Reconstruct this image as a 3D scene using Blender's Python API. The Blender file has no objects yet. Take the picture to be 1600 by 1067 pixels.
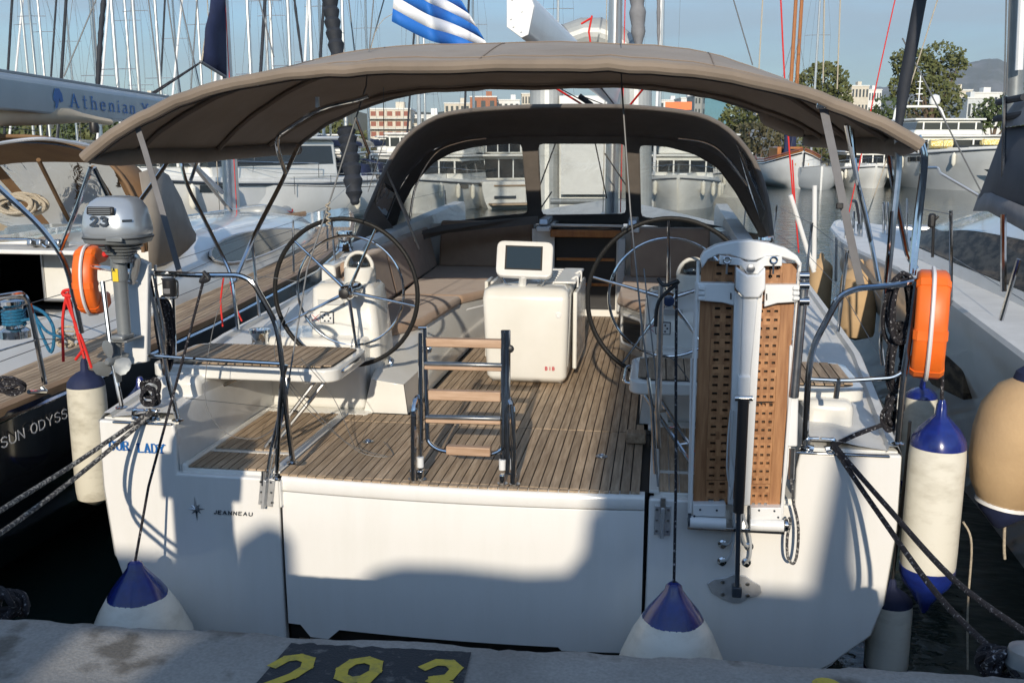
import bpy, bmesh, math, random
from mathutils import Vector as V, Matrix
from mathutils.geometry import tessellate_polygon
random.seed(7)
S = bpy.context.scene
COL = S.collection
R = math.radians
# ------------------------------------------------------------------ camera, sky, sun, exposure
FPX = 1530.0
PITCH, YAW = math.atan(308.5 / FPX), math.atan(235 / math.hypot(FPX, 308.5))
CAM = V((0.95, -5.0, 2.95))
CF = V((-math.sin(YAW) * math.cos(PITCH), math.cos(YAW) * math.cos(PITCH), -math.sin(PITCH)))
CR = V((math.cos(YAW), math.sin(YAW), 0))
CU = CR.cross(CF)
cd = bpy.data.cameras.new('camera'); cam = bpy.data.objects.new('camera', cd); COL.objects.link(cam)
cd.sensor_width = 36; cd.lens = FPX / 1600 * 36; cd.clip_start = 0.05; cd.clip_end = 20000
cam.matrix_world = Matrix(((CR.x, CU.x, -CF.x, CAM.x), (CR.y, CU.y, -CF.y, CAM.y), (CR.z, CU.z, -CF.z, CAM.z), (0, 0, 0, 1)))
S.camera = cam
SUN_EL = R(20.5)
w = bpy.data.worlds.new('World'); S.world = w; w.use_nodes = True
nt = w.node_tree; nt.nodes.clear()
out = nt.nodes.new('ShaderNodeOutputWorld'); bg = nt.nodes.new('ShaderNodeBackground')
sky = nt.nodes.new('ShaderNodeTexSky'); sky.sky_type = 'NISHITA'; sky.sun_disc = False
sky.sun_elevation = SUN_EL; sky.sun_rotation = R(177.5); sky.air_density = 1.2; sky.dust_density = .45; sky.ozone_density = 3.2
bg.inputs['Strength'].default_value = 0.15
tc = nt.nodes.new('ShaderNodeTexCoord'); mp = nt.nodes.new('ShaderNodeMapping'); mp.inputs['Scale'].default_value = (1.3, 1.3, 7)
mp.inputs['Rotation'].default_value = (R(4), R(-5), 0)
nz = nt.nodes.new('ShaderNodeTexNoise'); nz.inputs['Scale'].default_value = 1.9; nz.inputs['Detail'].default_value = 7; nz.inputs['Roughness'].default_value = .55; nz.inputs['Distortion'].default_value = .35
rp = nt.nodes.new('ShaderNodeValToRGB'); rp.color_ramp.elements[0].position = .36; rp.color_ramp.elements[1].position = .62
rp.color_ramp.elements[0].color = (0, 0, 0, 1); rp.color_ramp.elements[1].color = (.6, .6, .6, 1)
mx = nt.nodes.new('ShaderNodeMix'); mx.data_type = 'RGBA'; mx.inputs[7].default_value = (3.1, 3.5, 3.9, 1)
nt.links.new(tc.outputs['Generated'], mp.inputs[0]); nt.links.new(mp.outputs[0], nz.inputs[0]); nt.links.new(nz.outputs[0], rp.inputs[0])
nt.links.new(rp.outputs[0], mx.inputs[0]); tn = nt.nodes.new('ShaderNodeMix'); tn.data_type = 'RGBA'; tn.blend_type = 'MULTIPLY'; tn.inputs[0].default_value = 1; tn.inputs[7].default_value = (.72, .93, 1.10, 1)
nt.links.new(sky.outputs[0], tn.inputs[6]); nt.links.new(tn.outputs[2], mx.inputs[6]); nt.links.new(mx.outputs[2], bg.inputs[0]); nt.links.new(bg.outputs[0], out.inputs[0])
sl = bpy.data.lights.new('sun', 'SUN'); sl.energy = 3.7; sl.angle = R(.53); sl.color = (1, .885, .72)
sun = bpy.data.objects.new('sun', sl); COL.objects.link(sun); sun.location = (0, -30, 20)
SD = V((-.045, 1, -math.tan(SUN_EL))).normalized()
sun.rotation_euler = SD.to_track_quat('-Z', 'Y').to_euler()
S.view_settings.view_transform = 'Standard'; S.view_settings.look = 'None'; S.view_settings.gamma = 1
S.view_settings.exposure = 0.2; S.view_settings.use_curve_mapping = False
S.cycles.max_bounces = 7; S.cycles.transparent_max_bounces = 16; S.cycles.glossy_bounces = 4; S.cycles.caustics_reflective = False; S.cycles.caustics_refractive = False
S.cycles.use_denoising = True

# ------------------------------------------------------------------ helpers
def at(px, py, Y=None, Z=None, X=None, D=None):
    """a place in the world seen at pixel px,py of the 1600x1067 photograph, at a chosen real distance, height or offset"""
    d = CF + CR * ((px - 800) / FPX) - CU * ((py - 533.5) / FPX)
    if Y is not None: t = (Y - CAM.y) / d.y
    elif Z is not None: t = (Z - CAM.z) / d.z
    elif X is not None: t = (X - CAM.x) / d.x
    else: t = D
    return CAM + d * t
def onplane(px, py, p0, n):
    d = CF + CR * ((px - 800) / FPX) - CU * ((py - 533.5) / FPX)
    return CAM + d * ((V(p0) - CAM).dot(V(n)) / d.dot(V(n)))
def gnd(px, D, z=0.0):
    """ground place in pixel column px at distance D"""
    d = CF + CR * ((px - 800) / FPX) + CU * (308.5 / FPX)
    p = CAM + d * D; p.z = z; return p
def spline(pts, n=6):
    pts = [V(p) for p in pts]; o = []
    for i in range(len(pts) - 1):
        p0 = pts[max(i - 1, 0)]; p1 = pts[i]; p2 = pts[i + 1]; p3 = pts[min(i + 2, len(pts) - 1)]
        for k in range(n):
            t = k / n
            o.append(0.5 * ((2 * p1) + (p2 - p0) * t + (2 * p0 - 5 * p1 + 4 * p2 - p3) * t * t + (3 * p1 - p0 - 3 * p2 + p3) * t ** 3))
    o.append(pts[-1]); return o
def fillet(pts, r=.05, n=4):
    """polyline with rounded corners (bent tube)"""
    pts = [V(p) for p in pts]; o = [pts[0]]
    for i in range(1, len(pts) - 1):
        a, b, c = pts[i - 1], pts[i], pts[i + 1]
        ra = min(r, (a - b).length * .45, (c - b).length * .45)
        p = b + (a - b).normalized() * ra; q = b + (c - b).normalized() * ra
        for k in range(n + 1):
            t = k / n; o.append(p * (1 - t) ** 2 + b * 2 * t * (1 - t) + q * t * t)
    o.append(pts[-1]); return o
class MB:
    def __init__(s): s.v = []; s.f = []
    def add(s, vs, fs):
        b = len(s.v); s.v += [V(x) for x in vs]; s.f += [tuple(i + b for i in f) for f in fs]; return s
    def box(s, c, sz, rz=0, rx=0, ry=0):
        m = Matrix.Rotation(rz, 3, 'Z') @ Matrix.Rotation(ry, 3, 'Y') @ Matrix.Rotation(rx, 3, 'X')
        vs = [V(c) + m @ V((x * sz[0] / 2, y * sz[1] / 2, z * sz[2] / 2)) for x in (-1, 1) for y in (-1, 1) for z in (-1, 1)]
        return s.add(vs, [(0, 1, 3, 2), (4, 6, 7, 5), (0, 4, 5, 1), (2, 3, 7, 6), (0, 2, 6, 4), (1, 5, 7, 3)])
    def span(s, a, b):
        return s.box([(a[i] + b[i]) / 2 for i in range(3)], [abs(b[i] - a[i]) for i in range(3)])
    def prism(s, poly, vec):
        n = len(poly); vec = V(vec); poly = [V(p) for p in poly]
        return s.add(poly + [p + vec for p in poly], [tuple(range(n)), tuple(range(2 * n - 1, n - 1, -1))] + [(i, (i + 1) % n, n + (i + 1) % n, n + i) for i in range(n)])
    def holed(s, outer, holes, vec):
        """plate with holes, given thickness"""
        loops = [[V(p) for p in outer]] + [[V(p) for p in h] for h in holes]
        flat = [p for l in loops for p in l]; tri = tessellate_polygon(loops); n = len(flat); vec = V(vec)
        fs = [tuple(t) for t in tri] + [tuple(i + n for i in reversed(t)) for t in tri]
        b = 0
        for l in loops:
            m = len(l)
            for i in range(m): fs.append((b + i, b + (i + 1) % m, n + b + (i + 1) % m, n + b + i))
            b += m
        return s.add(flat + [p + vec for p in flat], fs)
    def tube(s, pts, r, n=8, closed=False):
        pts = [V(p) for p in pts]; m = len(pts); rr = r if isinstance(r, (list, tuple)) else [r] * m
        vs = []; up = None
        for i, p in enumerate(pts):
            a = pts[(i - 1) % m] if (closed or i) else p; b = pts[(i + 1) % m] if (closed or i < m - 1) else p
            d = (b - a); d = d.normalized() if d.length > 1e-9 else V((0, 0, 1))
            if up is None:
                up = d.cross(V((0, 0, 1)) if abs(d.z) < .9 else V((1, 0, 0))).normalized()
            up = (up - d * up.dot(d)); up = up.normalized() if up.length > 1e-6 else d.orthogonal().normalized()
            q = d.cross(up)
            for k in range(n):
                t = 2 * math.pi * k / n; vs.append(p + (up * math.cos(t) + q * math.sin(t)) * rr[i])
        fs = []
        for i in range(m if closed else m - 1):
            j = (i + 1) % m
            for k in range(n): fs.append((i * n + k, i * n + (k + 1) % n, j * n + (k + 1) % n, j * n + k))
        if not closed: fs += [tuple(range(n - 1, -1, -1)), tuple((m - 1) * n + k for k in range(n))]
        return s.add(vs, fs)
    def lathe(s, prof, c, axis='Z', n=20, q=None):
        vs = []; m = len(prof)
        for r, z in prof:
            for k in range(n):
                t = 2 * math.pi * k / n; a, b = r * math.cos(t), r * math.sin(t)
                p = {'Z': (a, b, z), 'Y': (a, z, b), 'X': (z, a, b)}[axis]
                p = V(p)
                if q: p = q @ p
                vs.append(V(c) + p)
        fs = [(i * n + k, i * n + (k + 1) % n, (i + 1) * n + (k + 1) % n, (i + 1) * n + k) for i in range(m - 1) for k in range(n)]
        fs += [tuple(range(n - 1, -1, -1)), tuple((m - 1) * n + k for k in range(n))]
        return s.add(vs, fs)
    def loft(s, rings, cap=True, closed=True):
        n = len(rings[0]); vs = [p for r in rings for p in r]; fs = []
        for i in range(len(rings) - 1):
            for k in range(n if closed else n - 1): fs.append((i * n + k, i * n + (k + 1) % n, (i + 1) * n + (k + 1) % n, (i + 1) * n + k))
        if cap and closed: fs += [tuple(range(n - 1, -1, -1)), tuple((len(rings) - 1) * n + k for k in range(n))]
        return s.add(vs, fs)
    def build(s, name, m, parent=None, bevel=0, solid=0, sub=0, ang=35, flat=False, seg=2, keepn=False):
        me = bpy.data.meshes.new(name); me.from_pydata([tuple(v) for v in s.v], [], s.f)
        if not keepn:
            bm = bmesh.new(); bm.from_mesh(me); bmesh.ops.recalc_face_normals(bm, faces=bm.faces); bm.to_mesh(me); bm.free()
        if not flat:
            me.polygons.foreach_set('use_smooth', [True] * len(me.polygons)); me.set_sharp_from_angle(angle=R(ang))
        me.materials.append(m); me.update()
        o = bpy.data.objects.new(name, me); COL.objects.link(o)
        if parent: o.parent = parent
        if solid: k = o.modifiers.new('s', 'SOLIDIFY'); k.thickness = solid; k.offset = 0
        if bevel: k = o.modifiers.new('b', 'BEVEL'); k.width = bevel; k.segments = seg; k.limit_method = 'ANGLE'; k.angle_limit = R(35); k.harden_normals = False
        if sub: k = o.modifiers.new('u', 'SUBSURF'); k.levels = sub; k.render_levels = sub
        return o
def tag(o, label=None, cat=None, group=None, kind=None):
    if label: o['label'] = label
    if cat: o['category'] = cat
    if group: o['group'] = group
    if kind: o['kind'] = kind
    return o
def thing(name, label, cat, loc=(0, 0, 0), rz=0, group=None):
    o = bpy.data.objects.new(name, None); o.empty_display_size = .2; COL.objects.link(o); o.location = loc; o.rotation_euler = (0, 0, rz)
    return tag(o, label, cat, group)
def sub(o, parent):
    o.parent = parent; return o
def cpy(o, parent, loc=None, rot=None):
    c = o.copy(); COL.objects.link(c); c.parent = parent
    if loc is not None: c.location = loc
    if rot is not None: c.rotation_euler = rot
    return c
KIDS = {}
def copy_tree(o, parent=None):
    c = o.copy(); COL.objects.link(c); c.parent = parent
    for ch in [x for x in bpy.data.objects if x.parent == o]: copy_tree(ch, c)
    return c
# ------------------------------------------------------------------ materials
def mat(name, col, rough=.5, metal=0, col2=None, nscale=8, bump=0, bscale=None, coat=0, stretch=(1, 1, 1), spec=.5, detail=5, rnd=0, lo=.35, hi=.65, alpha=1, trans=0, emit=0, sheen=0):
    m = bpy.data.materials.new(name); m.use_nodes = True; t = m.node_tree; b = t.nodes['Principled BSDF']
    b.inputs['Base Color'].default_value = (*col, 1); b.inputs['Roughness'].default_value = rough; b.inputs['Metallic'].default_value = metal
    b.inputs['Specular IOR Level'].default_value = spec; b.inputs['Coat Weight'].default_value = coat; b.inputs['Coat Roughness'].default_value = .06
    if sheen: b.inputs['Sheen Weight'].default_value = sheen
    if emit: b.inputs['Emission Color'].default_value = (*col, 1); b.inputs['Emission Strength'].default_value = emit
    tc = t.nodes.new('ShaderNodeTexCoord'); mp = t.nodes.new('ShaderNodeMapping'); mp.inputs['Scale'].default_value = stretch
    t.links.new(tc.outputs['Object'], mp.inputs[0]); src = None
    if col2 is not None:
        nz = t.nodes.new('ShaderNodeTexNoise'); nz.inputs['Scale'].default_value = nscale; nz.inputs['Detail'].default_value = detail; nz.inputs['Roughness'].default_value = .6
        t.links.new(mp.outputs[0], nz.inputs[0])
        rp = t.nodes.new('ShaderNodeValToRGB'); rp.color_ramp.elements[0].position = lo; rp.color_ramp.elements[1].position = hi
        rp.color_ramp.elements[0].color = (*col, 1); rp.color_ramp.elements[1].color = (*col2, 1)
        t.links.new(nz.outputs[0], rp.inputs[0]); src = rp.outputs[0]
        if rnd:
            oi = t.nodes.new('ShaderNodeObjectInfo'); mr = t.nodes.new('ShaderNodeMapRange'); mr.inputs[3].default_value = 1 - rnd; mr.inputs[4].default_value = 1 + rnd
            hs = t.nodes.new('ShaderNodeHueSaturation'); t.links.new(oi.outputs['Random'], mr.inputs[0]); t.links.new(mr.outputs[0], hs.inputs['Value']); t.links.new(src, hs.inputs['Color']); src = hs.outputs[0]
            ad = t.nodes.new('ShaderNodeVectorMath'); ad.operation = 'ADD'; cx = t.nodes.new('ShaderNodeCombineXYZ'); ml = t.nodes.new('ShaderNodeMath'); ml.operation = 'MULTIPLY'; ml.inputs[1].default_value = 37
            t.links.new(oi.outputs['Random'], ml.inputs[0]); t.links.new(ml.outputs[0], cx.inputs[1]); t.links.new(mp.outputs[0], ad.inputs[0]); t.links.new(cx.outputs[0], ad.inputs[1]); t.links.new(ad.outputs[0], nz.inputs[0])
        t.links.new(src, b.inputs['Base Color'])
    if bump:
        n2 = t.nodes.new('ShaderNodeTexNoise'); n2.inputs['Scale'].default_value = bscale or nscale * 3; n2.inputs['Detail'].default_value = 4
        bp = t.nodes.new('ShaderNodeBump'); bp.inputs['Strength'].default_value = bump; bp.inputs['Distance'].default_value = .02
        t.links.new(mp.outputs[0], n2.inputs[0]); t.links.new(n2.outputs[0], bp.inputs['Height']); t.links.new(bp.outputs[0], b.inputs['Normal'])
    return m
def clear(name, tint, gloss=.12, rough=.08, bump=.35, scale=6, haze=.12, streak=(1, 1, 1)):
    """clear vinyl: mostly see-through, wavy reflections, a little milky"""
    m = bpy.data.materials.new(name); m.use_nodes = True; t = m.node_tree; t.nodes.clear()
    o = t.nodes.new('ShaderNodeOutputMaterial'); tr = t.nodes.new('ShaderNodeBsdfTransparent'); tr.inputs[0].default_value = (*tint, 1)
    gl = t.nodes.new('ShaderNodeBsdfGlossy'); gl.inputs['Roughness'].default_value = rough; gl.inputs['Color'].default_value = (.9, .95, 1, 1)
    df = t.nodes.new('ShaderNodeBsdfDiffuse'); df.inputs[0].default_value = (.55, .55, .52, 1)
    tc = t.nodes.new('ShaderNodeTexCoord'); mp = t.nodes.new('ShaderNodeMapping'); mp.inputs['Scale'].default_value = streak
    nz = t.nodes.new('ShaderNodeTexNoise'); nz.inputs['Scale'].default_value = scale; nz.inputs['Detail'].default_value = 3; nz.inputs['Distortion'].default_value = 1.5
    bp = t.nodes.new('ShaderNodeBump'); bp.inputs['Strength'].default_value = bump; bp.inputs['Distance'].default_value = .04
    fr = t.nodes.new('ShaderNodeFresnel'); fr.inputs[0].default_value = 1.5
    ad = t.nodes.new('ShaderNodeMath'); ad.operation = 'ADD'; ad.inputs[1].default_value = gloss
    m1 = t.nodes.new('ShaderNodeMixShader'); m2 = t.nodes.new('ShaderNodeMixShader')
    rp = t.nodes.new('ShaderNodeMapRange'); rp.inputs[1].default_value = .45; rp.inputs[2].default_value = .75; rp.inputs[4].default_value = haze * 2.2; rp.inputs[3].default_value = haze * .4
    L = t.links.new
    L(tc.outputs['Object'], mp.inputs[0]); L(mp.outputs[0], nz.inputs[0]); L(nz.outputs[0], bp.inputs['Height']); L(bp.outputs[0], gl.inputs['Normal']); L(bp.outputs[0], fr.inputs['Normal'])
    L(nz.outputs[0], rp.inputs[0]); L(rp.outputs[0], m1.inputs[0]); L(tr.outputs[0], m1.inputs[1]); L(df.outputs[0], m1.inputs[2])
    L(fr.outputs[0], ad.inputs[0]); L(ad.outputs[0], m2.inputs[0]); L(m1.outputs[0], m2.inputs[1]); L(gl.outputs[0], m2.inputs[2]); L(m2.outputs[0], o.inputs[0])
    return m
K = {}
K['gel'] = mat('white gelcoat', (.76, .755, .72), .2, col2=(.66, .65, .60), nscale=2.2, coat=.6, lo=.42, hi=.85, detail=9, bump=.02, bscale=2)
K['gelt'] = mat('stern gelcoat with faint streaks', (.77, .765, .745), .17, col2=(.725, .72, .69), nscale=2.0, coat=.8, lo=.42, hi=.82, detail=10, stretch=(5, 5, .7), bump=.015, bscale=1.5)
K['gel2'] = mat('non-slip deck', (.74, .74, .72), .5, col2=(.66, .66, .64), nscale=5, bump=.15, bscale=180)
K['grey'] = mat('light grey gelcoat', (.55, .57, .58), .35, col2=(.48, .50, .51), nscale=2)
K['teak'] = mat('weathered teak', (.49, .375, .26), .7, col2=(.28, .20, .13), nscale=3.2, bump=.25, bscale=14, stretch=(14, 1, 14), rnd=.2, detail=8)
K['teakx'] = mat('weathered teak across', (.30, .235, .175), .7, col2=(.185, .14, .10), nscale=3.2, bump=.25, bscale=14, stretch=(1, 14, 14), rnd=.14, detail=8)
K['newteak'] = mat('oiled teak', (.43, .22, .10), .45, col2=(.25, .11, .045), nscale=2.6, bump=.12, bscale=9, stretch=(16, 16, 1.2), rnd=.12, detail=9)
K['rung'] = mat('pale teak rung', (.50, .34, .23), .5, col2=(.38, .24, .15), nscale=3, stretch=(1.5, 14, 14), bump=.1, rnd=.1)
K['steel'] = mat('polished stainless steel', (.66, .67, .68), .09, 1, col2=(.52, .53, .54), nscale=10)
K['dsteel'] = mat('dull stainless steel', (.5, .51, .52), .3, 1, col2=(.36, .37, .38), nscale=14)
K['wire'] = mat('steel wire', (.16, .165, .17), .5, .3)
K['alu'] = mat('anodised aluminium', (.58, .59, .60), .34, .75, col2=(.5, .51, .52), nscale=3)
K['white'] = mat('white painted metal', (.76, .77, .77), .3, col2=(.70, .71, .71), nscale=4, coat=.2)
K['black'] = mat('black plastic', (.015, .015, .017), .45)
K['caulk'] = mat('black caulking', (.012, .011, .01), .7)
K['blackleather'] = mat('black leather rim', (.012, .012, .012), .5, spec=.25, bump=.2, bscale=120)
K['taupe'] = mat('taupe canvas', (.245, .195, .15), .85, col2=(.185, .148, .115), nscale=2.2, detail=8, bump=.55, bscale=5, sheen=.15)
K['hood'] = mat('dark taupe canvas', (.14, .122, .108), .8, col2=(.11, .096, .085), nscale=4, bump=.2, bscale=3, sheen=.1)
K['lining'] = mat('canvas underside', (.27, .215, .17), .9, col2=(.23, .18, .14), nscale=3, bump=.15, bscale=2.5)
K['cush'] = mat('taupe cushion fabric', (.36, .25, .175), .9, col2=(.31, .21, .15), nscale=6, bump=.25, bscale=5, sheen=.2)
K['brown'] = mat('brown canvas', (.20, .12, .06), .85, col2=(.16, .09, .045), nscale=4, bump=.1, bscale=4)
K['beigesail'] = mat('beige sail cover', (.62, .53, .40), .8, col2=(.52, .44, .33), nscale=2, bump=.3, bscale=3)
K['navy'] = mat('navy canvas', (.012, .022, .075), .75, col2=(.008, .014, .05), nscale=5, bump=.3, bscale=4)
K['dnavy'] = mat('black-blue canvas', (.02, .024, .034), .75, col2=(.012, .015, .022), nscale=5, bump=.3, bscale=4)
K['grayfab'] = mat('grey canvas', (.20, .20, .21), .8, col2=(.15, .15, .16), nscale=4, bump=.2, bscale=4)
K['vinyl'] = clear('clear vinyl', (.90, .91, .90), haze=.05, bump=.22, gloss=.06, scale=3)
K['vinyl2'] = clear('wrinkled clear vinyl', (.8, .8, .78), haze=.14, bump=.35, scale=4, gloss=.12)
K['glass'] = mat('dark tinted glass', (.02, .024, .028), .06, coat=.5)
K['brglass'] = mat('brown window with painted reflections', (.15, .115, .08), .4, spec=.1, col2=(.03, .024, .018), nscale=5, stretch=(1, 1, 3), detail=9, lo=.42, hi=.58)  # dark mottling paints reflections into the brown glass
K['plate'] = mat('brushed steel plate', (.66, .67, .68), .38, .55, col2=(.5, .51, .52), nscale=12)
K['encl'] = mat('dark enclosure canvas', (.05, .056, .072), .75, col2=(.04, .045, .058), nscale=4, bump=.2, bscale=3)
K['screen'] = mat('chart plotter screen', (.03, .05, .075), .12, coat=.5)
K['orange'] = mat('orange foam cover', (.85, .17, .02), .45, col2=(.78, .13, .015), nscale=4, bump=.15, bscale=6)
K['fwhite'] = mat('scuffed white fender vinyl', (.72, .70, .62), .33, col2=(.47, .44, .36), nscale=4.5, detail=10, bump=.06, lo=.5, hi=.82, stretch=(1, 1, 2.2))
K['fdirty'] = mat('dirty white fender vinyl', (.62, .59, .49), .45, col2=(.36, .33, .25), nscale=5, lo=.48, hi=.75, stretch=(1, 1, 2), detail=8)
K['fblue'] = mat('blue fender end', (.012, .03, .22), .25, col2=(.01, .018, .12), nscale=9, coat=.4)
K['fbeige'] = mat('beige fender cover', (.52, .36, .20), .85, col2=(.44, .30, .165), nscale=3, bump=.1, bscale=60)
K['bluetxt'] = mat('blue lettering', (.012, .12, .38), .4)
K['dktxt'] = mat('dark lettering', (.035, .045, .06), .35)
K['silver'] = mat('silver lettering', (.6, .62, .64), .3, .6)
K['whtxt'] = mat('white lettering', (.7, .7, .7), .5)
K['red'] = mat('red line', (.62, .02, .015), .6)
K['redtxt'] = mat('red lettering', (.45, .02, .04), .5)
K['bluerope'] = mat('teal blue rope', (.01, .16, .30), .75, col2=(.01, .09, .18), nscale=60, bump=.5, bscale=150)
K['rope'] = mat('black braided rope', (.014, .013, .018), .85, col2=(.42, .42, .44), nscale=70, lo=.60, hi=.72, detail=2, bump=.6, bscale=160)
K['mixrope'] = mat('grey flecked rope', (.05, .05, .055), .85, col2=(.40, .39, .36), nscale=60, lo=.50, hi=.6, detail=2, bump=.6, bscale=150)
K['wrope'] = mat('cream rope', (.52, .46, .36), .85, col2=(.36, .31, .24), nscale=80, bump=.5, bscale=150)
K['darkhull'] = mat('black-blue glossy hull', (.008, .010, .014), .1, coat=.8)
K['teakdk'] = mat('varnished toe rail', (.33, .22, .13), .5, col2=(.22, .14, .08), nscale=4, stretch=(14, 1, 14))
K['cowl'] = mat('silver outboard cowl', (.50, .54, .58), .3, .5, col2=(.44, .48, .52), nscale=3, coat=.5)
K['motor'] = mat('grey outboard leg', (.24, .26, .27), .4, .3, col2=(.2, .215, .225), nscale=8)
K['yellow'] = mat('yellow sticker', (.75, .55, .03), .5)
K['concrete'] = None
K['cream'] = mat('cream render', (.60, .55, .46), .85, col2=(.52, .47, .39), nscale=.6)
K['wallwhite'] = mat('white render', (.72, .72, .70), .85, col2=(.64, .64, .62), nscale=.6)
K['shutter'] = mat('red brown shutter', (.26, .09, .06), .7)
K['terracotta'] = mat('terracotta tiles', (.36, .15, .08), .8, col2=(.28, .11, .06), nscale=3)
K['blueglass'] = mat('blue curtain glass', (.10, .22, .30), .1, .4, coat=.3)
K['win'] = mat('window glass', (.05, .06, .07), .15)
K['leaf'] = mat('olive foliage', (.085, .10, .028), .7, col2=(.12, .125, .045), nscale=1.2)
K['leaf2'] = mat('dark foliage', (.050, .075, .024), .7, col2=(.080, .105, .035), nscale=1.2)
K['leaf3'] = mat('brownish foliage', (.105, .090, .045), .75, col2=(.075, .070, .032), nscale=1.0)
K['bark'] = mat('bark', (.14, .10, .07), .9, col2=(.09, .065, .045), nscale=4, bump=.4)
K['varnish'] = mat('varnished spar', (.40, .15, .035), .3, col2=(.30, .10, .025), nscale=3, stretch=(8, 8, 1), coat=.4)
K['hullw'] = mat('white hull', (.68, .69, .68), .3, col2=(.60, .61, .60), nscale=.8)
K['hullg'] = mat('pale grey hull', (.50, .52, .53), .28, col2=(.44, .46, .47), nscale=.8, coat=.3)
K['hullb'] = mat('dark blue hull', (.02, .04, .10), .25, coat=.3)
K['pipe'] = mat('grey painted pipe', (.42, .43, .42), .45, .2, col2=(.34, .35, .34), nscale=2.5, detail=8)
K['cushy'] = mat('yellow patterned cushion', (.62, .42, .05), .8, col2=(.75, .70, .45), nscale=14, lo=.45, hi=.55)
K['antifoul'] = mat('antifouling', (.02, .03, .04), .7)
# ------------------------------------------------------------------ lettering built from strokes
GL = {
 'O': [[(0,.5),(.06,.82),(.26,1),(.44,1),(.64,.82),(.7,.5),(.64,.18),(.44,0),(.26,0),(.06,.18),(0,.5)]],
 'U': [[(0,1),(0,.3),(.1,.08),(.3,0),(.4,0),(.6,.08),(.7,.3),(.7,1)]],
 'R': [[(0,0),(0,1),(.4,1),(.62,.9),(.62,.62),(.4,.52),(0,.52)],[(.35,.52),(.7,0)]],
 'L': [[(0,1),(0,0),(.6,0)]], 'A': [[(0,0),(.36,1),(.72,0)],[(.13,.34),(.59,.34)]],
 'D': [[(0,0),(0,1),(.35,1),(.62,.82),(.7,.5),(.62,.18),(.35,0),(0,0)]], 'Y': [[(0,1),(.35,.48),(.7,1)],[(.35,.48),(.35,0)]],
 'S': [[(.62,.85),(.42,1),(.2,1),(.03,.85),(.05,.64),(.3,.53),(.55,.42),(.63,.2),(.45,0),(.2,0),(0,.15)]],
 'N': [[(0,0),(0,1),(.65,0),(.65,1)]], 'E': [[(.58,1),(0,1),(0,0),(.58,0)],[(0,.52),(.48,.52)]],
 'J': [[(.4,1),(.4,.2),(.28,0),(.12,0),(0,.16)]], 'I': [[(.1,0),(.1,1)]],
 'B': [[(0,0),(0,1),(.4,1),(.58,.88),(.56,.62),(.4,.54),(0,.54)],[(.4,.54),(.62,.42),(.62,.14),(.42,0),(0,0)]],
 '2': [[(.02,.74),(.12,.94),(.32,1),(.54,.94),(.62,.74),(.52,.5),(0,0),(.68,0)]],
 '9': [[(.62,.7),(.5,.5),(.3,.44),(.1,.52),(.02,.72),(.1,.92),(.32,1),(.54,.92),(.63,.7),(.58,.35),(.42,.08),(.12,0)]],
 '3': [[(.03,.84),(.18,1),(.42,1),(.6,.86),(.56,.62),(.3,.54)],[(.3,.54),(.6,.44),(.66,.2),(.48,.02),(.2,0),(0,.16)]],
 't': [[(.18,.95),(.18,.12),(.3,0),(.42,.05)],[(0,.66),(.4,.66)]], 'h': [[(0,0),(0,1)],[(0,.5),(.2,.68),(.42,.6),(.45,.4),(.45,0)]],
 'e': [[(0,.36),(.5,.36),(.44,.6),(.24,.68),(.06,.56),(0,.34),(.08,.08),(.28,0),(.5,.1)]], 'n': [[(0,0),(0,.66)],[(0,.46),(.2,.68),(.4,.62),(.45,.4),(.45,0)]],
 'i': [[(.05,0),(.05,.66)],[(.05,.86),(.05,.93)]], 'a': [[(.05,.58),(.22,.68),(.42,.6),(.44,.4),(.44,0)],[(.44,.38),(.14,.34),(0,.18),(.1,.01),(.28,.02),(.44,.16)]],
 'c': [[(.46,.55),(.26,.68),(.06,.55),(0,.33),(.08,.08),(.28,0),(.46,.1)]], 's': [[(.38,.58),(.2,.68),(.03,.56),(.08,.4),(.32,.3),(.4,.14),(.24,0),(.02,.08)]],
}
def letters(text, org, xd, yd, h, stroke, m, name, parent, wf=1.0, gap=.26, serif=0, depth=.003):
    org, xd, yd = V(org), V(xd).normalized(), V(yd).normalized(); nn = xd.cross(yd); x = 0
    for ch in text:
        if ch == ' ': x += .55 * wf; continue
        mb = MB(); mxx = 0
        ends = []
        k_ = 0
        for ln in GL[ch]:
            for i in range(len(ln) - 1):
                k_ += 1
                a = V((ln[i][0] * wf, ln[i][1], 0)); b = V((ln[i + 1][0] * wf, ln[i + 1][1], 0)); d = (b - a).normalized() * stroke * .3; q = V((-d.y, d.x, 0)).normalized() * stroke * .5
                if serif and abs(d.y) < abs(d.x): q *= .6
                mb.prism([((x + p.x) * h, p.y * h, k_ * .00012) for p in (a - d - q, b + d - q, b + d + q, a - d + q)], (0, 0, depth))
            if serif:
                for e in (ln[0], ln[-1]):
                    if (e[1] > .97 or e[1] < .03) and ln[0] != ln[-1] and ch not in 'OSJ2': ends.append(e)
            mxx = max(mxx, max(p[0] for p in ln) * wf)
        for e in ends:
            w = stroke * 1.15; y0 = e[1] - (.0 if e[1] < .5 else .1)
            mb.prism([((x + e[0] * wf + dx) * h, (y0 + dy) * h, .0026) for dx, dy in ((-w, 0), (w, 0), (w, .1), (-w, .1))], (0, 0, depth))
        mb.v = [org + xd * p.x + yd * p.y + nn * p.z for p in mb.v]
        mb.build(name, m, parent, flat=True); x += mxx + gap * wf
    return x * h
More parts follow.
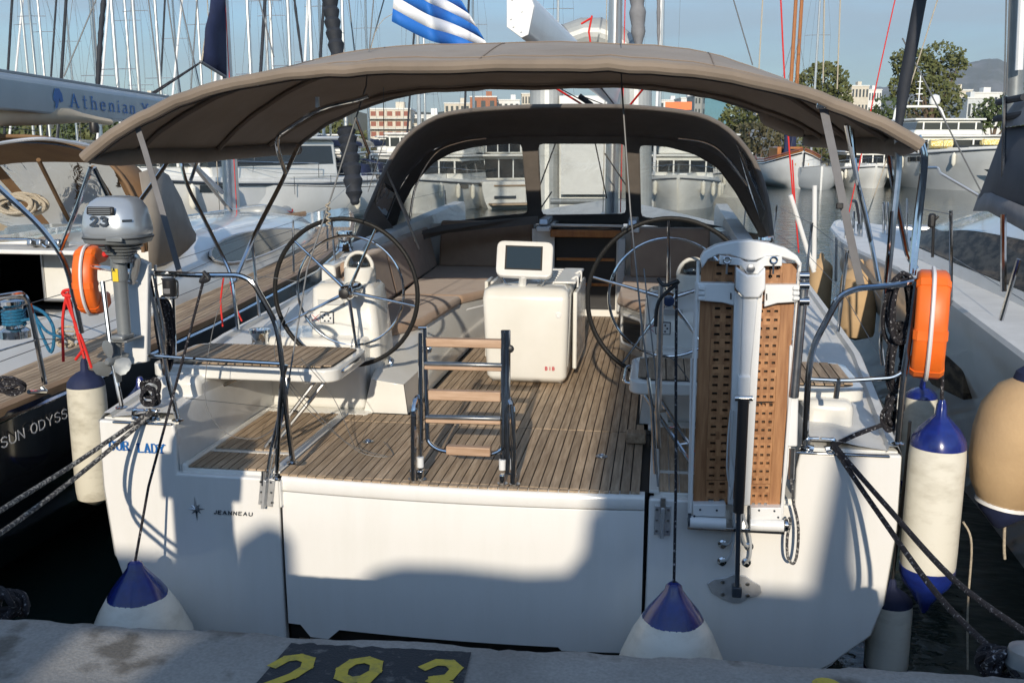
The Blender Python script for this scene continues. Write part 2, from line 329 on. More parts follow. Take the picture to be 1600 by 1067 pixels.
# ------------------------------------------------------------------ the setting
def water_mat():
    m = mat('harbour water', (.010, .022, .020), .04, spec=.5); t = m.node_tree; b = t.nodes['Principled BSDF']
    b.inputs['IOR'].default_value = 1.33; tc = t.nodes.new('ShaderNodeTexCoord'); L = t.links.new
    mp = t.nodes.new('ShaderNodeMapping'); mp.inputs['Scale'].default_value = (.9, 1.5, 1)
    n1 = t.nodes.new('ShaderNodeTexNoise'); n1.inputs['Scale'].default_value = 1.6; n1.inputs['Detail'].default_value = 3
    n2 = t.nodes.new('ShaderNodeTexNoise'); n2.inputs['Scale'].default_value = 5.5; n2.inputs['Detail'].default_value = 4
    b1 = t.nodes.new('ShaderNodeBump'); b1.inputs['Strength'].default_value = .35; b1.inputs['Distance'].default_value = .10
    b2 = t.nodes.new('ShaderNodeBump'); b2.inputs['Strength'].default_value = .3; b2.inputs['Distance'].default_value = .03
    L(tc.outputs['Object'], mp.inputs[0]); L(mp.outputs[0], n1.inputs[0]); L(mp.outputs[0], n2.inputs[0])
    L(n1.outputs[0], b1.inputs['Height']); L(n2.outputs[0], b2.inputs['Height']); L(b1.outputs[0], b2.inputs['Normal']); L(b2.outputs[0], b.inputs['Normal'])
    return m
tag(MB().add([(-4000, -40, 0), (8000, -40, 0), (8000, 9000, 0), (-4000, 9000, 0)], [(0, 1, 2, 3)]).build('water', water_mat(), flat=True), kind='structure')
def concrete(nm, c1, c2, c3):
    m = mat(nm, c1, .9, col2=c2, nscale=2.5, detail=10, lo=.3, hi=.7); t = m.node_tree; b = t.nodes['Principled BSDF']; L = t.links.new
    tc = t.nodes.new('ShaderNodeTexCoord'); n1 = t.nodes.new('ShaderNodeTexNoise'); n1.inputs['Scale'].default_value = 90; n1.inputs['Detail'].default_value = 5
    v1 = t.nodes.new('ShaderNodeTexNoise'); v1.inputs['Scale'].default_value = 5; v1.inputs['Detail'].default_value = 9
    r1 = t.nodes.new('ShaderNodeValToRGB'); r1.color_ramp.elements[0].position = .56; r1.color_ramp.elements[1].position = .66; mxn = t.nodes.new('ShaderNodeMix'); mxn.data_type = 'RGBA'
    r2 = t.nodes.new('ShaderNodeValToRGB'); r2.color_ramp.elements[0].position = .3; r2.color_ramp.elements[1].position = .75; r2.color_ramp.elements[0].color = (.82, .82, .82, 1); r2.color_ramp.elements[1].color = (1.12, 1.12, 1.12, 1)
    mu = t.nodes.new('ShaderNodeMix'); mu.data_type = 'RGBA'; mu.blend_type = 'MULTIPLY'; mu.inputs[0].default_value = 1
    src = b.inputs['Base Color'].links[0].from_socket
    L(tc.outputs['Object'], v1.inputs[0]); L(tc.outputs['Object'], n1.inputs[0]); L(v1.outputs[0], r1.inputs[0]); L(r1.outputs[0], mxn.inputs[0]); L(src, mxn.inputs[6]); mxn.inputs[7].default_value = (*c3, 1)
    L(n1.outputs[0], r2.inputs[0]); L(mxn.outputs[2], mu.inputs[6]); L(r2.outputs[0], mu.inputs[7]); L(mu.outputs[2], b.inputs['Base Color'])
    bp = t.nodes.new('ShaderNodeBump'); bp.inputs['Strength'].default_value = .35; bp.inputs['Distance'].default_value = .008; L(n1.outputs[0], bp.inputs['Height']); L(bp.outputs[0], b.inputs['Normal'])
    return m
K['concrete'] = concrete('weathered quay concrete', (.225, .215, .20), (.33, .32, .30), (.13, .12, .105))
QZ = 1.33
from mathutils import noise
def edge_y(x): return -2.08 + .035 * x + .022 * noise.noise((x * 3.1, 0, 0)) + .012 * noise.noise((x * 11, 3, 0)) + .010 * noise.noise((x * 37, 5, 0))
mb = MB(); n = 420; xs = [-6 + 13 * i / n for i in range(n + 1)]
rows = []
for x in [-60] + xs + [60]:
    e = edge_y(x if abs(x) < 7 else 0) if abs(x) < 7 else -2.08 + .035 * x * .2
    c = .018 + .012 * noise.noise((x * 9, 8, 1))
    rows.append([(x, -34, QZ), (x, -2.75, QZ), (x, e - .10, QZ + .003 * noise.noise((x * 6, 1, 1))), (x, e - c, QZ - .004), (x, e, QZ - .022), (x, e + .03 * noise.noise((x * 5, 2, 2)), QZ - .3), (x, e + .02, -1.5)])
mb.loft(rows, cap=False, closed=False); quay = tag(mb.build('quay', K['concrete'], ang=70), kind='structure')
# berth number painted on the quay
bm_ = thing('berth_number', 'worn black paint patch with yellow number 293 on the quay edge', 'painted number', (0, 0, QZ + .004))
pc = [at(452, 1008, Z=QZ), at(600, 1014, Z=QZ), at(747, 1022, Z=QZ)]
top = []
for i in range(41):
    t = i / 40; p = V((-.215 + .60 * t, -2.165 + .03 * t, 0)) ; p.y += .012 * noise.noise((t * 14, 0, 4)) + .006 * noise.noise((t * 50, 2, 4)); top.append(p)
K['blackpaint'] = mat('worn black paint', (.020, .025, .032), .75, col2=(.17, .165, .155), nscale=16, detail=12, lo=.56, hi=.72, bump=.3, bscale=120)
K['yellowpaint'] = mat('worn yellow paint', (.52, .40, .05), .7, col2=(.30, .25, .07), nscale=24, detail=12, lo=.5, hi=.68, bump=.3, bscale=120)
bb = [V((.415, -2.62, 0)), V((-.245, -2.66, 0))]
MB().prism([*top, *bb], (0, 0, .001)).build('black_patch', K['blackpaint'], bm_, flat=True)
for ch, px, py in (('2', 384, 1086), ('9', 497, 1091), ('3', 626, 1096)):
    p = at(px, py, Z=QZ); p.z = .003
    letters(ch, p, (1, .045, 0), (.12, 1, 0), .225, .17, K['yellowpaint'], 'digit', bm_, wf=.78, depth=.001)
    # two strokes of the same digit overlap flush: lift is inside letters
tag(MB().lathe([(.045, 0), (.04, .002)], at(1292, 1070, Z=QZ + .003), n=14).build('yellow_paint_spot', K['yellowpaint']), 'small yellow paint spot at the very edge of the quay', 'paint mark')
# unseen building and post added behind the camera, shaped to shade hull and quay
kb = 12.5; OY = -kb
def src(hx, hz, k=kb): return (hx + .045 * k, hz + .374 * k)
prof = [(-40, .60), (-2.6, .60), (-1.85, .60), (-1.75, .60), (-1.44, .60), (-1.42, .70), (-1.34, .76), (-1.24, .83), (-1.14, .82), (-1.06, .74), (-1.05, .38), (-.74, .38), (-.68, .50), (-.58, .59), (-.42, .64), (-.1, .65), (.28, .63), (.50, .655), (.56, .74), (.60, .78), (.61, 1.0), (.70, 1.02), (.72, 1.12), (.80, 1.14), (.82, 2.75), (1.37, 2.75), (1.44, .63), (1.84, .63), (1.88, .80), (1.90, 1.6), (1.99, 1.6), (2.01, .80), (2.06, .63), (40, .63)]  # roofline traced back along the sun from the wanted hull shadows
pl = [V((src(x, z)[0], OY, src(x, z)[1])) for x, z in prof]
pl = [V((pl[0].x, OY, QZ))] + pl + [V((pl[-1].x, OY, QZ))]
K['caster'] = mat('grey stone wall', (.16, .17, .19), .9, col2=(.12, .13, .15), nscale=1.5)
hb = thing('shadow_building', 'unseen stepped building added behind the quay to cast shadows on the hull', 'building', (0, OY, QZ))
mbb = MB().prism([p - V((0, OY, QZ)) for p in pl], (0, -4, 0)); mbb.build('wall', K['caster'], hb, flat=True)
for i in range(9):
    f = MB().box((-16 + i * 4, .03, 1.7), (1.3, .06, 1.4)).build('window', K['wallwhite'], hb); MB().box((-16 + i * 4, .075, 1.7), (1.1, .03, 1.2)).build('pane', K['win'], f)
def pedestal(x, y, h, label, wd=.36):  # unseen post with box, added for the T-shaped shadow on the stern
    t = thing('shadow_pedestal', label, 'shadow caster', (x, y, QZ))
    MB().box((0, 0, h * .42), (wd, .26, h * .84)).build('body', K['white'], t, bevel=.02)
    MB().box((0, 0, h * .78), (wd * 1.35, .3, h * .14)).build('socket_box', K['grey'], t, bevel=.015)
    MB().lathe([(wd * .5, 0), (wd * .46, h * .1), (.02, h * .15)], (0, 0, h * .85), n=16).build('lamp_cap', K['white'], t)
pedestal(-1.60 + .045 * 3.3, -3.3, 1.27, 'unseen white pedestal added on the quay to shade the left stern panel')
# photographer-side bollards
def bollard(x, y, label):
    return tag(MB().lathe([(.16, 0), (.15, .04), (.10, .07), (.095, .26), (.17, .31), (.18, .36), (.14, .42), (.02, .44)], (x, y, QZ), n=20).build('mooring_bollard', K['motor']), label, 'bollard')
# ------------------------------------------------------------------ land, hills, trees, buildings
land = MB()
land.prism([(-400, 84, 0), (1200, 84, 0), (1200, 5000, 0), (-1600, 5000, 0), (-400, 300, 0)], (0, 0, 1.3))
K['earth'] = mat('dry ground', (.16, .14, .10), .9, col2=(.10, .10, .06), nscale=.1)
tag(land.build('ground', K['earth'], flat=True), kind='structure')
def ridge(name, pts, D, depth, m, hgt=0):
    tops = spline([at(x, y, D=D) for x, y in pts], 8); rows = []
    for i, p in enumerate(tops):
        d = (p - CAM); d.z = 0; d.normalize(); r = []
        for k in range(9):
            t = k / 8; q = p - d * depth * (1 - t) ; z = 1 + (p.z - 1) * (t ** .8); jig = noise.noise((i * .35, k * .8, 3)) * 22 * math.sin(t * math.pi) + noise.noise((i * .9, k * 2.1, 7)) * 8 * t
            r.append((q.x, q.y, z + jig))
        r.append((p.x + d.x * 2500, p.y + d.y * 2500, 1)); rows.append(r)
    return tag(MB().loft(rows, cap=False, closed=False).build(name, m, ang=60), kind='structure')
K['hill'] = mat('scrub hillside', (.13, .135, .10), .95, col2=(.25, .24, .22), nscale=.004, detail=12, lo=.48, hi=.62)
ridge('hills', [(1330, 150), (1375, 139), (1420, 126), (1460, 112), (1500, 102), (1530, 95), (1556, 92), (1585, 99), (1640, 88), (1720, 96), (1900, 80)], 6500, 2600, K['hill'])
ridge('hills', [(1150, 150), (1250, 146), (1340, 140), (1375, 136), (1420, 142), (1500, 155)], 9000, 1500, K['hill'])
ridge('hills', [(-400, 205), (-100, 196), (100, 190), (300, 186), (560, 178), (800, 178), (1000, 185), (1150, 190)], 900, 500, K['leaf3'])
def crown(mb, c, rr, n, size, rng):
    for _ in range(n):
        a, b = rng.random() * 2 * math.pi, math.acos(rng.uniform(-1, 1)); q = rng.uniform(.55, 1.0) ** .5
        d = V((math.cos(a) * math.sin(b), math.sin(a) * math.sin(b), math.cos(b)))
        p = c + V((d.x * rr[0], d.y * rr[0], d.z * rr[1])) * q * (1 + .22 * noise.noise(d * 2.5 + c))
        s = size * rng.uniform(.6, 1.3); u = V((rng.uniform(-1, 1), rng.uniform(-1, 1), rng.uniform(-1, 1))).normalized(); w_ = u.orthogonal().normalized()
        x = u * s * .6; y = w_ * s * .5
        mb.add([p - x, p - y * .8, p + x, p + y], [(0, 1, 2, 3)])
def tree(name, label, blobs, D, leafm, size, dens=1, group=None, trunkx=None, seed=1, spread=1):
    """blobs: px,py,rx,ry in photograph pixels, given real distance D"""
    rng = random.Random(seed); k = D / FPX; x0 = trunkx or blobs[0][0]
    base = gnd(x0, D, 1.3); t = thing(name, label, 'tree', base, 0, group); mb = MB(); tr = MB()
    tops = []
    for i, (x, y, rx, ry) in enumerate(blobs):
        c = at(x, y, D=D) - base; c += V((0, rng.uniform(-.3, .3) * rx * k, 0))
        n = int(dens * 5.0 * (rx * ry * k * k) / (size * size) * 2.2) + 30
        n = min(n, 3600)
        crown(mb, c, (rx * k, ry * k), n, size, rng); tops.append(c)
    mb.build('crown', leafm, t, flat=True, keepn=True)
    h = max(c.z for c in tops); r = .035 * h + .08
    tr.tube([(0, 0, 0), (.1 * r, 0, h * .3), (r * .5, 0, h * .62)], [r, r * .75, r * .45], 8)
    for c in tops: tr.tube(spline([(0.1 * r, 0, h * .3), c * .55 + V((0, 0, h * .12)), c], 3), [r * .42, r * .36, r * .3, r * .24, r * .2, r * .12, r * .06], 6)
    tr.build('trunk', K['bark'], t)
    return t
G = 'trees along the far shore'
tree('tree', 'tall olive green eucalyptus with ragged crown behind the white motor yacht', [(1440, 120, 30, 30), (1432, 110, 34, 34), (1470, 88, 34, 22), (1415, 95, 24, 20), (1448, 150, 44, 38), (1490, 105, 24, 20), (1500, 98, 12, 8), (1478, 160, 30, 30), (1405, 140, 16, 22)], 105, K['leaf'], .42, 1.5, G, 1450, 3)
tree('tree', 'olive green tree rising behind the two varnished masts', [(1283, 130, 40, 28), (1262, 140, 24, 26), (1305, 150, 24, 32), (1285, 165, 44, 34), (1290, 108, 24, 12), (1300, 190, 44, 30)], 100, K['leaf'], .38, 1.5, G, 1285, 4)
tree('tree', 'round bushy green tree right of the blue glass building', [(1165, 180, 36, 28), (1192, 176, 34, 26), (1145, 192, 24, 22), (1215, 190, 30, 26)], 98, K['leaf'], .42, 1.4, G, 1168, 5)
tree('tree', 'wide brownish tree low beside the round green one', [(1175, 215, 32, 24), (1205, 222, 30, 28), (1155, 235, 22, 30), (1225, 240, 26, 26)], 94, K['leaf3'], .36, 1.5, G, 1190, 6)
tree('tree', 'bushy dark green tree left of the motor yacht wheelhouse', [(1385, 172, 22, 22), (1368, 190, 18, 22), (1396, 192, 18, 20)], 96, K['leaf2'], .42, 1.4, G, 1380, 7)
tree('tree', 'small dark green tree near the right edge below the mountain', [(1545, 172, 24, 18), (1560, 180, 26, 20), (1530, 190, 18, 16), (1590, 165, 30, 36)], 98, K['leaf2'], .42, 1.4, G, 1550, 8)
tree('tree', 'low shrubby tree behind the old wooden boat', [(1300, 225, 46, 32), (1345, 222, 40, 34), (1255, 232, 34, 28)], 92, K['leaf'], .36, 1.2, G, 1300, 9)
tree('tree', 'low brownish tree left of the anchored motor yacht', [(1385, 235, 34, 32), (1420, 215, 34, 36)], 92, K['leaf3'], .36, 1.3, G, 1390, 19)
tree('tree', 'leafy green tree left of the balcony block', [(505, 225, 28, 34), (530, 215, 26, 28), (555, 235, 30, 34), (480, 245, 22, 28)], 105, K['leaf'], .5, 1.2, G, 525, 10)
tree('tree', 'brownish green tree in front of the balcony block', [(600, 245, 26, 26), (640, 252, 34, 28), (575, 262, 24, 20)], 100, K['leaf3'], .45, 1.2, G, 610, 11)
tree('tree', 'spreading olive tree right of the balcony block', [(690, 222, 30, 24), (720, 215, 36, 26), (665, 235, 26, 26), (755, 225, 30, 28)], 110, K['leaf3'], .5, 1.1, G, 700, 12)
tree('tree', 'green tree seen through the left sprayhood window', [(800, 225, 40, 30), (760, 235, 34, 24), (840, 220, 30, 30)], 112, K['leaf'], .5, 1.0, G, 800, 13)
for i, (x, s) in enumerate(((-20, 1.1), (22, .9), (62, 1.0), (105, .85), (140, 1), (185, .9))):
    tree('hedge_tree', ['clipped green tree at the left edge under the beige sail cover', 'second green tree from the left edge under the beige cover', 'green tree under the middle of the beige sail cover', 'green tree under the tip of the beige sail cover', 'green tree just left of the bimini corner', 'green tree hidden mostly by the bimini corner'][i], [(x, 205, 24 * s, 16 * s), (x + 12, 214, 22, 15)], 100, K['leaf2'] if i % 2 else K['leaf'], .42, 1.2, 'row of trees at far left', x, 30 + i)
for i, (x, y) in enumerate(((330, 222), (385, 228), (430, 220), (895, 225), (950, 222), (1040, 215), (1090, 222))):
    tree('tree', ['green tree behind the left bimini struts', 'olive tree left of the bent grab tube', 'dark tree right of the bent grab tube', 'green tree behind the big grey pipe', 'dark tree behind the yacht mast', 'olive tree seen through the right sprayhood window', 'green tree behind the right edge of the sprayhood'][i], [(x, y, 30, 24), (x + 24, y + 8, 26, 20)], 100, [K['leaf'], K['leaf3'], K['leaf2']][i % 3], .45, 1.1, G, x, 50 + i)
# buildings: px extents at distance
def block(name, label, x0, x1, ytop, D, wallm, floors, cols, roof=None, balc=False, winm=None, depth=14, cat='building', ybot=235, shut=None, rot=0):
    k = D / FPX; a, b = gnd(x0, D, 1.3), gnd(x1, D, 1.3); W = (b - a).length; H = at((x0 + x1) / 2, ytop, D=D).z - 1.3
    ang = math.atan2(b.y - a.y, b.x - a.x) + rot; c = (a + b) / 2; t = thing(name, label, cat, c, ang)
    MB().box((0, depth / 2, H / 2), (W, depth, H)).build('wall', wallm, t, flat=True)
    fh = H / floors; cw = W / cols
    wm = MB().box((0, -.02, 0), (cw * .5, .16, fh * .5)).build('window', winm or K['win'], t, flat=True); first = True
    for f in range(floors):
        for q in range(cols):
            o = wm if first else wm.copy()
            if not first: COL.objects.link(o); o.parent = t
            first = False
            o.location = (-W / 2 + cw * (q + .5), 0, fh * (f + .55))
            if shut and (f + q * 3) % 5 < 3: o.data = shut_mesh(cw, fh, shut)
        if balc:
            MB().box((0, -.75, fh * (f + .12)), (W * 1.02, 1.5, fh * .07)).build('balcony', K['wallwhite'], t, flat=True)
            MB().box((0, -1.5, fh * (f + .26)), (W * 1.02, .06, fh * .2)).build('balcony_rail', K['cream'], t, flat=True)
    if roof: MB().prism([(-W / 2 - .4, -.5, H), (W / 2 + .4, -.5, H), (W / 2, depth / 2, H + depth * .18), (-W / 2, depth / 2, H + depth * .18)], (0, 0, .3)).build('roof', roof, t, flat=True)
    else: MB().box((0, depth / 2, H + .2), (W + .4, depth + .4, .4)).build('roof', K['wallwhite'], t, flat=True)
    MB().box((W * .2, depth / 2, H + 1.2), (W * .22, 3, 2)).build('roof_hut', wallm, t, flat=True)
    return t
_sm = {}
def shut_mesh(cw, fh, m):
    k = (round(cw, 2), round(fh, 2), m.name)
    if k not in _sm:
        o = MB().box((0, -.03, 0), (cw * .62, .18, fh * .56)).build('tmp', m, None, flat=True); _sm[k] = o.data; bpy.data.objects.remove(o)
    return _sm[k]
sh = K['shutter']
block('apartment_block', 'cream apartment block with wrap-round balconies and red shutters behind the masts', 578, 642, 172, 260, K['cream'], 4, 5, balc=True, shut=sh, ybot=235)
block('apartment_block', 'cream block with balconies beside the red shuttered one', 645, 690, 182, 265, K['wallwhite'], 3, 4, balc=True)
block('apartment_block', 'low house with terracotta coloured top floor over the sprayhood', 735, 776, 153, 330, K['terracotta'], 3, 3, balc=True)
block('apartment_block', 'pale low block with a flat roof right of the terracotta one', 778, 812, 158, 340, K['wallwhite'], 3, 4)
block('apartment_block', 'long pale block stepping down left of the terracotta one', 695, 735, 163, 345, K['cream'], 4, 5)
for i, (x0, x1, y, L) in enumerate(((212, 240, 150, 'cream block left of the blue sail pennant'), (243, 262, 156, 'small pale block second from the boom end'), (268, 305, 153, 'long pale block above the bimini edge left of the tall mast'), (405, 470, 190, 'pale block behind the bimini struts'), (815, 838, 148, 'small white tower block left of the grey pipe'), (1030, 1062, 158, 'white flat-roofed block right of the grey pipe'), (1325, 1352, 136, 'white stepped block right of the masts tree'), (1352, 1372, 142, 'low white block beside the stepped block'), (1308, 1326, 146, 'small cream block at the foot of the tree'))):
    block('distant_block', L, x0, x1, y, 420, K['cream'] if i % 2 == 0 else K['wallwhite'], 4, 5)
block('office_building', 'pale building with an orange band over the right of the sprayhood', 1062, 1086, 155, 330, K['wallwhite'], 3, 3)
t = block('glass_office', 'blue glass office building right of the sprayhood top', 1099, 1137, 150, 300, K['blueglass'], 5, 5, winm=K['blueglass'])
t = block('glass_office', 'dark grey side wing of the blue glass office', 1083, 1098, 151, 305, K['motor'], 5, 3)
block('villa', 'cream villa with flat overhanging roof right of the eucalyptus', 1488, 1512, 143, 300, K['cream'], 2, 3)
block('villa', 'white terraced house below the mountain', 1512, 1562, 147, 320, K['wallwhite'], 3, 6)
block('villa', 'grey sided hall at the foot of the mountain', 1506, 1535, 155, 280, K['grey'], 2, 4)
tag(MB().box(tuple(at(1060, 166, D=300)), (8, 2, 2.4)).build('orange_awning', K['orange']), 'orange awning on the pale building above the sprayhood', 'awning')
# ------------------------------------------------------------------ the white sailing yacht
Y = thing('sailing_yacht', 'large white sailing yacht with teak cockpit, twin wheels and taupe bimini, stern to the quay', 'sailing yacht')
SZ = 1.13   # cockpit sole
gel, teak = K['gel'], K['teak']
# hull shell
st = [(0.0, 2.20, 1.40, .46, 1.93), (.6, 2.26, 1.43, .45, 1.97), (2, 2.38, 1.48, .44, 2.05), (5, 2.46, 1.56, .4, 2.05), (8, 2.33, 1.64, .4, 1.9), (11, 1.75, 1.72, .4, 1.3), (13.3, .8, 1.8, .4, .5), (14.6, .06, 1.86, .4, .04)]
def hull_ring(y, hb, sh, cz, cb):
    pts = [(-hb, y, sh), (-hb + .0, y, sh - .04), (-hb - .005, y, sh - .4), (-hb + .03, y, cz + .12), (-cb - (hb - cb) * .45, y, cz - .06), (-cb, y, .22), (-cb * .8, y, -.1), (-cb * .3, y, -.4), (0, y, -.5)]
    return [V(p) for p in pts] + [V((-p[0], p[1], p[2])) for p in reversed(pts[:-1])]
mb = MB(); mb.loft([hull_ring(*s) for s in st], cap=False, closed=False); mb.build('hull', gel, Y, ang=50)
# stern face: two quarter panels around the folding door
def zp(x, z, y=0): return V((x, y, z))
Lq = [zp(-2.2, 1.40), zp(-1.745, 1.39), zp(-1.735, 1.30), zp(-1.745, 1.10), zp(-1.135, 1.10), zp(-1.135, .08), zp(-1.7, .05), zp(-1.93, .22), zp(-2.12, .40), zp(-2.17, .58), zp(-2.205, 1.0)]
Rq = [zp(2.2, 1.40), zp(1.70, 1.39), zp(1.685, 1.30), zp(1.69, 1.10), zp(.935, 1.10), zp(.925, .08), zp(1.65, .03), zp(1.93, .22), zp(2.12, .40), zp(2.17, .58), zp(2.205, 1.0)]
MB().prism(Lq, (0, .06, 0)).build('stern_panel', K['gelt'], Y, bevel=.012, seg=3)
MB().prism(Rq, (0, .06, 0)).build('stern_panel', K['gelt'], Y, bevel=.012, seg=3)
MB().prism([zp(-1.13, 1.09, .07), zp(.93, 1.09, .07), zp(.93, 0, .07), zp(-1.13, 0, .07)], (0, .02, 0)).build('door_gap_shade', K['caulk'], Y)  # black backing stands for the shade in the gap round the door
dr = thing('transom_door', None, None); dr.parent = Y
dl = [zp(-1.115, 1.112, -.01), zp(-.6, 1.112, -.035), zp(-.1, 1.112, -.045), zp(.4, 1.112, -.035), zp(.912, 1.112, -.01), zp(.912, 1.035, -.01), zp(.4, 1.035, -.035), zp(-.1, 1.035, -.045), zp(-.6, 1.035, -.035), zp(-1.115, 1.035, -.01)]
def panel(poly, t=.05): return MB().prism(poly, (0, t, 0))
mb = MB()
# curved door made as a grid: slight aft bulge, ledge seam near the top
def dy(x): return -.05 * (1 - ((x + .1) / 1.02) ** 2) - .004
xs = [-1.115 + i * (.912 + 1.115) / 24 for i in range(25)]
rows = [[(x, dy(x) + .07, 1.118), (x, dy(x) + .012, 1.118), (x, dy(x), 1.108), (x, dy(x) - .002, 1.045), (x, dy(x) + .002, 1.036)] for x in xs]
mb.loft(rows, cap=False, closed=False); mb.build('door_top_rail', K['gelt'], dr, ang=60)
def bot(x):
    if x < -1.10: return .215
    if x < -1.04: return .215
    if x < -.98: return .215 - .07 * (x + 1.04) / .06
    if x < -.87: return .145
    if x < -.80: return .145 + .065 * (x + .87) / .07
    return .21 if x < .47 else .21 - .02
xs2 = sorted(set(xs + [-1.04, -.98, -.87, -.80, .46, .48]))
rows = [[(x, dy(x) + .02, 1.031), (x, dy(x) + .004, 1.029), (x, dy(x) + .001, 1.02), (x, dy(x) - .004, .8), (x, dy(x) - .002, .5), (x, dy(x) + .004, bot(x) + .01), (x, dy(x) + .05, bot(x))] for x in xs2]
MB().loft(rows, cap=False, closed=False).build('door_skin', K['gelt'], dr, ang=60)
MB().span((-1.115, -.04, .95), (-1.108, .06, 1.1)).build('door_edge', gel, dr)
K['teaksh'] = K['teak']
for i in range(30):
    x = -1.08 + i * .065
    MB().span((x, -.06, .085), (x + .058, .1, .10)).build('platform_plank', teak, dr, flat=True)
# ---- decks
dk = MB()
def strip(a, b, za, zb, y0, y1, zz=None): dk.add([(a[0], y0, za), (b[0], y0, zb), (b[1], y1, zb), (a[1], y1, za)], [(0, 1, 2, 3)])
for s in (-1, 1):
    rows = []
    for y in [0.03, .6, 1.2, 2, 3.5, 5, 6.5, 8]:
        hb = 2.2 + .12 * min(y, 2) / 2 * 1.5 + max(0, y - 2) * .026 - max(0, y - 5) * .07; hb = min(hb, 2.45); sh = 1.40 + .04 * y if y < 2 else 1.48 + .027 * (y - 2)
        inn = 1.757 if y < 1.5 else 1.66; bump = 0 if y < 2.2 else min(.5, (y - 2.2) * .5)
        zc = sh + bump * .75 * (1 if y > 2.2 else 0)
        rows.append([(s * hb, y, sh), (s * (hb - .02), y, sh + .035), (s * (hb - .06), y, sh + .035), (s * (hb - .075), y, sh + .004), (s * (inn + .38), y, sh + .012), (s * (inn + .24), y, sh + .03 + bump * .7), (s * (inn + .14), y, sh + .05 + bump), (s * inn, y, sh + .05 + bump), (s * (inn - .02), y, sh + bump), (s * (inn - .02), y, 1.1)])
    MB().loft(rows, cap=False, closed=False).build('side_deck', K['gel2'], Y, ang=30)
    MB().span((s * 2.18, .03, 1.385), (s * 1.72, .05, 1.40)).build('quarter_edge', gel, Y, bevel=.004)
MB().prism([(-2.3, 8, 1.66), (2.3, 8, 1.66), (1.8, 11, 1.74), (.8, 13.3, 1.82), (0, 14.6, 1.88), (-.8, 13.3, 1.82), (-1.8, 11, 1.74)], (0, 0, -.03)).build('foredeck', K['gel2'], Y)
MB().loft([[V((s * w_, y, 1.58)) if k == 0 else V((s * w_ * .93, y, 2.02 - (y - 5.5) * .055)) for s, k in ((-1, 0), (-1, 1), (1, 1), (1, 0))] for y, w_ in ((6.05, 1.75), (7.5, 1.65), (9.5, 1.35), (11.5, .8))]).build('coachroof', gel, Y, bevel=.06, seg=3)
MB().loft([[(-1.8, y, 0), (1.8, y, 0), (1.8, y, .02), (-1.8, y, .02)] for y in (0.2, 5.4)]).build('bilge_floor', K['caulk'], Y)
MB().span((-.36, 5.465, 1.99), (1.74, 6.04, 2.05)).build('cabin_top', gel, Y, bevel=.01)
# floor base under the planks
MB().prism([(-1.13, .055, SZ - .012), (.93, .055, SZ - .012), (.93, 1.2, SZ - .012), (.86, 1.3, SZ - .012), (.80, 5.45, SZ - .012), (-.72, 5.45, SZ - .012), (-.72, 1.3, SZ - .012), (-1.13, 1.3, SZ - .012)], (0, 0, -.03)).build('sole_base', K['caulk'], Y)
for s in (-1, 1):
    MB().span((s * 1.740, .045, 1.36), (s * 2.19, .9, 1.407)).build('quarter_deck', K['gel2'], Y, bevel=.004)
    MB().span((s * 1.72, 1.25, 1.0), (s * .95 - .04, 2.3, 1.135)).build('cockpit_plinth', gel, Y, bevel=.02)
# ---- teak planks, each one a piece
sole = thing('cockpit_sole', None, None); sole.parent = Y
pw = .0545
_pl = {}
def plank(par, x, y0, y1, z, w=pw - .007, t=.01, along='Y', name='plank', m=None):
    key = (round(y1 - y0, 2), round(w, 4), along, name)
    if key not in _pl:
        L_ = y1 - y0
        o = (MB().span((0, 0, -t), (w, L_, 0)) if along == 'Y' else MB().span((0, 0, -t), (L_, w, 0))).build(name, m or teak, par, flat=True); _pl[key] = o
    else: o = cpy(_pl[key], par)
    o.location = (x, y0, z) if along == 'Y' else (y0, x, z)
    return o
nx = int((.925 + 1.13) / pw)
for i in range(nx):
    x = -1.125 + i * pw
    y0 = dy(x + .02) + .06 if True else 0
    plank(sole, x, .012, 1.105, SZ)
    if -.70 <= x and x + pw <= .84: plank(sole, x, 1.12, 5.4, SZ)
    else: plank(sole, x, 1.12, 1.30, SZ)
for i in range(nx): plank(sole, -1.125 + i * pw, dy(-1.1 + i * pw) + .012, .009, SZ - .0005, name='edge_plank')
MB().span((-1.13, 1.105, SZ - .01), (.93, 1.112, SZ - .003)).build('hatch_seam', K['caulk'], sole)
# quarter steps with planks and white margins
for s, x0, x1 in ((-1, -1.72, -1.20), (1, .99, 1.66)):
    qs = thing('quarter_step', None, None); qs.parent = Y
    MB().span((x0 - .03, .05, SZ - .05), (x1 + .05, 1.35, SZ - .010)).build('step_base', gel, qs, bevel=.006)
    k = 0; x = x0
    while x + pw < x1 + .03: plank(qs, x, .06, .34, SZ + .001); plank(qs, x, .42, 1.32, SZ + .001); x += pw
    MB().span((x1 + .0, .34, SZ - .01), (x0 - .0, .36, SZ + .004)).build('step_margin', gel, qs)
    # side of the well
    MB().span((s * 1.70, .04, SZ - .05), (s * 1.737, 1.5, SZ + .02)).build('well_fillet', gel, Y, bevel=.015, seg=3)
    # moulded forward face of the step well and locker under the seat
    MB().box((s * 1.35 - .05, 1.62, 1.38), (.72, .5, .5)).build('locker', gel, Y, bevel=.04, seg=3)
    # big rounded quarter boxes
    MB().loft([[V((xx, yy, z)) for xx, yy in ((s * 1.76, .35), (s * 2.02, .33), (s * 2.06, .95), (s * 1.74, 1.0))] for z in (1.4, 1.58)]).build('quarter_box', gel, Y, bevel=.05, seg=4)
MB().span((-1.195, .03, SZ - .01), (-1.135, 1.3, SZ + .006)).build('gutter', gel, Y, bevel=.003)
MB().span((.935, .03, SZ - .01), (.985, 1.3, SZ + .006)).build('gutter', gel, Y, bevel=.003)
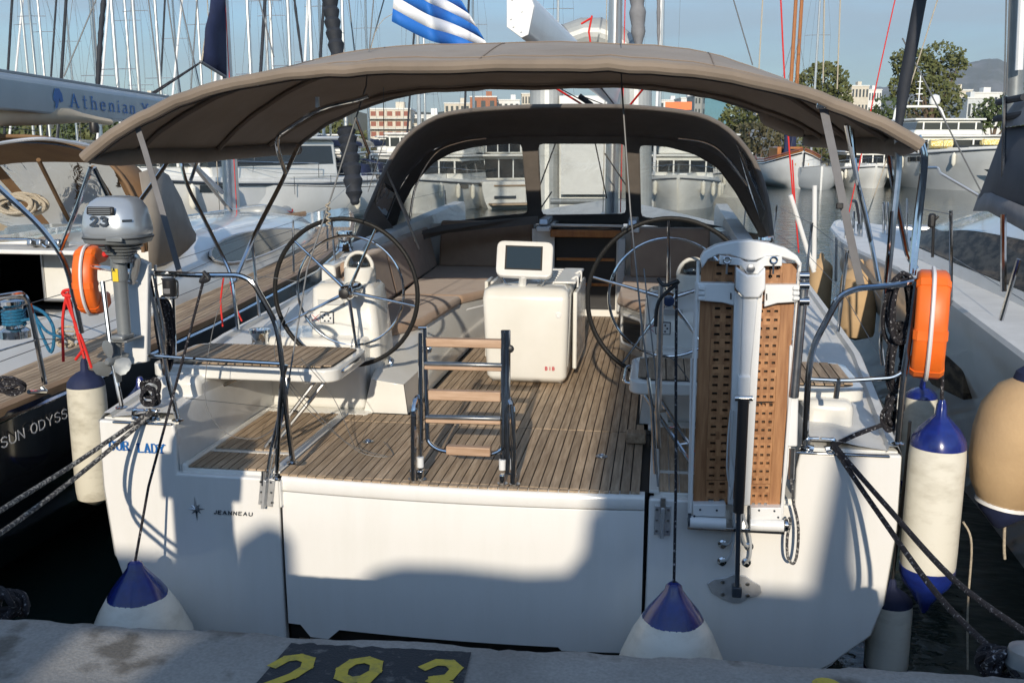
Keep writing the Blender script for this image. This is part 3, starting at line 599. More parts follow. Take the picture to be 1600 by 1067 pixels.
# deck fittings set in the sole
for px, py in ((575, 690), (940, 713)):
    p = at(px, py, Z=SZ + .004); MB().lathe([(.036, 0), (.036, .003), (.02, .005)], p, n=18).build('deck_ring', K['dsteel'], Y); MB().tube([p + V((.02 * math.cos(a), .02 * math.sin(a), .007)) for a in [k * math.pi / 6 for k in range(12)]], .004, 6, closed=True).build('lift_ring', K['steel'], Y)
MB().box(tuple(at(994, 682, Z=SZ + .04)), (.12, .1, .07)).build('foot_chock', K['teak'], Y, bevel=.01)
# ---- helm seats
def helm_seat(x0, x1, y0, y1, z, label=None, inner=-1):
    hs = thing('helm_seat', None, None); hs.parent = Y
    ol = []; r = .09
    for cx, cy, a0 in ((x1 - r, y0 + r, -90), (x1 - r, y1 - r, 0), (x0 + r, y1 - r, 90), (x0 + r, y0 + r, 180)):
        for k in range(5): a = R(a0 + 90 * k / 4); ol.append((cx + r * math.cos(a), cy + r * math.sin(a), z - .085))
    MB().prism(ol, (0, 0, .08)).build('seat_moulding', gel, hs, bevel=.012, seg=3)
    MB().prism([((p[0] - (x0 + x1) / 2) * .92 + (x0 + x1) / 2, (p[1] - (y0 + y1) / 2) * .90 + (y0 + y1) / 2, z - .006) for p in ol], (0, 0, .004)).build('seat_seam', K['caulk'], hs)
    x = x0 + .05
    while x + pw < x1 - .03:
        ins = .05 if (x0 + .1 < x < x1 - .14) else .085
        MB().span((x, y0 + ins, z - .004), (x + pw - .007, y1 - ins, z + .005)).build('plank', teak, hs, flat=True); x += pw
    return hs
helm_seat(-2.12, -.93, .45, 1.12, 1.635)
helm_seat(.80, 2.10, .45, 1.12, 1.635)
for s, xx in ((-1, -1.02), (1, .86)):
    lg = MB(); lg.tube([(xx - s * .0, .60, 1.56), (xx + s * .33, .42, SZ + .0)], .013, 8); lg.tube([(xx + s * .07, .64, 1.56), (xx + s * .38, .46, SZ)], .013, 8)
    for t in (.3, .5, .7): lg.tube([V((xx, .6, 1.56)).lerp(V((xx + s * .33, .42, SZ)), t), V((xx + s * .07, .64, 1.56)).lerp(V((xx + s * .38, .46, SZ)), t)], .009, 6)
    lg.build('seat_leg', K['steel'], Y)
    MB().tube(fillet([(xx - s * .02, .5, 1.60), (xx - s * .09, .55, 1.60), (xx - s * .09, .95, 1.60), (xx - s * .02, 1.0, 1.60)], .04), .011, 8).build('seat_handle', K['steel'], Y)
    MB().tube([(xx + s * .75, .5, 1.2), (xx + s * 1.0, .25, 1.36), (xx + s * .6, .9, 1.50)], .012).build('seat_stay', K['steel'], Y)
# ---- steering pedestals and wheels
def pedestal_(x, y, s):
    p = thing('steering_pedestal', None, None); p.parent = Y
    def ring(z, a, b, c, d, r=.05):
        o = []
        for cx, cy, a0 in ((b - r, c + r, -90), (b - r, d - r, 0), (a + r, d - r, 90), (a + r, c + r, 180)):
            for k in range(5): t = R(a0 + 22.5 * k); o.append(V((cx + r * math.cos(t), cy + r * math.sin(t), z)))
        return o
    MB().loft([ring(SZ, x - .27, x + .26, y, y + .42), ring(1.6, x - .26, x + .24, y + .02, y + .42), ring(1.95, x - .25, x + .20, y + .05, y + .40), ring(1.985, x - .21, x + .17, y + .09, y + .36)]).build('pedestal_body', gel, p, ang=50)
    MB().lathe([(.115, 0), (.112, .1), (.108, .12), (.1, .125)], (x + .06, y + .22, 1.97), n=28).build('compass_binnacle', gel, p)
    MB().lathe([(.085, 0), (.084, .03), (.07, .065), (.04, .088), (.005, .095)], (x + .06, y + .22, 2.095), n=24).build('compass_dome', K['glass'], p)
    MB().tube([V((x + .06 + .1 * math.cos(a), y + .2, 2.08 + .115 * math.sin(a))) for a in [math.pi * k / 14 for k in range(15)]], .014, 8).build('compass_guard', gel, p)
    MB().box((x - .1, y + .035, 1.86), (.19, .012, .035)).build('panel_slot', K['grey'], p)
    q = MB().box((x - .13, y + .028, 1.75), (.10, .014, .085)).build('switch_panel', K['dktxt'], p, bevel=.004); MB().box((x - .13, y + .019, 1.75), (.088, .006, .073)).build('panel_face', K['white'], q)
    for k in range(6):
        a = k * math.pi / 3; MB().lathe([(.007, 0), (.006, -.006)], (x - .13 + (.028 * math.cos(a)), y + .016, 1.75 + .024 * math.sin(a)), 'Y', 8).build('switch_button', K['dktxt'], q)
    MB().box((x - .215, y + .028, 1.745), (.06, .008, .06)).build('warning_label', K['white'], p)
    MB().tube([V((x - .24, y + .022, 1.77)), V((x - .19, y + .022, 1.725))], .002, 4).build('label_mark', K['redtxt'], p); MB().tube([V((x - .19, y + .022, 1.77)), V((x - .24, y + .022, 1.725))], .002, 4).build('label_mark', K['redtxt'], p)
    MB().tube(fillet([(x + .24, y + .2, 1.45), (x + .29, y + .12, 1.45), (x + .31, y + .1, 1.36), (x + .31, y + .1, 1.28)], .03), .014, 8).build('throttle_lever', K['steel'], p)
    MB().tube([(x + .27 + .035 * math.cos(a), y + .02, 1.24 + .04 * math.sin(a)) for a in [k * math.pi / 5 for k in range(10)]], .008, 6, closed=True).build('winch_ring', gel, p)
    return p
pedestal_(-1.22, 1.50, -1); pedestal_(1.12, 1.45, 1)
def wheel(c, r, a0, ri, inner_off):
    wl = thing('steering_wheel', None, None); wl.parent = Y; c = V(c)
    P_ = lambda a, q, dyy=0: c + V((q * math.cos(a), dyy, q * math.sin(a)))
    MB().tube([P_(2 * math.pi * k / 64, r) for k in range(64)], .0155, 10, closed=True).build('rim', K['blackleather'], wl)
    MB().tube([P_(2 * math.pi * k / 56, ri, .10) for k in range(56)], .0095, 8, closed=True).build('inner_ring', K['steel'], wl)
    for k in range(5):
        a = R(a0 + 72 * k)
        MB().tube([P_(a, .03, .05), P_(a, ri * .6, .03), P_(a, r - .01, 0)], [.014, .011, .008], 8).build('spoke', K['steel'], wl)
    MB().lathe([(.012, -.045), (.036, -.035), (.05, -.01), (.055, .02), (.05, .06), (.06, .12), (.06, .2)], c, 'Y', 24).build('hub', K['steel'], wl)
    MB().lathe([(.012, -.052), (.034, -.046), (.036, -.034)], c, 'Y', 20).build('hub_cap', K['black'] if a0 < 70 else K['hullb'], wl)
    return wl
wc = at(540, 458, Y=1.28); wheel(wc, .497, 63, .375, 0)
wc2 = at(1045, 469, Y=1.22); wheel(wc2, .515, 92, .385, 0)
# ---- cockpit table with chart plotter
tb = thing('cockpit_table', None, None); tb.parent = Y
def rr_ring(z, x0, x1, y0, y1, r=.05, tilt=0):
    o = []
    for cx, cy, a0 in ((x1 - r, y0 + r, -90), (x1 - r, y1 - r, 0), (x0 + r, y1 - r, 90), (x0 + r, y0 + r, 180)):
        for k in range(5): t = R(a0 + 22.5 * k); o.append(V((cx + r * math.cos(t), cy + r * math.sin(t), z)))
    return o
tx0, tx1, ty0 = -.37, .29, 2.22
MB().loft([rr_ring(1.17, tx0 + .05, tx1 - .03, ty0 + .02, 3.3), rr_ring(1.21, tx0 + .03, tx1 - .01, ty0, 3.3), rr_ring(1.80, tx0, tx1, ty0, 3.3), rr_ring(1.86, tx0 + .01, tx1 - .01, ty0 + .02, 3.3), rr_ring(1.885, tx0 + .05, tx1 - .05, ty0 + .06, 3.26)]).build('table_body', gel, tb, ang=60)
MB().span((tx0 + .06, ty0 + .12, SZ), (tx1 - .05, 3.1, 1.18)).build('table_foot', gel, tb, bevel=.01)
for xx in (tx0 + .2, tx1 - .07): MB().lathe([(.02, 0), (.016, -.01)], (xx, ty0 + .118, SZ + .03), 'Y', 12).build('foot_bolt', K['steel'], tb)
MB().span((tx1 + .012, ty0 + .25, 1.22), (tx1 + .045, 3.35, 1.83)).build('folding_leaf', gel, tb, bevel=.012)
MB().span((tx1 - .14, ty0 + .28, 1.888), (tx1 + .03, 3.35, 1.906)).build('table_leaf', K['white'], tb, bevel=.008)
for k in range(7): MB().span((tx1 - .26, ty0 + .30 + k * .13, 1.886), (tx1 - .12, ty0 + .36 + k * .13, 1.90)).build('louvre', K['white'], tb, bevel=.004)
for yy in (ty0 + .45, 3.0): MB().tube(fillet([(tx1 - .02, yy, 1.9), (tx1 + .03, yy, 1.93), (tx1 + .03, yy, 1.84)], .02), .009).build('leaf_bracket', K['white'], tb)
MB().lathe([(.026, 0), (.024, -.008), (.012, -.010), (.011, -.004)], (tx1 - .075, ty0 + .002, 1.69), 'Y', 16).build('key_lock', K['white'], tb)
letters('BIB', (tx1 - .17, ty0 - .004, 1.265), (1, 0, 0), (0, 0, 1), .024, .26, K['redtxt'], 'letter', tb, wf=.9, gap=.9, depth=.002)
# grey frame posts beside the table
for xx in (tx0 - .10, tx0 - .05): MB().span((xx, 2.9, 1.2), (xx + .03, 3.2, 1.84)).build('table_side_panel', gel, tb, bevel=.01)
cp = thing('chart_plotter', None, None); cp.parent = Y
A, B_, C_, D_ = at(777, 375, Y=2.42), at(865, 378, Y=2.42), at(862, 434, Y=2.28), at(774, 430, Y=2.28)
def rounded_quad(A, B, C, D, r=.12, n=4):
    cs = [A, B, C, D]; o = []
    for i in range(4):
        b = cs[i]; a = cs[i - 1]; c = cs[(i + 1) % 4]; L_ = min((a - b).length, (c - b).length) * r; p = b + (a - b).normalized() * L_; q = b + (c - b).normalized() * L_
        for k in range(n + 1): t = k / n; o.append(p * (1 - t) ** 2 + b * 2 * t * (1 - t) + q * t * t)
    return o
rq = rounded_quad(A, B_, C_, D_, .2); nn = (B_ - A).cross(D_ - A).normalized(); nn = nn if nn.y > 0 else -nn
MB().prism(rq, nn * .06).build('plotter_housing', K['white'], cp, bevel=.012, seg=3)
ce = (A + B_ + C_ + D_) / 4 + V((-.005, 0, .005))
sq = [ce + (p - ce) * .0 + ((B_ - A) * u + (D_ - A) * v) for p in [ce] for u, v in ((-.30, -.30), (.30, -.30), (.30, .30), (-.30, .30))]
MB().prism([p - nn * .003 for p in sq], nn * .004).build('screen', K['screen'], cp)
MB().prism([ce + ((B_ - A) * u + (D_ - A) * v) - nn * .0015 for u, v in ((-.33, -.34), (.33, -.34), (.33, .34), (-.33, .34))], nn * .003).build('screen_bezel', K['black'], cp)
MB().tube([ce + (D_ - A) * .45 + nn * .03, V((ce.x - .02, ce.y + .05, 1.87))], .03).build('plotter_neck', K['white'], cp)
for s in (-1, 1): MB().tube(fillet([ce + (B_ - A) * .42 * s + (D_ - A) * .4 + nn * .04, V((ce.x + .14 * s, ce.y - .02, 1.90)), V((ce.x + .1 * s, ce.y + .05, 1.88))], .02), .008).build('plotter_leg', K['steel'], cp)
# ---- seats
def cushion(pts, vec, nm='seat_cushion', par=None, bev=.035, m=None):
    return MB().prism(pts, vec).build(nm, m or K['cush'], par or Y, bevel=bev, seg=4)
zs = 1.52
for s in (-1, 1):
    st_ = thing('cockpit_bench', None, None); st_.parent = Y
    xi, xo = (-.73, -1.66) if s < 0 else (.84, 1.66)
    y0 = 2.05
    inner = [(-1.05, 2.05), (-.90, 2.4), (-.84, 3.6), (-.62, 4.1), (-.62, 5.95)] if s < 0 else [(1.05, 2.0), (.92, 2.4), (.86, 3.3), (.62, 3.75), (.62, 5.3)]
    yend = inner[-1][1]; bk = 1.36
    out_ = [(s * bk, y0), (s * 1.6, yend)]
    MB().loft([[V((s * min(abs(x), .735 if s < 0 else .85), y, SZ - .01)), V((s * min(abs(x), .76 if s < 0 else .87), y, SZ + .2)), V((x, y, zt))] for x, y, zt in [(s * .99, 1.35, zs - .16), (s * 1.02, 1.8, zs - .06)] + [(a_, b_, zs) for a_, b_ in inner]], cap=False, closed=False).build('bench_front', gel, st_, ang=50)
    MB().prism([V((x, y, zs - .03)) for x, y in inner + [(s * 1.66, yend), (s * 1.66, y0)]], (0, 0, .028)).build('bench_top', gel, st_)
    MB().prism([(inner[0][0], y0, SZ), (inner[0][0], y0, zs - .03), (s * 1.66, y0, zs - .03), (s * 1.66, y0, SZ)], (0, .03, 0)).build('bench_end', gel, st_, bevel=.01)
    xb = .735 if s < 0 else .85
    MB().prism([(s * xb, 1.352, SZ - .01), (s * (xb + .025), 1.352, 1.33), (s * .99, 1.352, zs - .16), (s * 1.05, 1.352, SZ - .01)], (0, .03, 0)).build('bench_corner', gel, st_, bevel=.004)
    # locker window in the slanting front
    p0, p1 = V((inner[2][0], inner[2][1], 0)), V((inner[3][0], inner[3][1], 0)); dd = (p1 - p0); nn_ = V((dd.y, -dd.x, 0)).normalized() * (1 if s < 0 else -1)
    rq = rounded_quad(*[p0 + dd * u + V((0, 0, z)) + nn_ * .004 for u, z in ((.12, 1.46), (.88, 1.46), (.88, 1.20), (.12, 1.20))], .2)
    MB().prism(rq, nn_ * .006).build('bench_window', K['glass'], st_); MB().tube([p + nn_ * .008 for p in rq], .013, 6, closed=True).build('window_rim', K['white'], st_)
    MB().prism([(xx - s * .03, yy, zs) for xx, yy in inner[:3]] + [(s * (bk + .03), inner[2][1], zs), (s * bk, y0, zs)], (0, 0, .085)).build('seat_cushion', K['cush'], st_, bevel=.035, seg=4)
    MB().prism([(inner[2][0] - s * .03, inner[2][1] + .015, zs), (inner[3][0] - s * .03, inner[3][1], zs), (inner[4][0] - s * .03, 4.72, zs), (s * (bk + .12), 4.72, zs), (s * (bk + .03), inner[2][1] + .015, zs)], (0, 0, .085)).build('seat_cushion', K['cush'], st_, bevel=.035, seg=4)
    MB().prism([(inner[4][0] - s * .03, 4.735, zs), (inner[4][0] - s * .03, yend, zs), (s * 1.55, yend, zs), (s * (bk + .12), 4.735, zs)], (0, 0, .085)).build('seat_cushion', K['cush'], st_, bevel=.035, seg=4)
    ye = 5.75 if s < 0 else 5.1
    for ya, yb in ((2.35, 3.55), (3.57, ye)):
        f = lambda y: s * (1.33 + .055 * (y - 2.35))
        MB().loft([[V((f(y) + s * dx, y, zs + dz)) for dx, dz in ((0, .08), (.10, .52), (.20, .52), (.16, .08))] for y in (ya, yb)]).build('back_cushion', K['cush'], st_, bevel=.03, seg=4)
    MB().loft([[V((f(y) + s * .17, y, 1.4)), V((f(y) + s * .22, y, 2.02)), V((s * 1.66, y, 2.03)), V((s * 1.66, y, 1.4))] for y in (2.3, 3.5, ye + .2)]).build('coaming', gel, st_, bevel=.03)
cushion([(-1.50, 5.72, zs + .08), (-1.50, 5.86, zs + .58), (-1.50, 5.97, zs + .58), (-1.50, 5.92, zs + .08)], (1.05, 0, 0), 'back_cushion', None, .03)
cushion([(.66, 5.10, zs + .08), (.66, 5.24, zs + .58), (.66, 5.36, zs + .58), (.66, 5.30, zs + .08)], (.8, 0, 0), 'back_cushion', None, .03)
MB().span((-1.75, 5.98, SZ), (-.36, 6.03, 2.06)).build('bulkhead', gel, Y); MB().span((-.40, 5.42, SZ), (-.355, 6.0, 2.06)).build('bulkhead_return', gel, Y)
MB().span((-.62, 4.1, SZ), (-.60, 5.97, zs)).build('bench_side', gel, Y)
# ---- companionway
cw = thing('companionway', None, None); cw.parent = Y
MB().holed([(-.36, 5.42, SZ), (1.75, 5.42, SZ), (1.75, 5.42, 2.06), (-.36, 5.42, 2.06)], [[(-.16, 5.42, 1.2), (.50, 5.42, 1.2), (.50, 5.42, 2.03), (-.16, 5.42, 2.03)]], (0, .04, 0)).build('bulkhead', gel, cw, flat=True)
MB().span((-.25, 5.5, .9), (.6, 6.6, 2.0)).build('cabin_shade_block', K['black'], cw)  # solid black block stands for the shade inside the cabin
MB().span((-.2, 5.36, 1.98), (.55, 5.41, 2.06)).build('hatch_coaming', K['varnish'], cw, bevel=.008)
MB().span((-.20, 5.37, 2.065), (.55, 6.5, 2.085)).build('sliding_hatch', K['glass'], cw, bevel=.006)
MB().span((-.22, 5.35, 2.09), (.57, 5.42, 2.115)).build('hatch_lip', K['alu'], cw, bevel=.006)
for s, x in ((-1, -.33), (1, .6)):
    MB().span((x, 5.2, 2.05), (x + .14, 6.4, 2.10)).build('hatch_rail', K['white'], cw, bevel=.01)
    for k in range(4): MB().box((x + .07 , 5.28 + k * .14, 2.14), (.1, .045, .075), rx=R(-25)).build('rope_clutch', K['dsteel'], cw, bevel=.012)
for k, z in enumerate((1.45, 1.72)): MB().span((-.14, 5.5, z), (.48, 5.47, z + .03)).build('companion_step', K['varnish'], cw)
MB().span((.52, 5.3, 1.2), (.60, 5.41, 1.98)).build('door_post', K['grey'], cw, bevel=.01)
MB().box((.68, 5.3, 1.52), (.14, .03, .09)).build('stereo_panel', K['alu'], cw, bevel=.01)
MB().box((.68, 5.285, 1.38), (.14, .02, .1)).build('cubby', K['black'], cw, bevel=.01)
# ---- sprayhood
shd = thing('sprayhood', None, None); shd.parent = Y
hood_out = [(545, 400), (560, 365), (583, 310), (607, 256), (630, 220), (665, 192), (710, 176), (800, 168), (890, 166), (980, 167), (1060, 174), (1110, 186), (1148, 212), (1180, 255), (1198, 310), (1206, 368)]
aft = spline([at(x, y, Y=4.35 + .25 * math.sin(math.pi * i / 15)) for i, (x, y) in enumerate(hood_out)], 4)
# front opening curve (lower, smaller): upper edge of the window band
FP0, FPN = V((0, 6.05, 2.2)), V((0, 1, .55))
def fp(x, y, off=0): return onplane(x, y, FP0 + FPN.normalized() * off, FPN)
fr_out = [(583, 392), (590, 365), (606, 330), (622, 300), (642, 268), (668, 240), (700, 224), (745, 216), (820, 213), (900, 212), (980, 213), (1040, 217), (1095, 230), (1132, 250), (1158, 280), (1182, 325), (1203, 378)]
fro = spline([fp(x, y) for x, y in fr_out], 4)
def resample(pts, n):
    L_ = [0]
    for a, b in zip(pts, pts[1:]): L_.append(L_[-1] + (b - a).length)
    o = []
    for i in range(n):
        t = L_[-1] * i / (n - 1); j = 0
        while j < len(L_) - 2 and L_[j + 1] < t: j += 1
        o.append(pts[j].lerp(pts[j + 1], (t - L_[j]) / max(L_[j + 1] - L_[j], 1e-9)))
    return o
ra, rb = resample(aft, 48), resample(fro, 48)
rows = []
for k in range(9):
    t = k / 8; rows.append([a.lerp(b, t) + V((0, 0, .07 * math.sin(math.pi * t) - .012 * (k % 2))) + V((0, 0, .02 * noise.noise((i * .3, k * .7, 2)))) for i, (a, b) in enumerate(zip(ra, rb))])
MB().loft(rows, cap=False, closed=False).build('hood_canvas', K['hood'], shd, solid=.012, ang=80)
MB().tube(ra, .022, 8).build('hood_edge', K['hood'], shd)
# windows panel
win = [[(616, 362), (626, 326), (645, 290), (675, 255), (705, 238), (745, 228), (790, 224), (816, 224), (826, 334), (760, 340), (690, 350)],
       [(840, 224), (978, 224), (979, 335), (846, 337)],
       [(998, 226), (1040, 228), (1085, 240), (1122, 262), (1150, 300), (1172, 340), (1188, 368), (1100, 350), (1001, 340)]]
outer = [fp(*p) for p in fr_out] + [fp(1204, 385), fp(1100, 362), fp(990, 350), fp(840, 350), fp(720, 360), fp(640, 378), fp(590, 400)]
holes = []
for wq in win:
    pts = [fp(*p) for p in wq]; cc = []
    n = len(pts)
    for i in range(n):
        a, b, c = pts[i - 1], pts[i], pts[(i + 1) % n]; r = min(.06, (a - b).length * .3, (c - b).length * .3)
        p = b + (a - b).normalized() * r; q = b + (c - b).normalized() * r; cc += [p, p * .25 + b * .5 + q * .25, q]
    holes.append(cc)
MB().holed(outer, holes, FPN.normalized() * .012).build('window_surround', K['hood'], shd, flat=True)
for h in holes:
    MB().prism([p + FPN.normalized() * .005 for p in h], FPN.normalized() * .002).build('window', K['vinyl'], shd, flat=True)
    MB().tube(h, .009, 6, closed=True).build('window_trim', K['hood'], shd)
# side windows of the hood (narrow clear strips) and frame bows
for s, q in ((-1, [(578, 330), (600, 285), (622, 300), (604, 345)]), (1, [(1150, 225), (1172, 252), (1196, 330), (1190, 350), (1172, 300)])):
    pts = [at(x, y, Y=4.75 if i in (0, 1) else 5.0) for i, (x, y) in enumerate(q)]
    MB().prism(pts, (0, .006, 0)).build('side_window', K['vinyl'], shd, flat=True)
MB().tube(spline([at(x, y, Y=4.9) for x, y in ((640, 345), (650, 290), (680, 240), (720, 222), (760, 216))], 5), .012, 8).build('hood_bow', K['steel'], shd)
MB().tube(spline([at(x, y, Y=4.9) for x, y in ((1060, 216), (1100, 222), (1130, 240), (1168, 290))], 5), .012, 8).build('hood_bow', K['steel'], shd)
for q in ([(640, 345), (600, 260)], [(575, 355), (607, 250)], [(655, 390), (618, 300)]):
    MB().tube([at(*q[0], Y=4.6), at(*q[1], Y=4.5)], .013, 8).build('hood_strut', K['dsteel'], shd)
# dark side flap below the hood on the left
MB().prism([at(545, 400, Y=4.4), at(583, 315, Y=4.4), at(625, 372, Y=4.9), at(600, 420, Y=4.9)], (0, .02, 0)).build('side_flap', K['hood'], shd)
MB().prism([at(620, 372, Y=5.2), at(690, 352, Y=5.5), at(840, 338, Y=5.6), at(840, 350, Y=5.6), at(700, 364, Y=5.5), at(628, 384, Y=5.2)], (0, .03, 0)).build('skirt', K['hood'], shd)
# ---- bimini
bi = thing('bimini', None, None); bi.parent = Y
def bim(u, t):
    """u -1..1 across, t 0..1 from aft edge forward"""
    y = .22 + 3.0 * t; wdt = 2.25 - .10 * t * t
    ze = 2.925 + .05 * t + .035 * u; zc = 3.37 + .17 * math.sin(math.pi * min(1, t * 1.25)) * 1.0 + .07 * t
    sg = .012 * math.sin(t * math.pi * 3) * (1 - u * u) + .018 * noise.noise((u * 5, t * 3, 1)) + .008 * noise.noise((u * 18, t * 6, 4))
    return V((wdt * u - .03, y, ze + (zc - ze) * (1 - abs(u) ** 3.4) - sg))
nu, nv = 60, 18
us = [math.sin(math.pi / 2 * (-1 + 2 * i / nu)) for i in range(nu + 1)]
rows = [[bim(u, j / nv) for u in us] for j in range(nv + 1)]
o = MB().loft(rows, cap=False, closed=False).build('bimini_top', K['taupe'], bi, ang=80)
rows2 = [[p - V((0, 0, .022)) for p in r] for r in rows]
MB().loft(rows2, cap=False, closed=False).build('bimini_lining', K['lining'], bi, ang=80)
e0 = [bim(u, 0) + V((0, -.012, -.02)) for u in us]
MB().tube(e0, .034, 10).build('aft_trim', K['taupe'], bi)
MB().tube([p + V((0, .05, -.034)) for p in e0], .004, 5).build('trim_seam', K['hood'], bi)
e1 = [bim(u, 1) + V((0, .01, -.02)) for u in us]
MB().tube(e1, .026, 8).build('front_trim', K['hood'], bi)
for s in (-1, 1):
    ed = [bim(s, j / nv) + V((-s * .02, 0, -.035)) for j in range(nv + 1)]; MB().tube(ed, [.012, .035] + [.05] * (nv - 1), 12).build('side_trim', K['taupe'], bi)
for t in (.06, .33, .36, .66):
    MB().tube([bim(u, t) + V((0, 0, .003)) for u in us], .0035, 5).build('seam', K['lining'], bi)
for u0 in (-.55, 0, .55):
    MB().tube([bim(u0, j / nv) + V((0, 0, .003)) for j in range(nv + 1)], .0035, 5).build('seam', K['lining'], bi)
for t in (.17, .52, .80):
    MB().tube([bim(u, t) + V((0, 0, -.04)) for u in us[3:-3]], .020, 6).build('frame_sleeve', K['lining'], bi)
for u, t in ((-.62, .1), (-.30, .05), (-.5, .3), (.03, .25), (.33, .22), (.42, .5), (.12, .3)):
    p = bim(u, t) + V((0, 0, -.03)); MB().box(tuple(p), (.14 if u < .3 else .16, .02, .012), ry=R(-u * 18)).build('zip_patch', K['white'], bi)
def tb_(pts, r=.0125, m=None, nm='frame_tube', par=None, f=.08, n=8):
    return MB().tube(fillet([at(p[0], p[1], Y=p[2]) for p in pts], f), r, n).build(nm, m or K['steel'], par or bi)
# left side struts
tb_([(330, 195, .9), (300, 290, .9), (240, 330, .8), (210, 350, .6)], .0125) if False else None
tb_([(326, 200, 1.6), (298, 282, 1.7)], .013)
tb_([(277, 232, 1.5), (292, 290, 1.45), (318, 340, 1.4), (362, 430, 1.3), (372, 515, 1.25)], .0135)
tb_([(283, 235, 1.7), (352, 320, 2.3), (362, 330, 2.3)], .014, K['alu'])
tb_([(268, 245, 1.2), (240, 285, .9), (216, 318, .7)], .014)
tb_([(142, 262, .25), (122, 320, .3), (95, 390, .35)], .013)
tb_([(147, 262, .3), (168, 306, .4)], .013)
tb_([(-60, 240, .1), (60, 350, .3), (93, 393, .35), (107, 425, .4), (128, 520, .45)], .0165, f=.15)
tb_([(575, 150, .6), (560, 155, .6), (500, 168, .65), (432, 212, .7), (434, 235, .75), (446, 270, .9)], .0135, f=.18)
tb_([(466, 228, 1.7), (440, 285, 1.3), (400, 362, 1.0), (366, 440, .8)], .0145)
tb_([(556, 185, 2.2), (577, 240, 2.6)], .012)
MB().box(tuple(at(496, 160, Y=.66)), (.02, .02, .06)).build('light_bracket', K['white'], bi)
# webbing straps
def strap(pts, w_=.028, m=None):
    P_ = [at(p[0], p[1], Y=p[2]) for p in pts]; mb = MB()
    mb.loft([[p + V((-w_ / 2, 0, 0)), p + V((w_ / 2, 0, 0)), p + V((w_ / 2, .004, 0)), p + V((-w_ / 2, .004, 0))] for p in P_]); return mb.build('strap', m or K['grayfab'], bi)
strap([(212, 192, .25), (226, 235, .26), (245, 300, .28), (280, 425, .3)], .036)
strap([(1287, 170, .25), (1302, 240, .26), (1318, 320, .3), (1335, 400, .34), (1345, 445, .4)], .042)
strap([(1335, 400, .34), (1370, 445, .5)], .03)
for p in ((212, 190), (1287, 165)): MB().box(tuple(at(p[0], p[1], Y=.2)), (.07, .015, .03)).build('strap_buckle', K['steel'], bi, bevel=.005)
MB().box(tuple(at(1312, 322, Y=.28)), (.035, .02, .03)).build('strap_buckle', K['black'], bi, bevel=.005)
# right side struts
tb_([(1330, 192, 1.4), (1338, 280, 1.35), (1352, 330, 1.3), (1373, 440, 1.2)], .014)
tb_([(1322, 195, 1.0), (1340, 290, 1.2), (1376, 445, 1.3)], .013)
tb_([(1385, 205, .8), (1392, 270, .9), (1418, 400, 1.0), (1432, 420, 1.0)], .0165)
tb_([(1402, 205, .5), (1405, 260, .5), (1396, 340, .45), (1378, 520, .4)], .0185, K['dsteel'])
tb_([(1428, 212, .28), (1442, 235, .28), (1441, 270, .28), (1430, 350, .26), (1424, 428, .2)], .0135, f=.2)
tb_([(1436, 212, .28), (1448, 240, .28), (1445, 280, .28), (1436, 360, .26), (1428, 430, .2)], .0105, f=.2)
MB().prism([bim(.80, .80), bim(.93, .82), bim(.93, .98), bim(.80, .98)], (0, 0, -.12)).build('rolled_flap', K['lining'], bi, bevel=.05)
# ---- pushpit rails
def rail(pts, r=.0135, m=None, nm='pushpit_rail', f=.07): return MB().tube(fillet([at(p[0], p[1], Y=p[2]) for p in pts], f, 5), r, 9).build(nm, m or K['steel'], Y)
rail([(135, 415, .35), (215, 426, .05), (320, 430, 0.02), (375, 430, 0.02), (395, 440, .02), (432, 505, .02), (440, 560, .03), (447, 640, .04), (457, 720, .06)], .0155, f=.09)
rail([(228, 555, .02), (330, 562, .02), (438, 568, .03)], .0115)
rail([(432, 745, .03), (437, 640, .03), (441, 590, .03), (447, 570, .04)], .0135)
rail([(232, 430, .04), (250, 520, .04), (262, 590, .04), (278, 655, .05)], .0135)
rail([(240, 430, .06), (258, 525, .06), (256, 575, .06)], .008)
rail([(160, 440, .2), (175, 560, .1), (190, 634, .05)], .0135)
rail([(270, 430, .35), (273, 520, .35), (274, 560, .3)], .009)
rail([(205, 560, .5), (206, 520, .7), (208, 600, .4)], .010) if False else None
rail([(1258, 700, .05), (1262, 600, .02), (1268, 545, 0.02), (1312, 462, 0.02), (1340, 450, 0.02), (1395, 447, .02), (1430, 440, .05), (1440, 432, .3)], .0165, f=.09)
rail([(1262, 592, .02), (1320, 595, .02), (1395, 590, .02), (1412, 580, .03)], .0115)
rail([(1402, 690, .02), (1410, 600, .02), (1422, 520, .02), (1432, 440, .04)], .0165)
rail([(1310, 592, .02), (1306, 622, .02)], .014)
rail([(1380, 570, .5), (1376, 540, .5), (1384, 448, .4), (1394, 330, .35)], .011)
for p in ((190, 636, .05), (278, 656, .05), (457, 722, .06), (432, 747, .03), (1258, 702, .05), (1402, 692, .02)):
    q = at(*p[:2], Y=p[2]); MB().lathe([(.034, 0), (.034, .006), (.02, .012)], q - V((0, 0, .004)), n=18).build('rail_foot', K['steel'], Y)
# lifelines and stanchions of our yacht on both sides
for s in (-1, 1):
    prev = None
    for y in (2.6, 4.7, 6.8, 8.9):
        hb = 2.36 + min(y - 2, 3) * .02 - max(0, y - 5.5) * .08; z = 1.5 + .02 * y
        MB().tube([(s * (hb - .06), y, z), (s * (hb - .03), y, z + .62)], .0125, 8).build('stanchion', K['steel'], Y)
        for h in (.3, .61):
            a = V((s * 2.2, .3, 1.42 + h)) if prev is None else prev + V((0, 0, h)); MB().tube([a, V((s * (hb - .04), y, z + h))], .0025, 5).build('lifeline', K['wire'], Y)
        prev = V((s * (hb - .04), y, z))
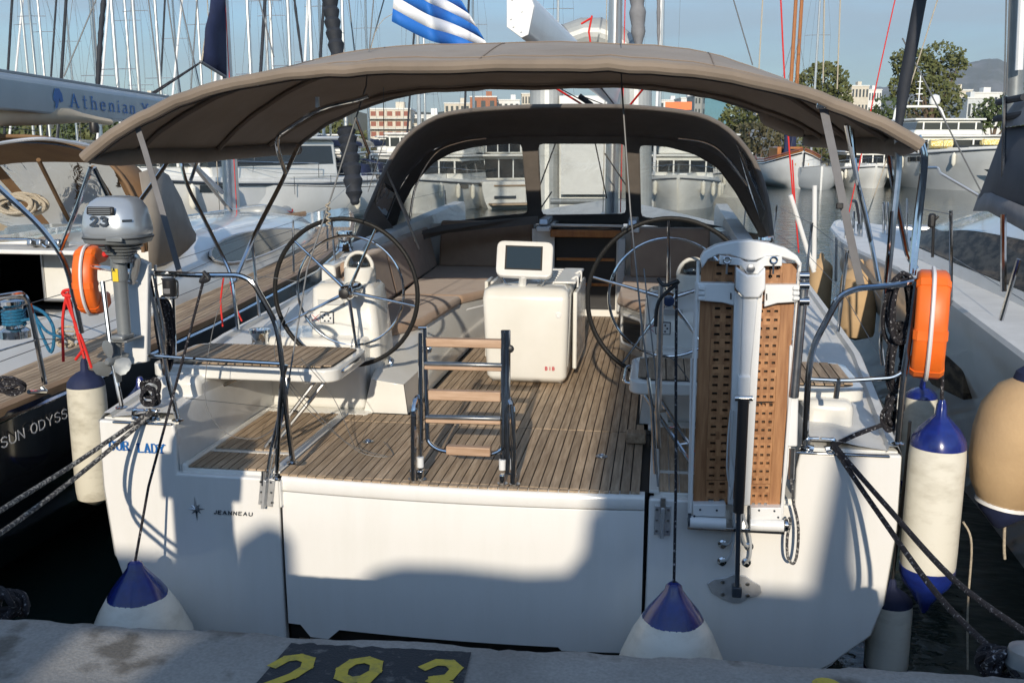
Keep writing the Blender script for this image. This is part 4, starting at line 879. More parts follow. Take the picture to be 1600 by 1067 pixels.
# ---- backstays with chainplates, turnbuckles
def stay(pts, r, m=None, nm='backstay', n=7): return MB().tube([at(p[0], p[1], Y=p[2]) for p in pts], r, n).build(nm, m or K['wire'], Y)
stay([(1028, 760, -.02), (1020, 640, .15), (1004, 520, .3), (985, 330, .55), (971, 128, .78)], .005)
tpm = at(971, 128, Y=.78); MB().tube([tpm, V((tpm.x - .12, 1.6, 6.6))], .004).build('backstay', K['wire'], Y)
stay([(1024, 740, .0), (1019, 640, .06), (1013, 590, .1)], .010, K['steel'], 'turnbuckle')
stay([(1030, 700, .02), (1027, 640, .03), (1029, 590, .04)], .0125, K['steel'], 'stay_tube')
stay([(1029, 640, .04), (1031, 520, .05), (1034, 440, .06)], .016, K['dsteel'], 'stay_tube')
stay([(1030, 700, .02), (1024, 580, .1), (1006, 420, .3)], .004)
stay([(415, 770, -.02), (430, 700, .02), (447, 620, .1), (480, 420, .4), (520, 300, .6), (572, 135, .8)], .005)
stay([(414, 760, -.01), (424, 700, .02), (440, 630, .08)], .009, K['steel'], 'turnbuckle')
stay([(430, 700, .02), (447, 620, .05), (452, 590, .08)], .010, K['steel'], 'turnbuckle')
stay([(599, 137, .8), (600, 220, .85), (575, 300, .9)], .0025)
tpm = at(572, 135, Y=.8); MB().tube([tpm, V((tpm.x + .16, 1.6, 6.6))], .004).build('backstay', K['wire'], Y)
def chain(px, py, ang=0):
    p = at(px, py, Y=-.004); f = thing('chainplate', None, None); f.parent = Y
    c = MB(); c.box((p.x, -.006, p.z), (.085, .012, .165), ry=ang); c.build('plate', K['plate'], f, bevel=.003)
    MB().box((p.x, -.03, p.z + .0), (.018, .05, .17), ry=ang).build('lug', K['plate'], f, bevel=.003)
    MB().tube([(p.x, -.04, p.z + .05), (p.x, -.03, p.z + .13)], .015, 8).build('toggle', K['dsteel'], f)
    for dx in (-.03, .03):
        for dz in (-.06, 0, .06): MB().lathe([(.008, 0), (.006, -.004)], (p.x + dx, -.012, p.z + dz), 'Y', 8).build('bolt', K['dsteel'], f)
chain(417, 768, R(8)); chain(1035, 812, 0)
# thin control wires dangling from the left backstay
for q in ([(470, 440, .1), (360, 445, .2), (320, 600, .1), (345, 670, .05), (400, 685, .05), (440, 660, .05)], [(452, 480, .1), (430, 560, .08), (500, 650, .25), (560, 705, .35), (613, 712, .4), (600, 690, .6)], [(438, 500, .1), (450, 600, .1), (540, 690, .3), (610, 714, .4)], [(470, 560, .3), (520, 620, .4), (555, 700, .45)]):
    MB().tube(spline([at(a, b, Y=c) for a, b, c in q], 6), .0022, 5).build('control_line', K['wire'], Y)
MB().tube([at(290, 622, Y=.1), at(460, 640, Y=.9)], .002, 5).build('control_line', K['wire'], Y)
# ---- mast and boom
mx_, my_ = .06, 7.6
ring = lambda z, a=.075, b=.12: [V((mx_ + a * math.cos(2 * math.pi * k / 16), my_ + b * math.sin(2 * math.pi * k / 16), z)) for k in range(16)]
msx = at(956, 300, Y=my_).x
def ringx(z): return [V((msx + .085 * math.cos(2 * math.pi * k / 16), my_ + .13 * math.sin(2 * math.pi * k / 16), z)) for k in range(16)]
MB().loft([ringx(1.9), ringx(21)]).build('mast', K['alu'], Y)
MB().tube([(msx - .10, my_ - .13, 2.1), (msx - .10, my_ - .13, 14)], .006, 6).build('halyard', K['wrope'], Y)
MB().tube([(msx + .12, my_ - .13, 2.1), (msx + .12, my_ - .13, 14)], .007, 6).build('halyard', K['red'], Y)
MB().tube([(msx + .03, my_ - .15, 2.1), (msx + .03, my_ - .15, 14)], .012, 6).build('halyard', K['grayfab'], Y)
bo = thing('boom', None, None); bo.parent = Y
b0 = [(792, -14), (826, -14), (835, 10), (826, 55), (815, 60), (792, 43)]
e_ = [at(x, y, Y=2.55) for x, y in b0]; gx = V((msx, my_ - .2, 3.55)); ce_ = sum(e_, V()) / 6
MB().loft([e_, [gx + (p - ce_) * .95 for p in e_]]).build('boom_section', K['white'], bo, bevel=.03, seg=3)
MB().prism([p + V((0, -.012, 0)) for p in e_], (0, .012, 0)).build('boom_end_cap', K['white'], bo, bevel=.004)
for x, y in ((800, 0), (815, 18), (798, 30), (814, 50), (802, 42)):
    MB().lathe([(.007, 0), (.005, -.004)], at(x, y, Y=2.53), 'Y', 8).build('rivet', K['dsteel'], bo)
MB().tube([at(828, 0, Y=2.55), at(838, 8, Y=2.8), gx + V((.05, -.3, -.16))], .008).build('boom_line', K['rope'], bo)
# mainsheet and black blocks ahead of the sprayhood
MB().tube([at(905, 150, Y=6.4), at(925, 165, Y=6.4)], .03, 8).build('mainsheet_block', K['black'], Y)
for q in ([(872, 137, 5.8), (905, 155, 6.3), (925, 168, 6.4)], [(908, 150, 6.3), (942, 163, 7)]): MB().tube([at(a, b, Y=c) for a, b, c in q], .006).build('sheet', K['rope'], Y)
for q in ([(868, 138, 6), (920, 170, 6.3)], [(1006, 138, 6), (980, 170, 6.3)], [(925, 25, 7.2), (920, 50, 7.2), (924, 76, 7.2)], [(925, 28, 7.2), (908, 38, 7.2)]): MB().tube([at(a, b, Y=c) for a, b, c in q], .012).build('reef_line', K['red'], Y)
for q in ([(862, 300, 6.5), (842, 330, 6.3)],[(868, 224, 6.5), (840, 300, 6.3)],[(930,224,6.6),(948,310,7)],[(945,240,6.8),(985,300,6.8)]): MB().tube([at(a, b, Y=c) for a, b, c in q], .008).build('rigging_line', K['rope'], Y)
# ---- cleats
def cleat(cx, cz, L_, s):
    c = thing('cleat', None, None); c.parent = Y
    MB().span((cx - L_ / 2, -.012, cz - .018), (cx + L_ / 2, .012, cz - .006)).build('chafe_strip', K['steel'], c, bevel=.004)
    for d in (-.062, .062):
        x = cx + d - (s * .06); MB().tube(spline([(x - d * .9, .04, cz + .055), (x, .04, cz + .052), (x + d * .15, .04, cz + .035), (x + d * .1, .04, cz + .01), (x - d * .5, .04, cz)], 4), [.008] * 4 + [.013] * 9 + [.018] * 4, 8).build('cleat_horn', K['steel'], c)
        MB().lathe([(.03, 0), (.03, .012), (.012, .02)], (x, .05, cz), n=14).build('cleat_foot', K['steel'], c)
cleat(-1.93, 1.405, .36, 0); cleat(1.86, 1.405, .56, 1)
# ---- winches on the coamings
for x, y in ((-1.78, 1.35), (1.78, 1.55), (-1.82, 3.4), (1.82, 3.4)):
    z = 1.52 + min(.5, max(0, (y - 2.2) * .5)); wz = thing('winch', None, None); wz.parent = Y
    MB().lathe([(.085, 0), (.07, .03), (.055, .08), (.06, .13), (.075, .15), (.072, .17), (.03, .175)], (x, y, z), n=24).build('winch_drum', K['steel'], wz)
    MB().lathe([(.068, .005), (.072, .03), (.062, .045)], (x, y, z), n=20).build('winch_base', K['black'], wz)
# ---- swim ladder
ld = thing('swim_ladder', None, None); ld.parent = Y
def lt(pts, r=.0165, m=None, nm='ladder_rail', f=.06): return MB().tube(fillet([at(p[0], p[1], Y=p[2]) for p in pts], f, 5), r, 10).build(nm, m or K['steel'], ld)
lt([(646, 752, .0), (646, 640, .03), (650, 622, .07), (657, 620, .1), (657, 730, .04)])
lt([(657, 520, .14), (657, 700, .05)], .013); lt([(664, 510, .14), (667, 640, .08), (668, 690, .05), (682, 702, .04), (700, 706, .04), (770, 710, .04), (786, 702, .04), (786, 516, .12)], .0125, f=.12)
lt([(793, 516, .12), (793, 740, .03)], .0165); lt([(802, 755, 0), (801, 640, .03), (798, 628, .07), (790, 618, .1), (786, 640, .08), (786, 720, .04)]); lt([(799, 632, .02), (804, 700, .0), (803, 756, .0)], .012)
for px, py in ((657, 728), (785, 732)): MB().tube([at(px, py, Y=.03) + V((0, 0, -.005)), at(px, py, Y=.03) + V((0, 0, .052))], .0195, 12).build('white_sleeve', K['white'], ld)
for px, py in ((656, 745), (784, 752), (803, 757), (644, 754)):
    p = at(px, py, Y=.0); MB().box((p.x, p.y + .02, SZ + .03), (.03, .04, .06)).build('hinge_lug', K['steel'], ld, bevel=.006); MB().lathe([(.03, 0), (.03, .005)], (p.x, .03, SZ), n=14).build('hinge_foot', K['dsteel'], ld)
for (x0, x1, y0_, hh, yy) in ((667, 785, 534, .047, .13), (664, 785, 573, .022, .11), (670, 783, 616, .055, .09), (666, 783, 656, .022, .07), (698, 767, 702, .05, .035)):
    a, b = at(x0, y0_, Y=yy), at(x1, y0_ + 3, Y=yy); mid = (a + b) / 2
    MB().box(tuple(mid), ((b - a).length, .05, hh), ry=math.atan2(a.z - b.z, b.x - a.x)).build('rung', K['rung'], ld, bevel=.006)
    if hh < .03: MB().box((mid.x, mid.y - .004, mid.z + .02), ((b - a).length, .045, .016), ry=math.atan2(a.z - b.z, b.x - a.x)).build('rung_bar', K['dsteel'], ld, bevel=.003)
MB().lathe([(.022, 0), (.02, -.02), (.01, -.025)], at(797, 545, Y=.12), 'Y', 14).build('ladder_knob', K['black'], ld)
MB().lathe([(.022, 0), (.02, -.02), (.01, -.025)], at(669, 546, Y=.16), 'Y', 14).build('ladder_knob', K['steel'], ld)
for px, py in ((790, 518), (660, 512)): MB().tube([at(px - 6, py, Y=.12), at(px + 7, py, Y=.12)], .009).build('ladder_pin', K['steel'], ld)
# ---- passerelle folded upright against the stern
ps = thing('folded_gangway', None, None); ps.parent = Y
def pp(x, y, d=0): # leaning plane just aft of the stern
    return onplane(x, y, (0, -.10 + d, 1.0), (0, 1, -.02))
def slab(pts, d0, d1, nm, m, bev=.004, **k):
    a = [pp(x, y, d0) for x, y in pts]; return MB().prism(a, (0, d1 - d0, 0)).build(nm, m, ps, bevel=bev, **k)
# timber gratings: board with real holes, two columns
def grating(x0t, x1t, x0b, x1b, ytop, ybot, cols, hx, plainR, nrow):
    A_ = [pp(x0t, ytop, .02), pp(x1t, ytop, .02), pp(x1b, ybot, .02), pp(x0b, ybot, .02)]
    holes = []; B = lambda u, v: A_[0].lerp(A_[1], u).lerp(A_[3].lerp(A_[2], u), v)
    g = thing('wooden_grating', None, None); g.parent = ps
    # solid side boards
    u0, u1 = cols
    MB().prism([B(0, 0), B(u0 - .01, 0), B(u0 - .01, 1), B(0, 1)], (0, .025, 0)).build('side_board', K['newteak'], g, bevel=.002)
    MB().prism([B(u1 + .01, 0), B(1, 0), B(1, 1), B(u1 + .01, 1)], (0, .025, 0)).build('side_board', K['newteak'], g, bevel=.002)
    for r in range(nrow):
        v0, v1 = r / nrow, (r + 1) / nrow
        if r == nrow - 4: v1 -= .002
        nh = hx; loops = []
        for k in range(nh):
            ua = u0 + (u1 - u0) * (k + .25) / nh; ub = u0 + (u1 - u0) * (k + .75) / nh; va = v0 + (v1 - v0) * .30; vb = v0 + (v1 - v0) * .60
            loops.append([B(ua, va), B(ub, va), B(ub, vb), B(ua, vb)])
        MB().holed([B(u0 - .008, v0), B(u1 + .008, v0), B(u1 + .008, v1), B(u0 - .008, v1)], loops, (0, .022, 0)).build('grating_slat', K['newteak'], g, flat=True)
    MB().prism([B(.02, .01) + V((0, .03, 0)), B(.98, .01) + V((0, .03, 0)), B(.98, .99) + V((0, .03, 0)), B(.02, .99) + V((0, .03, 0))], (0, .004, 0)).build('hole_shade_sheet', K['black'], g, flat=True)  # black sheet puts the shade behind the grating holes
grating(1096, 1150, 1083, 1136, 408, 788, (.36, 1.0), 2, 0, 29)
grating(1186, 1246, 1172, 1218, 412, 794, (.0, .62), 3, 0, 29)
W_ = K['white']
# arched head
arch = [(1094, 404), (1100, 394), (1118, 384), (1145, 378), (1172, 376), (1202, 380), (1228, 388), (1246, 400), (1252, 410), (1250, 418), (1242, 408), (1215, 400), (1198, 401), (1180, 407), (1170, 407), (1158, 404), (1140, 398), (1122, 398), (1106, 406), (1097, 420)]
slab(arch, -.05, .04, 'arched_head', W_, .006)
slab([(1124, 399), (1156, 404), (1166, 410), (1182, 410), (1196, 401), (1222, 401), (1222, 416), (1195, 416), (1184, 428), (1168, 428), (1158, 415), (1124, 413)], -.06, .0, 'head_bracket', W_, .004)
for x in (1136, 1209):
    p = pp(x, 409, -.07); MB().tube([p + V((.016 * math.cos(a), 0, .016 * math.sin(a) + .008)) for a in [k * math.pi / 6 for k in range(12)]], .005, 6, closed=True).build('eye_bolt', K['steel'], ps); MB().tube([p + V((0, 0, -.01)), p + V((0, 0, -.06))], .005).build('eye_shank', K['dsteel'], ps)
MB().lathe([(.02, 0), (.02, -.012), (.01, -.014)], pp(1173, 420, -.065), 'Y', 16).build('pivot_bolt', K['dsteel'], ps)
# cross arms
slab([(1090, 442), (1148, 443), (1148, 478), (1128, 473), (1090, 470)], -.035, .03, 'cross_arm', W_, .005)
slab([(1196, 445), (1250, 445), (1247, 472), (1215, 474), (1194, 480)], -.035, .03, 'cross_arm', W_, .005)
for pts in ([(1141, 458), (1143, 458), (1143, 468), (1141, 468)], [(1197, 459), (1199, 459), (1199, 469), (1197, 469)]): slab(pts, -.04, -.034, 'slot', K['black'], 0)
for x, ys in ((1096, (450, 458, 466)), (1244, (450, 458, 466))):
    for y in ys: MB().box(tuple(pp(x, y, -.045)), (.03, .02, .018)).build('hinge_block', W_, ps, bevel=.003)
# central beam
slab([(1150, 418), (1168, 430), (1184, 430), (1196, 418), (1196, 452), (1186, 466), (1162, 466), (1150, 452)], -.10, .0, 'beam_collar', W_, .008)
slab([(1148, 455), (1160, 466), (1189, 466), (1192, 455), (1172, 790), (1138, 788)], -.05, .02, 'beam_back', W_, .004)
slab([(1161, 467), (1184, 467), (1172, 600), (1156, 600)], -.085, -.045, 'beam_front', W_, .008)
slab([(1154, 588), (1173, 588), (1172, 626), (1152, 626)], -.10, -.04, 'ram_socket', W_, .006)
# hydraulic ram
MB().tube([pp(1162, 622, -.13), pp(1154, 800, -.13)], .027, 16).build('ram_cylinder', K['black'], ps)
MB().tube([pp(1157, 625, -.10), pp(1147, 790, -.10)], .008, 8).build('ram_pipe', K['steel'], ps)
MB().tube([pp(1154, 800, -.13), pp(1152, 915, -.07)], .0125, 12).build('ram_rod', K['dktxt'], ps)
MB().tube([pp(1148, 622, -.13), pp(1176, 622, -.13)], .016, 12).build('ram_pin', K['steel'], ps)
MB().box(tuple(pp(1151, 922, -.05)), (.05, .06, .06)).build('ram_clevis', K['dktxt'], ps, bevel=.008)
for q in ([(1142, 640), (1138, 680), (1136, 730), (1140, 760)], [(1146, 642), (1142, 700), (1148, 745), (1140, 780)]): MB().tube(spline([pp(x, y, -.075) for x, y in q], 5), .005, 6).build('hydraulic_hose', K['grey'], ps)
# foot beam with axle
slab([(1083, 788), (1134, 788), (1134, 808), (1083, 806)], -.03, .05, 'foot_plate', W_, .004)
slab([(1173, 793), (1222, 793), (1222, 812), (1173, 812)], -.03, .05, 'foot_plate', W_, .004)
MB().tube([pp(1078, 815, -.02), pp(1134, 818, -.02)], .032, 18).build('foot_roller', W_, ps); MB().tube([pp(1172, 819, -.02), pp(1224, 821, -.02)], .032, 18).build('foot_roller', W_, ps)
slab([(1074, 822), (1226, 829), (1226, 835), (1074, 827)], -.03, .095, 'foot_angle', K['steel'], .002)
for x, y in ((1075, 812), (1226, 820)): MB().lathe([(.034, 0), (.034, .014), (.015, .02)], pp(x, y, -.01), 'X', 14).build('axle_washer', K['dktxt'] if x < 1100 else K['steel'], ps)
for x, y in ((1094, 796), (1120, 797), (1085, 806), (1186, 797), (1210, 798), (1216, 808)): MB().lathe([(.006, 0), (.005, -.004)], pp(x, y, -.031), 'Y', 8).build('screw', K['dktxt'], ps)
# side frames
for a, b in (((1091, 408), (1079, 800)), ((1250, 410), (1221, 808))): MB().tube([pp(*a, .0), pp(*b, .0)], .0085, 8).build('frame_edge', W_, ps)
slab([(1246, 440), (1254, 440), (1236, 700), (1222, 800), (1219, 800), (1236, 600)], .02, .06, 'frame_side', W_, .003)
slab([(1234, 540), (1250, 540), (1246, 698), (1228, 698)], .0, .06, 'guard_cover', W_, .008)
MB().tube([pp(1257, 430, .0), pp(1240, 620, .0)], .025, 12).build('stanchion_tube', K['dsteel'], ps)
for y in (431, 446, 471): MB().tube([pp(1249, y, -.02), pp(1264, y, -.02)], .022, 12).build('clamp', K['steel'], ps)
MB().tube([pp(1238, 700, .02), pp(1236, 748, .02)], .016, 10).build('tube_end', K['dsteel'], ps)
MB().tube(spline([pp(x, y, -.03) for x, y in ((1237, 748), (1239, 780), (1247, 820), (1246, 860), (1240, 880), (1231, 870), (1230, 840), (1235, 815), (1233, 808))], 6), .0075, 8).build('rope_loop', K['mixrope'], ps)
# base plate of the ram
bpz = [(1105, 912), (1115, 905), (1135, 902), (1146, 897), (1165, 900), (1175, 907), (1188, 915), (1190, 926), (1182, 932), (1168, 935), (1155, 942), (1145, 942), (1130, 936), (1112, 926)]
MB().prism([at(x, y, Y=-.012) for x, y in bpz], (0, .012, 0)).build('ram_base_plate', K['plate'], ps, bevel=.002)
for x, y in ((1129, 909), (1129, 928), (1168, 912), (1168, 930)): MB().lathe([(.012, 0), (.010, -.005), (.004, -.006)], at(x, y, Y=-.013), 'Y', 12).build('bolt', K['dsteel'], ps)
for x, y in ((1129, 849), (1128, 876), (1170, 853), (1166, 878)):
    q = at(x, y, Y=-.001); f = MB().lathe([(.026, 0), (.024, -.006), (.014, -.012), (.012, -.04)], q, 'Y', 14).build('hose_fitting', K['steel'], ps)
for q in ([(1129, 849, -.04), (1140, 848, -.07), (1146, 830, -.09), (1146, 800, -.1)], [(1128, 876, -.04), (1140, 870, -.08), (1147, 840, -.09), (1147, 800, -.1)], [(1170, 853, -.04), (1164, 850, -.07), (1158, 830, -.09), (1157, 800, -.1)], [(1166, 878, -.04), (1172, 868, -.08), (1172, 840, -.09), (1160, 800, -.1)]):
    MB().tube(spline([at(a, b, Y=c) for a, b, c in q], 5), .0075, 8).build('hydraulic_hose', K['grey'], ps)
# thin white ladder-like frame seen left of the gangway
for a, b in (((1081, 560, .0), (1077, 800, -.05)), ((1088, 440, .0), (1084, 560, .0))): MB().tube([at(*a[:2], Y=a[2]), at(*b[:2], Y=b[2])], .008).build('side_rod', W_, ps)
# ---- names on the stern
ax, ay = at(171, 706, Y=-.003), at(262, 710, Y=-.003)
letters('OUR', at(172, 702, Y=-.003), ay - ax, (0, 0, 1), .051, .21, K['bluetxt'], 'letter', Y, wf=.82, gap=.33, serif=1)
letters('LADY', at(217, 706, Y=-.003), ay - ax, (0, 0, 1), .051, .21, K['bluetxt'], 'letter', Y, wf=.82, gap=.33, serif=1)
letters('JEANNEAU', at(335, 802, Y=-.003), at(400, 806, Y=0) - at(335, 802, Y=0), (.12, 0, 1), .020, .22, K['dktxt'], 'letter', Y, wf=1.4, gap=.45)
c = at(306, 795, Y=-.004); mb = MB()
for k in range(8):
    a = R(90 + 45 * k + 3); L_ = (.075 if k % 4 == 0 else .062) if k % 2 == 0 else .042; 
    if k % 4 == 2: L_ = .058
    tip = c + V((L_ * math.cos(a), 0, L_ * math.sin(a)))
    for sg in (-1, 1):
        b = c + V((.017 * math.cos(a + sg * R(24)), 0, .017 * math.sin(a + sg * R(24))))
        m_ = MB().add([c + V((0, -.008, 0)), b, tip], [(0, 1, 2)]); (m_.build('star_point', K['dktxt'] if sg > 0 else K['silver'], Y, flat=True))
# ------------------------------------------------------------------ outboard motor on its bracket
om = thing('outboard_motor', 'silver outboard motor with number 2.3 clamped to the left stern rail', 'outboard motor')
MB().prism([at(204, 402, Y=.0), at(231, 412, Y=.0), at(229, 566, Y=.0), at(192, 572, Y=.0), at(196, 470, Y=.0)], (0, .05, 0)).build('motor_pad', K['white'], Y, bevel=.008)
oc = at(183, 345, Y=-.14)
def oring(z, sx, sy, dx=0, dy_=0, pw_=2.6, n=28):
    o = []
    for k in range(n):
        t = 2 * math.pi * k / n; c_, s_ = math.cos(t), math.sin(t)
        o.append(V((oc.x + dx + sx * math.copysign(abs(c_) ** (2 / pw_), c_), oc.y + dy_ + sy * math.copysign(abs(s_) ** (2 / pw_), s_), oc.z + z)))
    return o
u_ = 6.2 / FPX * .98
MB().loft([oring(-.100, .130, .125), oring(-.085, .160, .150), oring(-.05, .170, .160), oring(-.02, .168, .158), oring(.03, .158, .150, 0), oring(.07, .146, .138, .0, .005), oring(.10, .125, .120, .0, .01), oring(.122, .095, .095, .0, .015), oring(.13, .05, .06, .0, .015)]).build('cowl', K['cowl'], om, ang=60)
MB().loft([oring(-.125, .115, .11), oring(-.112, .158, .15), oring(-.085, .170, .161), oring(-.078, .171, .162)]).build('cowl_skirt', K['motor'], om)
MB().loft([oring(-.088, .1725, .1635), oring(-.082, .1725, .1635)]).build('cowl_band', K['black'], om)
for k in range(4): MB().loft([oring(-.130 - .018 * k, .11 - .016 * k, .10 - .012 * k, .01), oring(-.140 - .018 * k, .105 - .016 * k, .095 - .012 * k, .01)]).build('engine_fin', K['motor'], om)
MB().loft([oring(-.125, .098, .09, .01), oring(-.19, .05, .05, .01), oring(-.22, .045, .05, .01)]).build('engine_block', K['motor'], om)
g_ = MB().box((oc.x - .0, oc.y - .150, oc.z + .062), (.15, .02, .042), rx=R(-12)).build('grille', K['black'], om, bevel=.008)
for k in range(4): MB().box((oc.x - .0, oc.y - .161, oc.z + .047 + k * .010), (.12, .004, .003), rx=R(-12)).build('grille_bar', K['motor'], om)
letters('23', (oc.x - .052, oc.y - .166, oc.z - .012), (1, .0, 0), (0, .14, 1), .042, .27, K['dktxt'], 'digit', om, wf=1.35, gap=.28, depth=.003)
MB().box((oc.x + .125, oc.y - .12, oc.z + .01), (.05, .006, .012), rz=R(40)).build('side_lettering', K['dktxt'], om)
MB().box((oc.x + .07, oc.y - .163, oc.z - .085), (.09, .01, .022)).build('latch', K['motor'], om, bevel=.003)
sh0 = at(184, 392, Y=-.12); sh1 = at(184, 530, Y=-.12)
MB().tube([sh0 + V((0, 0, .05)), V((sh0.x, sh0.y, sh0.z - .10)), V((sh0.x - .0, sh0.y, sh1.z))], [.05, .038, .035], 16).build('leg', K['motor'], om)
MB().tube([V((sh0.x, sh0.y, sh0.z - .16)), V((sh0.x, sh0.y, sh0.z - .04))], .043, 14).build('swivel_sleeve', K['motor'], om)
MB().box((sh0.x, sh0.y - .043, at(181, 430, Y=-.16).z), (.033, .004, .068)).build('warning_sticker', K['yellow'], om)
letters('A', (sh0.x - .011, sh0.y - .0465, at(181, 424, Y=-.16).z), (1, 0, 0), (0, 0, 1), .018, .2, K['dktxt'], 'letter', om)
MB().box((sh0.x, sh0.y + .02, sh1.z - .0), (.10, .17, .012)).build('splash_plate', K['motor'], om, bevel=.004)
MB().box((sh0.x, sh0.y - .02, sh1.z + .02), (.075, .12, .03)).build('leg_flare', K['motor'], om, bevel=.01)
gc = at(184, 560, Y=-.12); gy = V((gc.x, gc.y, gc.z))
MB().tube([gy + V((0, .1, 0)), gy + V((0, .03, 0)), gy + V((0, -.05, 0)), gy + V((0, -.09, 0))], [.012, .033, .03, .01], 14).build('gearcase', K['motor'], om)
MB().tube([V((gc.x, sh0.y, sh1.z)), gy], [.03, .022], 10).build('lower_leg', K['motor'], om)
pr = thing('propeller', None, None); pr.parent = om
for k in range(3):
    a = R(100 + 120 * k); d = V((math.cos(a), 0, math.sin(a))); q = V((-d.z, 0, d.x)); hub = gy + V((0, -.07, 0))
    MB().loft([[hub + d * r + q * w_ * math.cos(t) + V((0, w_ * .5 * math.cos(t) + .004 * math.sin(t), 0)) for t in [j * math.pi / 4 for j in range(8)]] for r, w_ in ((.02, .016), (.05, .04), (.085, .046), (.108, .03), (.116, .008))]).build('blade', K['motor'], pr)
MB().lathe([(.024, .03), (.024, -.02), (.012, -.04)], gy + V((0, -.07, 0)), 'Y', 14).build('propeller_hub', K['motor'], pr)
MB().prism([gy + V((0, .02, -.02)), gy + V((0, -.06, -.02)), gy + V((0, -.03, -.13)), gy + V((0, .01, -.13))], (.008, 0, 0)).build('skeg', K['motor'], om)
MB().tube(fillet([at(203, 395, Y=-.1), at(215, 403, Y=-.08), at(212, 425, Y=-.06), at(205, 442, Y=-.05)], .03), .02, 8).build('clamp_bracket', K['alu'], om)
for y in (408, 440): MB().tube([at(190, y, Y=-.1), at(214, y, Y=-.03)], .012, 8).build('clamp_screw', K['alu'], om)
MB().tube(fillet([at(163, 374, Y=-.25), at(170, 392, Y=-.28), at(165, 385, Y=-.25)], .01), .009, 6).build('tiller_catch', K['black'], om)
MB().lathe([(.02, 0), (.018, -.02), (.01, -.03)], at(167, 397, Y=-.15), 'Y', 12).build('kill_switch', K['red'], om)
# stern light on the left rail
nl = MB().lathe([(.035, -.05), (.038, -.04), (.038, .04), (.03, .05)], at(265, 449, Y=.03), n=18).build('navigation_light', K['black'], Y); MB().lathe([(.03, 0), (.034, .01), (.034, .035), (.03, .04)], at(265, 460, Y=.025), n=18).build('light_lens', K['grayfab'], nl)
MB().tube(fillet([at(250, 466, Y=.1), at(278, 466, Y=.1), at(278, 438, Y=.1), at(252, 436, Y=.1)], .02), .005).build('light_guard', K['steel'], nl)
# ------------------------------------------------------------------ horseshoe lifebuoys
def horseshoe(name_loc, h, label, tiltx, rz, dep=.13, wid=.42):
    t = thing('horseshoe_lifebuoy', label, 'lifebuoy', name_loc, rz, 'orange horseshoe lifebuoys on the stern rails')
    path = []; w_ = wid / 2
    for k in range(25):
        a = R(-200 + 220 * k / 24); path.append(V((0, w_ * math.cos(a), .0 + h * .32 * math.sin(a) - h * .12)))
    path = [V((0, w_ * .92, h * .45))] + [V((0, w_, h * .1))] + [V((0, w_ * math.cos(a), -h * .14 + h * .33 * math.sin(a))) for a in [R(-10 - 160 * k / 14) for k in range(15)]] + [V((0, -w_, h * .1)), V((0, -w_ * .92, h * .45))]
    path = [V((0, p.z * .8, p.y)) for p in path]
    rows = []
    for i, p in enumerate(path):
        a = path[max(i - 1, 0)]; b = path[min(i + 1, len(path) - 1)]; d = (b - a).normalized(); q = d.cross(V((1, 0, 0))).normalized(); sc = .8 if i in (0, len(path) - 1) else 1
        rows.append([p + q * (.055 * sc * y_) + V((dep / 2 * x_ * sc, 0, 0)) for x_, y_ in ((-.75, -1), (.75, -1), (1, -.7), (1, .7), (.75, 1), (-.75, 1), (-1, .7), (-1, -.7))])
    MB().loft(rows).build('foam_body', K['orange'], t, ang=50)
    lp = [p + (p - V((0, .05, 0))).normalized() * .066 for p in path[1:-1]]
    MB().tube(lp, .010, 6).build('grab_line', K['whtxt'], t)
    for i in (3, 9, 14): MB().loft([[q + (r - q) * 1.0 for r in []] or [rows[j][m_] + (rows[j][m_] - path[j]) * .06 for m_ in range(8)] for j in (i, i + 1)]).build('strap', K['orange'], t)
    return t
horseshoe(tuple(at(146, 436, Y=.45)), .34, 'orange horseshoe lifebuoy hanging behind the outboard motor', 0, R(10), .12, .30)
horseshoe(tuple(at(1452, 506, Y=.12)), .44, 'orange horseshoe lifebuoy on the right stern rail beside the black rope coil', 0, R(-12), .15, .43)
# ------------------------------------------------------------------ fenders
def fender(loc, r, h, label, bodym='fwhite', endm='fblue', rope=None, group=None, caph=.28, bottom=True, tilt=0, mr='rope', neck=.16):
    t = thing('fender', label, 'fender', loc, 0, group)
    n = 26; H = h
    capb = H * (1 - caph)
    bd = [(r * .93, -H * .0), (r * .99, H * .06), (r, H * .15), (r, capb * .9), (r * .97, capb)]
    if bottom: bd = [(r * .80, -.05 * H)] + bd
    MB().lathe([(r * .1, -.07 * H)] + bd + [(r * .1, capb + .001)], (0, 0, 0), n=n).build('fender_body', K[bodym], t, ang=50)
    top = MB(); rows = []
    for q, z in ((r * .985, capb - .004), (r * .94, capb + (H - capb) * .18), (r * .72, capb + (H - capb) * .45), (r * .42, capb + (H - capb) * .68), (r * .2, H * .97), (r * .17, H * 1.03), (r * .1, H * 1.06)):
        rg = []
        for k in range(28):
            a = 2 * math.pi * k / 28; ple = 1 + .10 * math.cos(a * 7) * min(1, (z - capb) / (H - capb)) ; rg.append(V((q * ple * math.cos(a), q * ple * math.sin(a), z)))
        rows.append(rg)
    top.loft(rows); top.build('fender_end', K[endm], t, ang=60)
    if bottom:
        MB().lathe([(r * 1.004, .045 * H), (r * 1.0, .0), (r * .84, -.065 * H), (r * .6, -.11 * H), (r * .25, -.2 * H), (r * .12, -.25 * H), (r * .05, -.26 * H)], (0, 0, 0), n=n).build('fender_end', K[endm], t)
    if rope: MB().tube(spline([V(p) - V(loc) for p in rope], 5), .009, 7).build('fender_line', K[mr], t)
    return t
GF = 'fenders hanging round the stern'
def fz(x, yb, yt, Yv): return at(x, yb, Y=Yv), at(x, yt, Y=Yv)
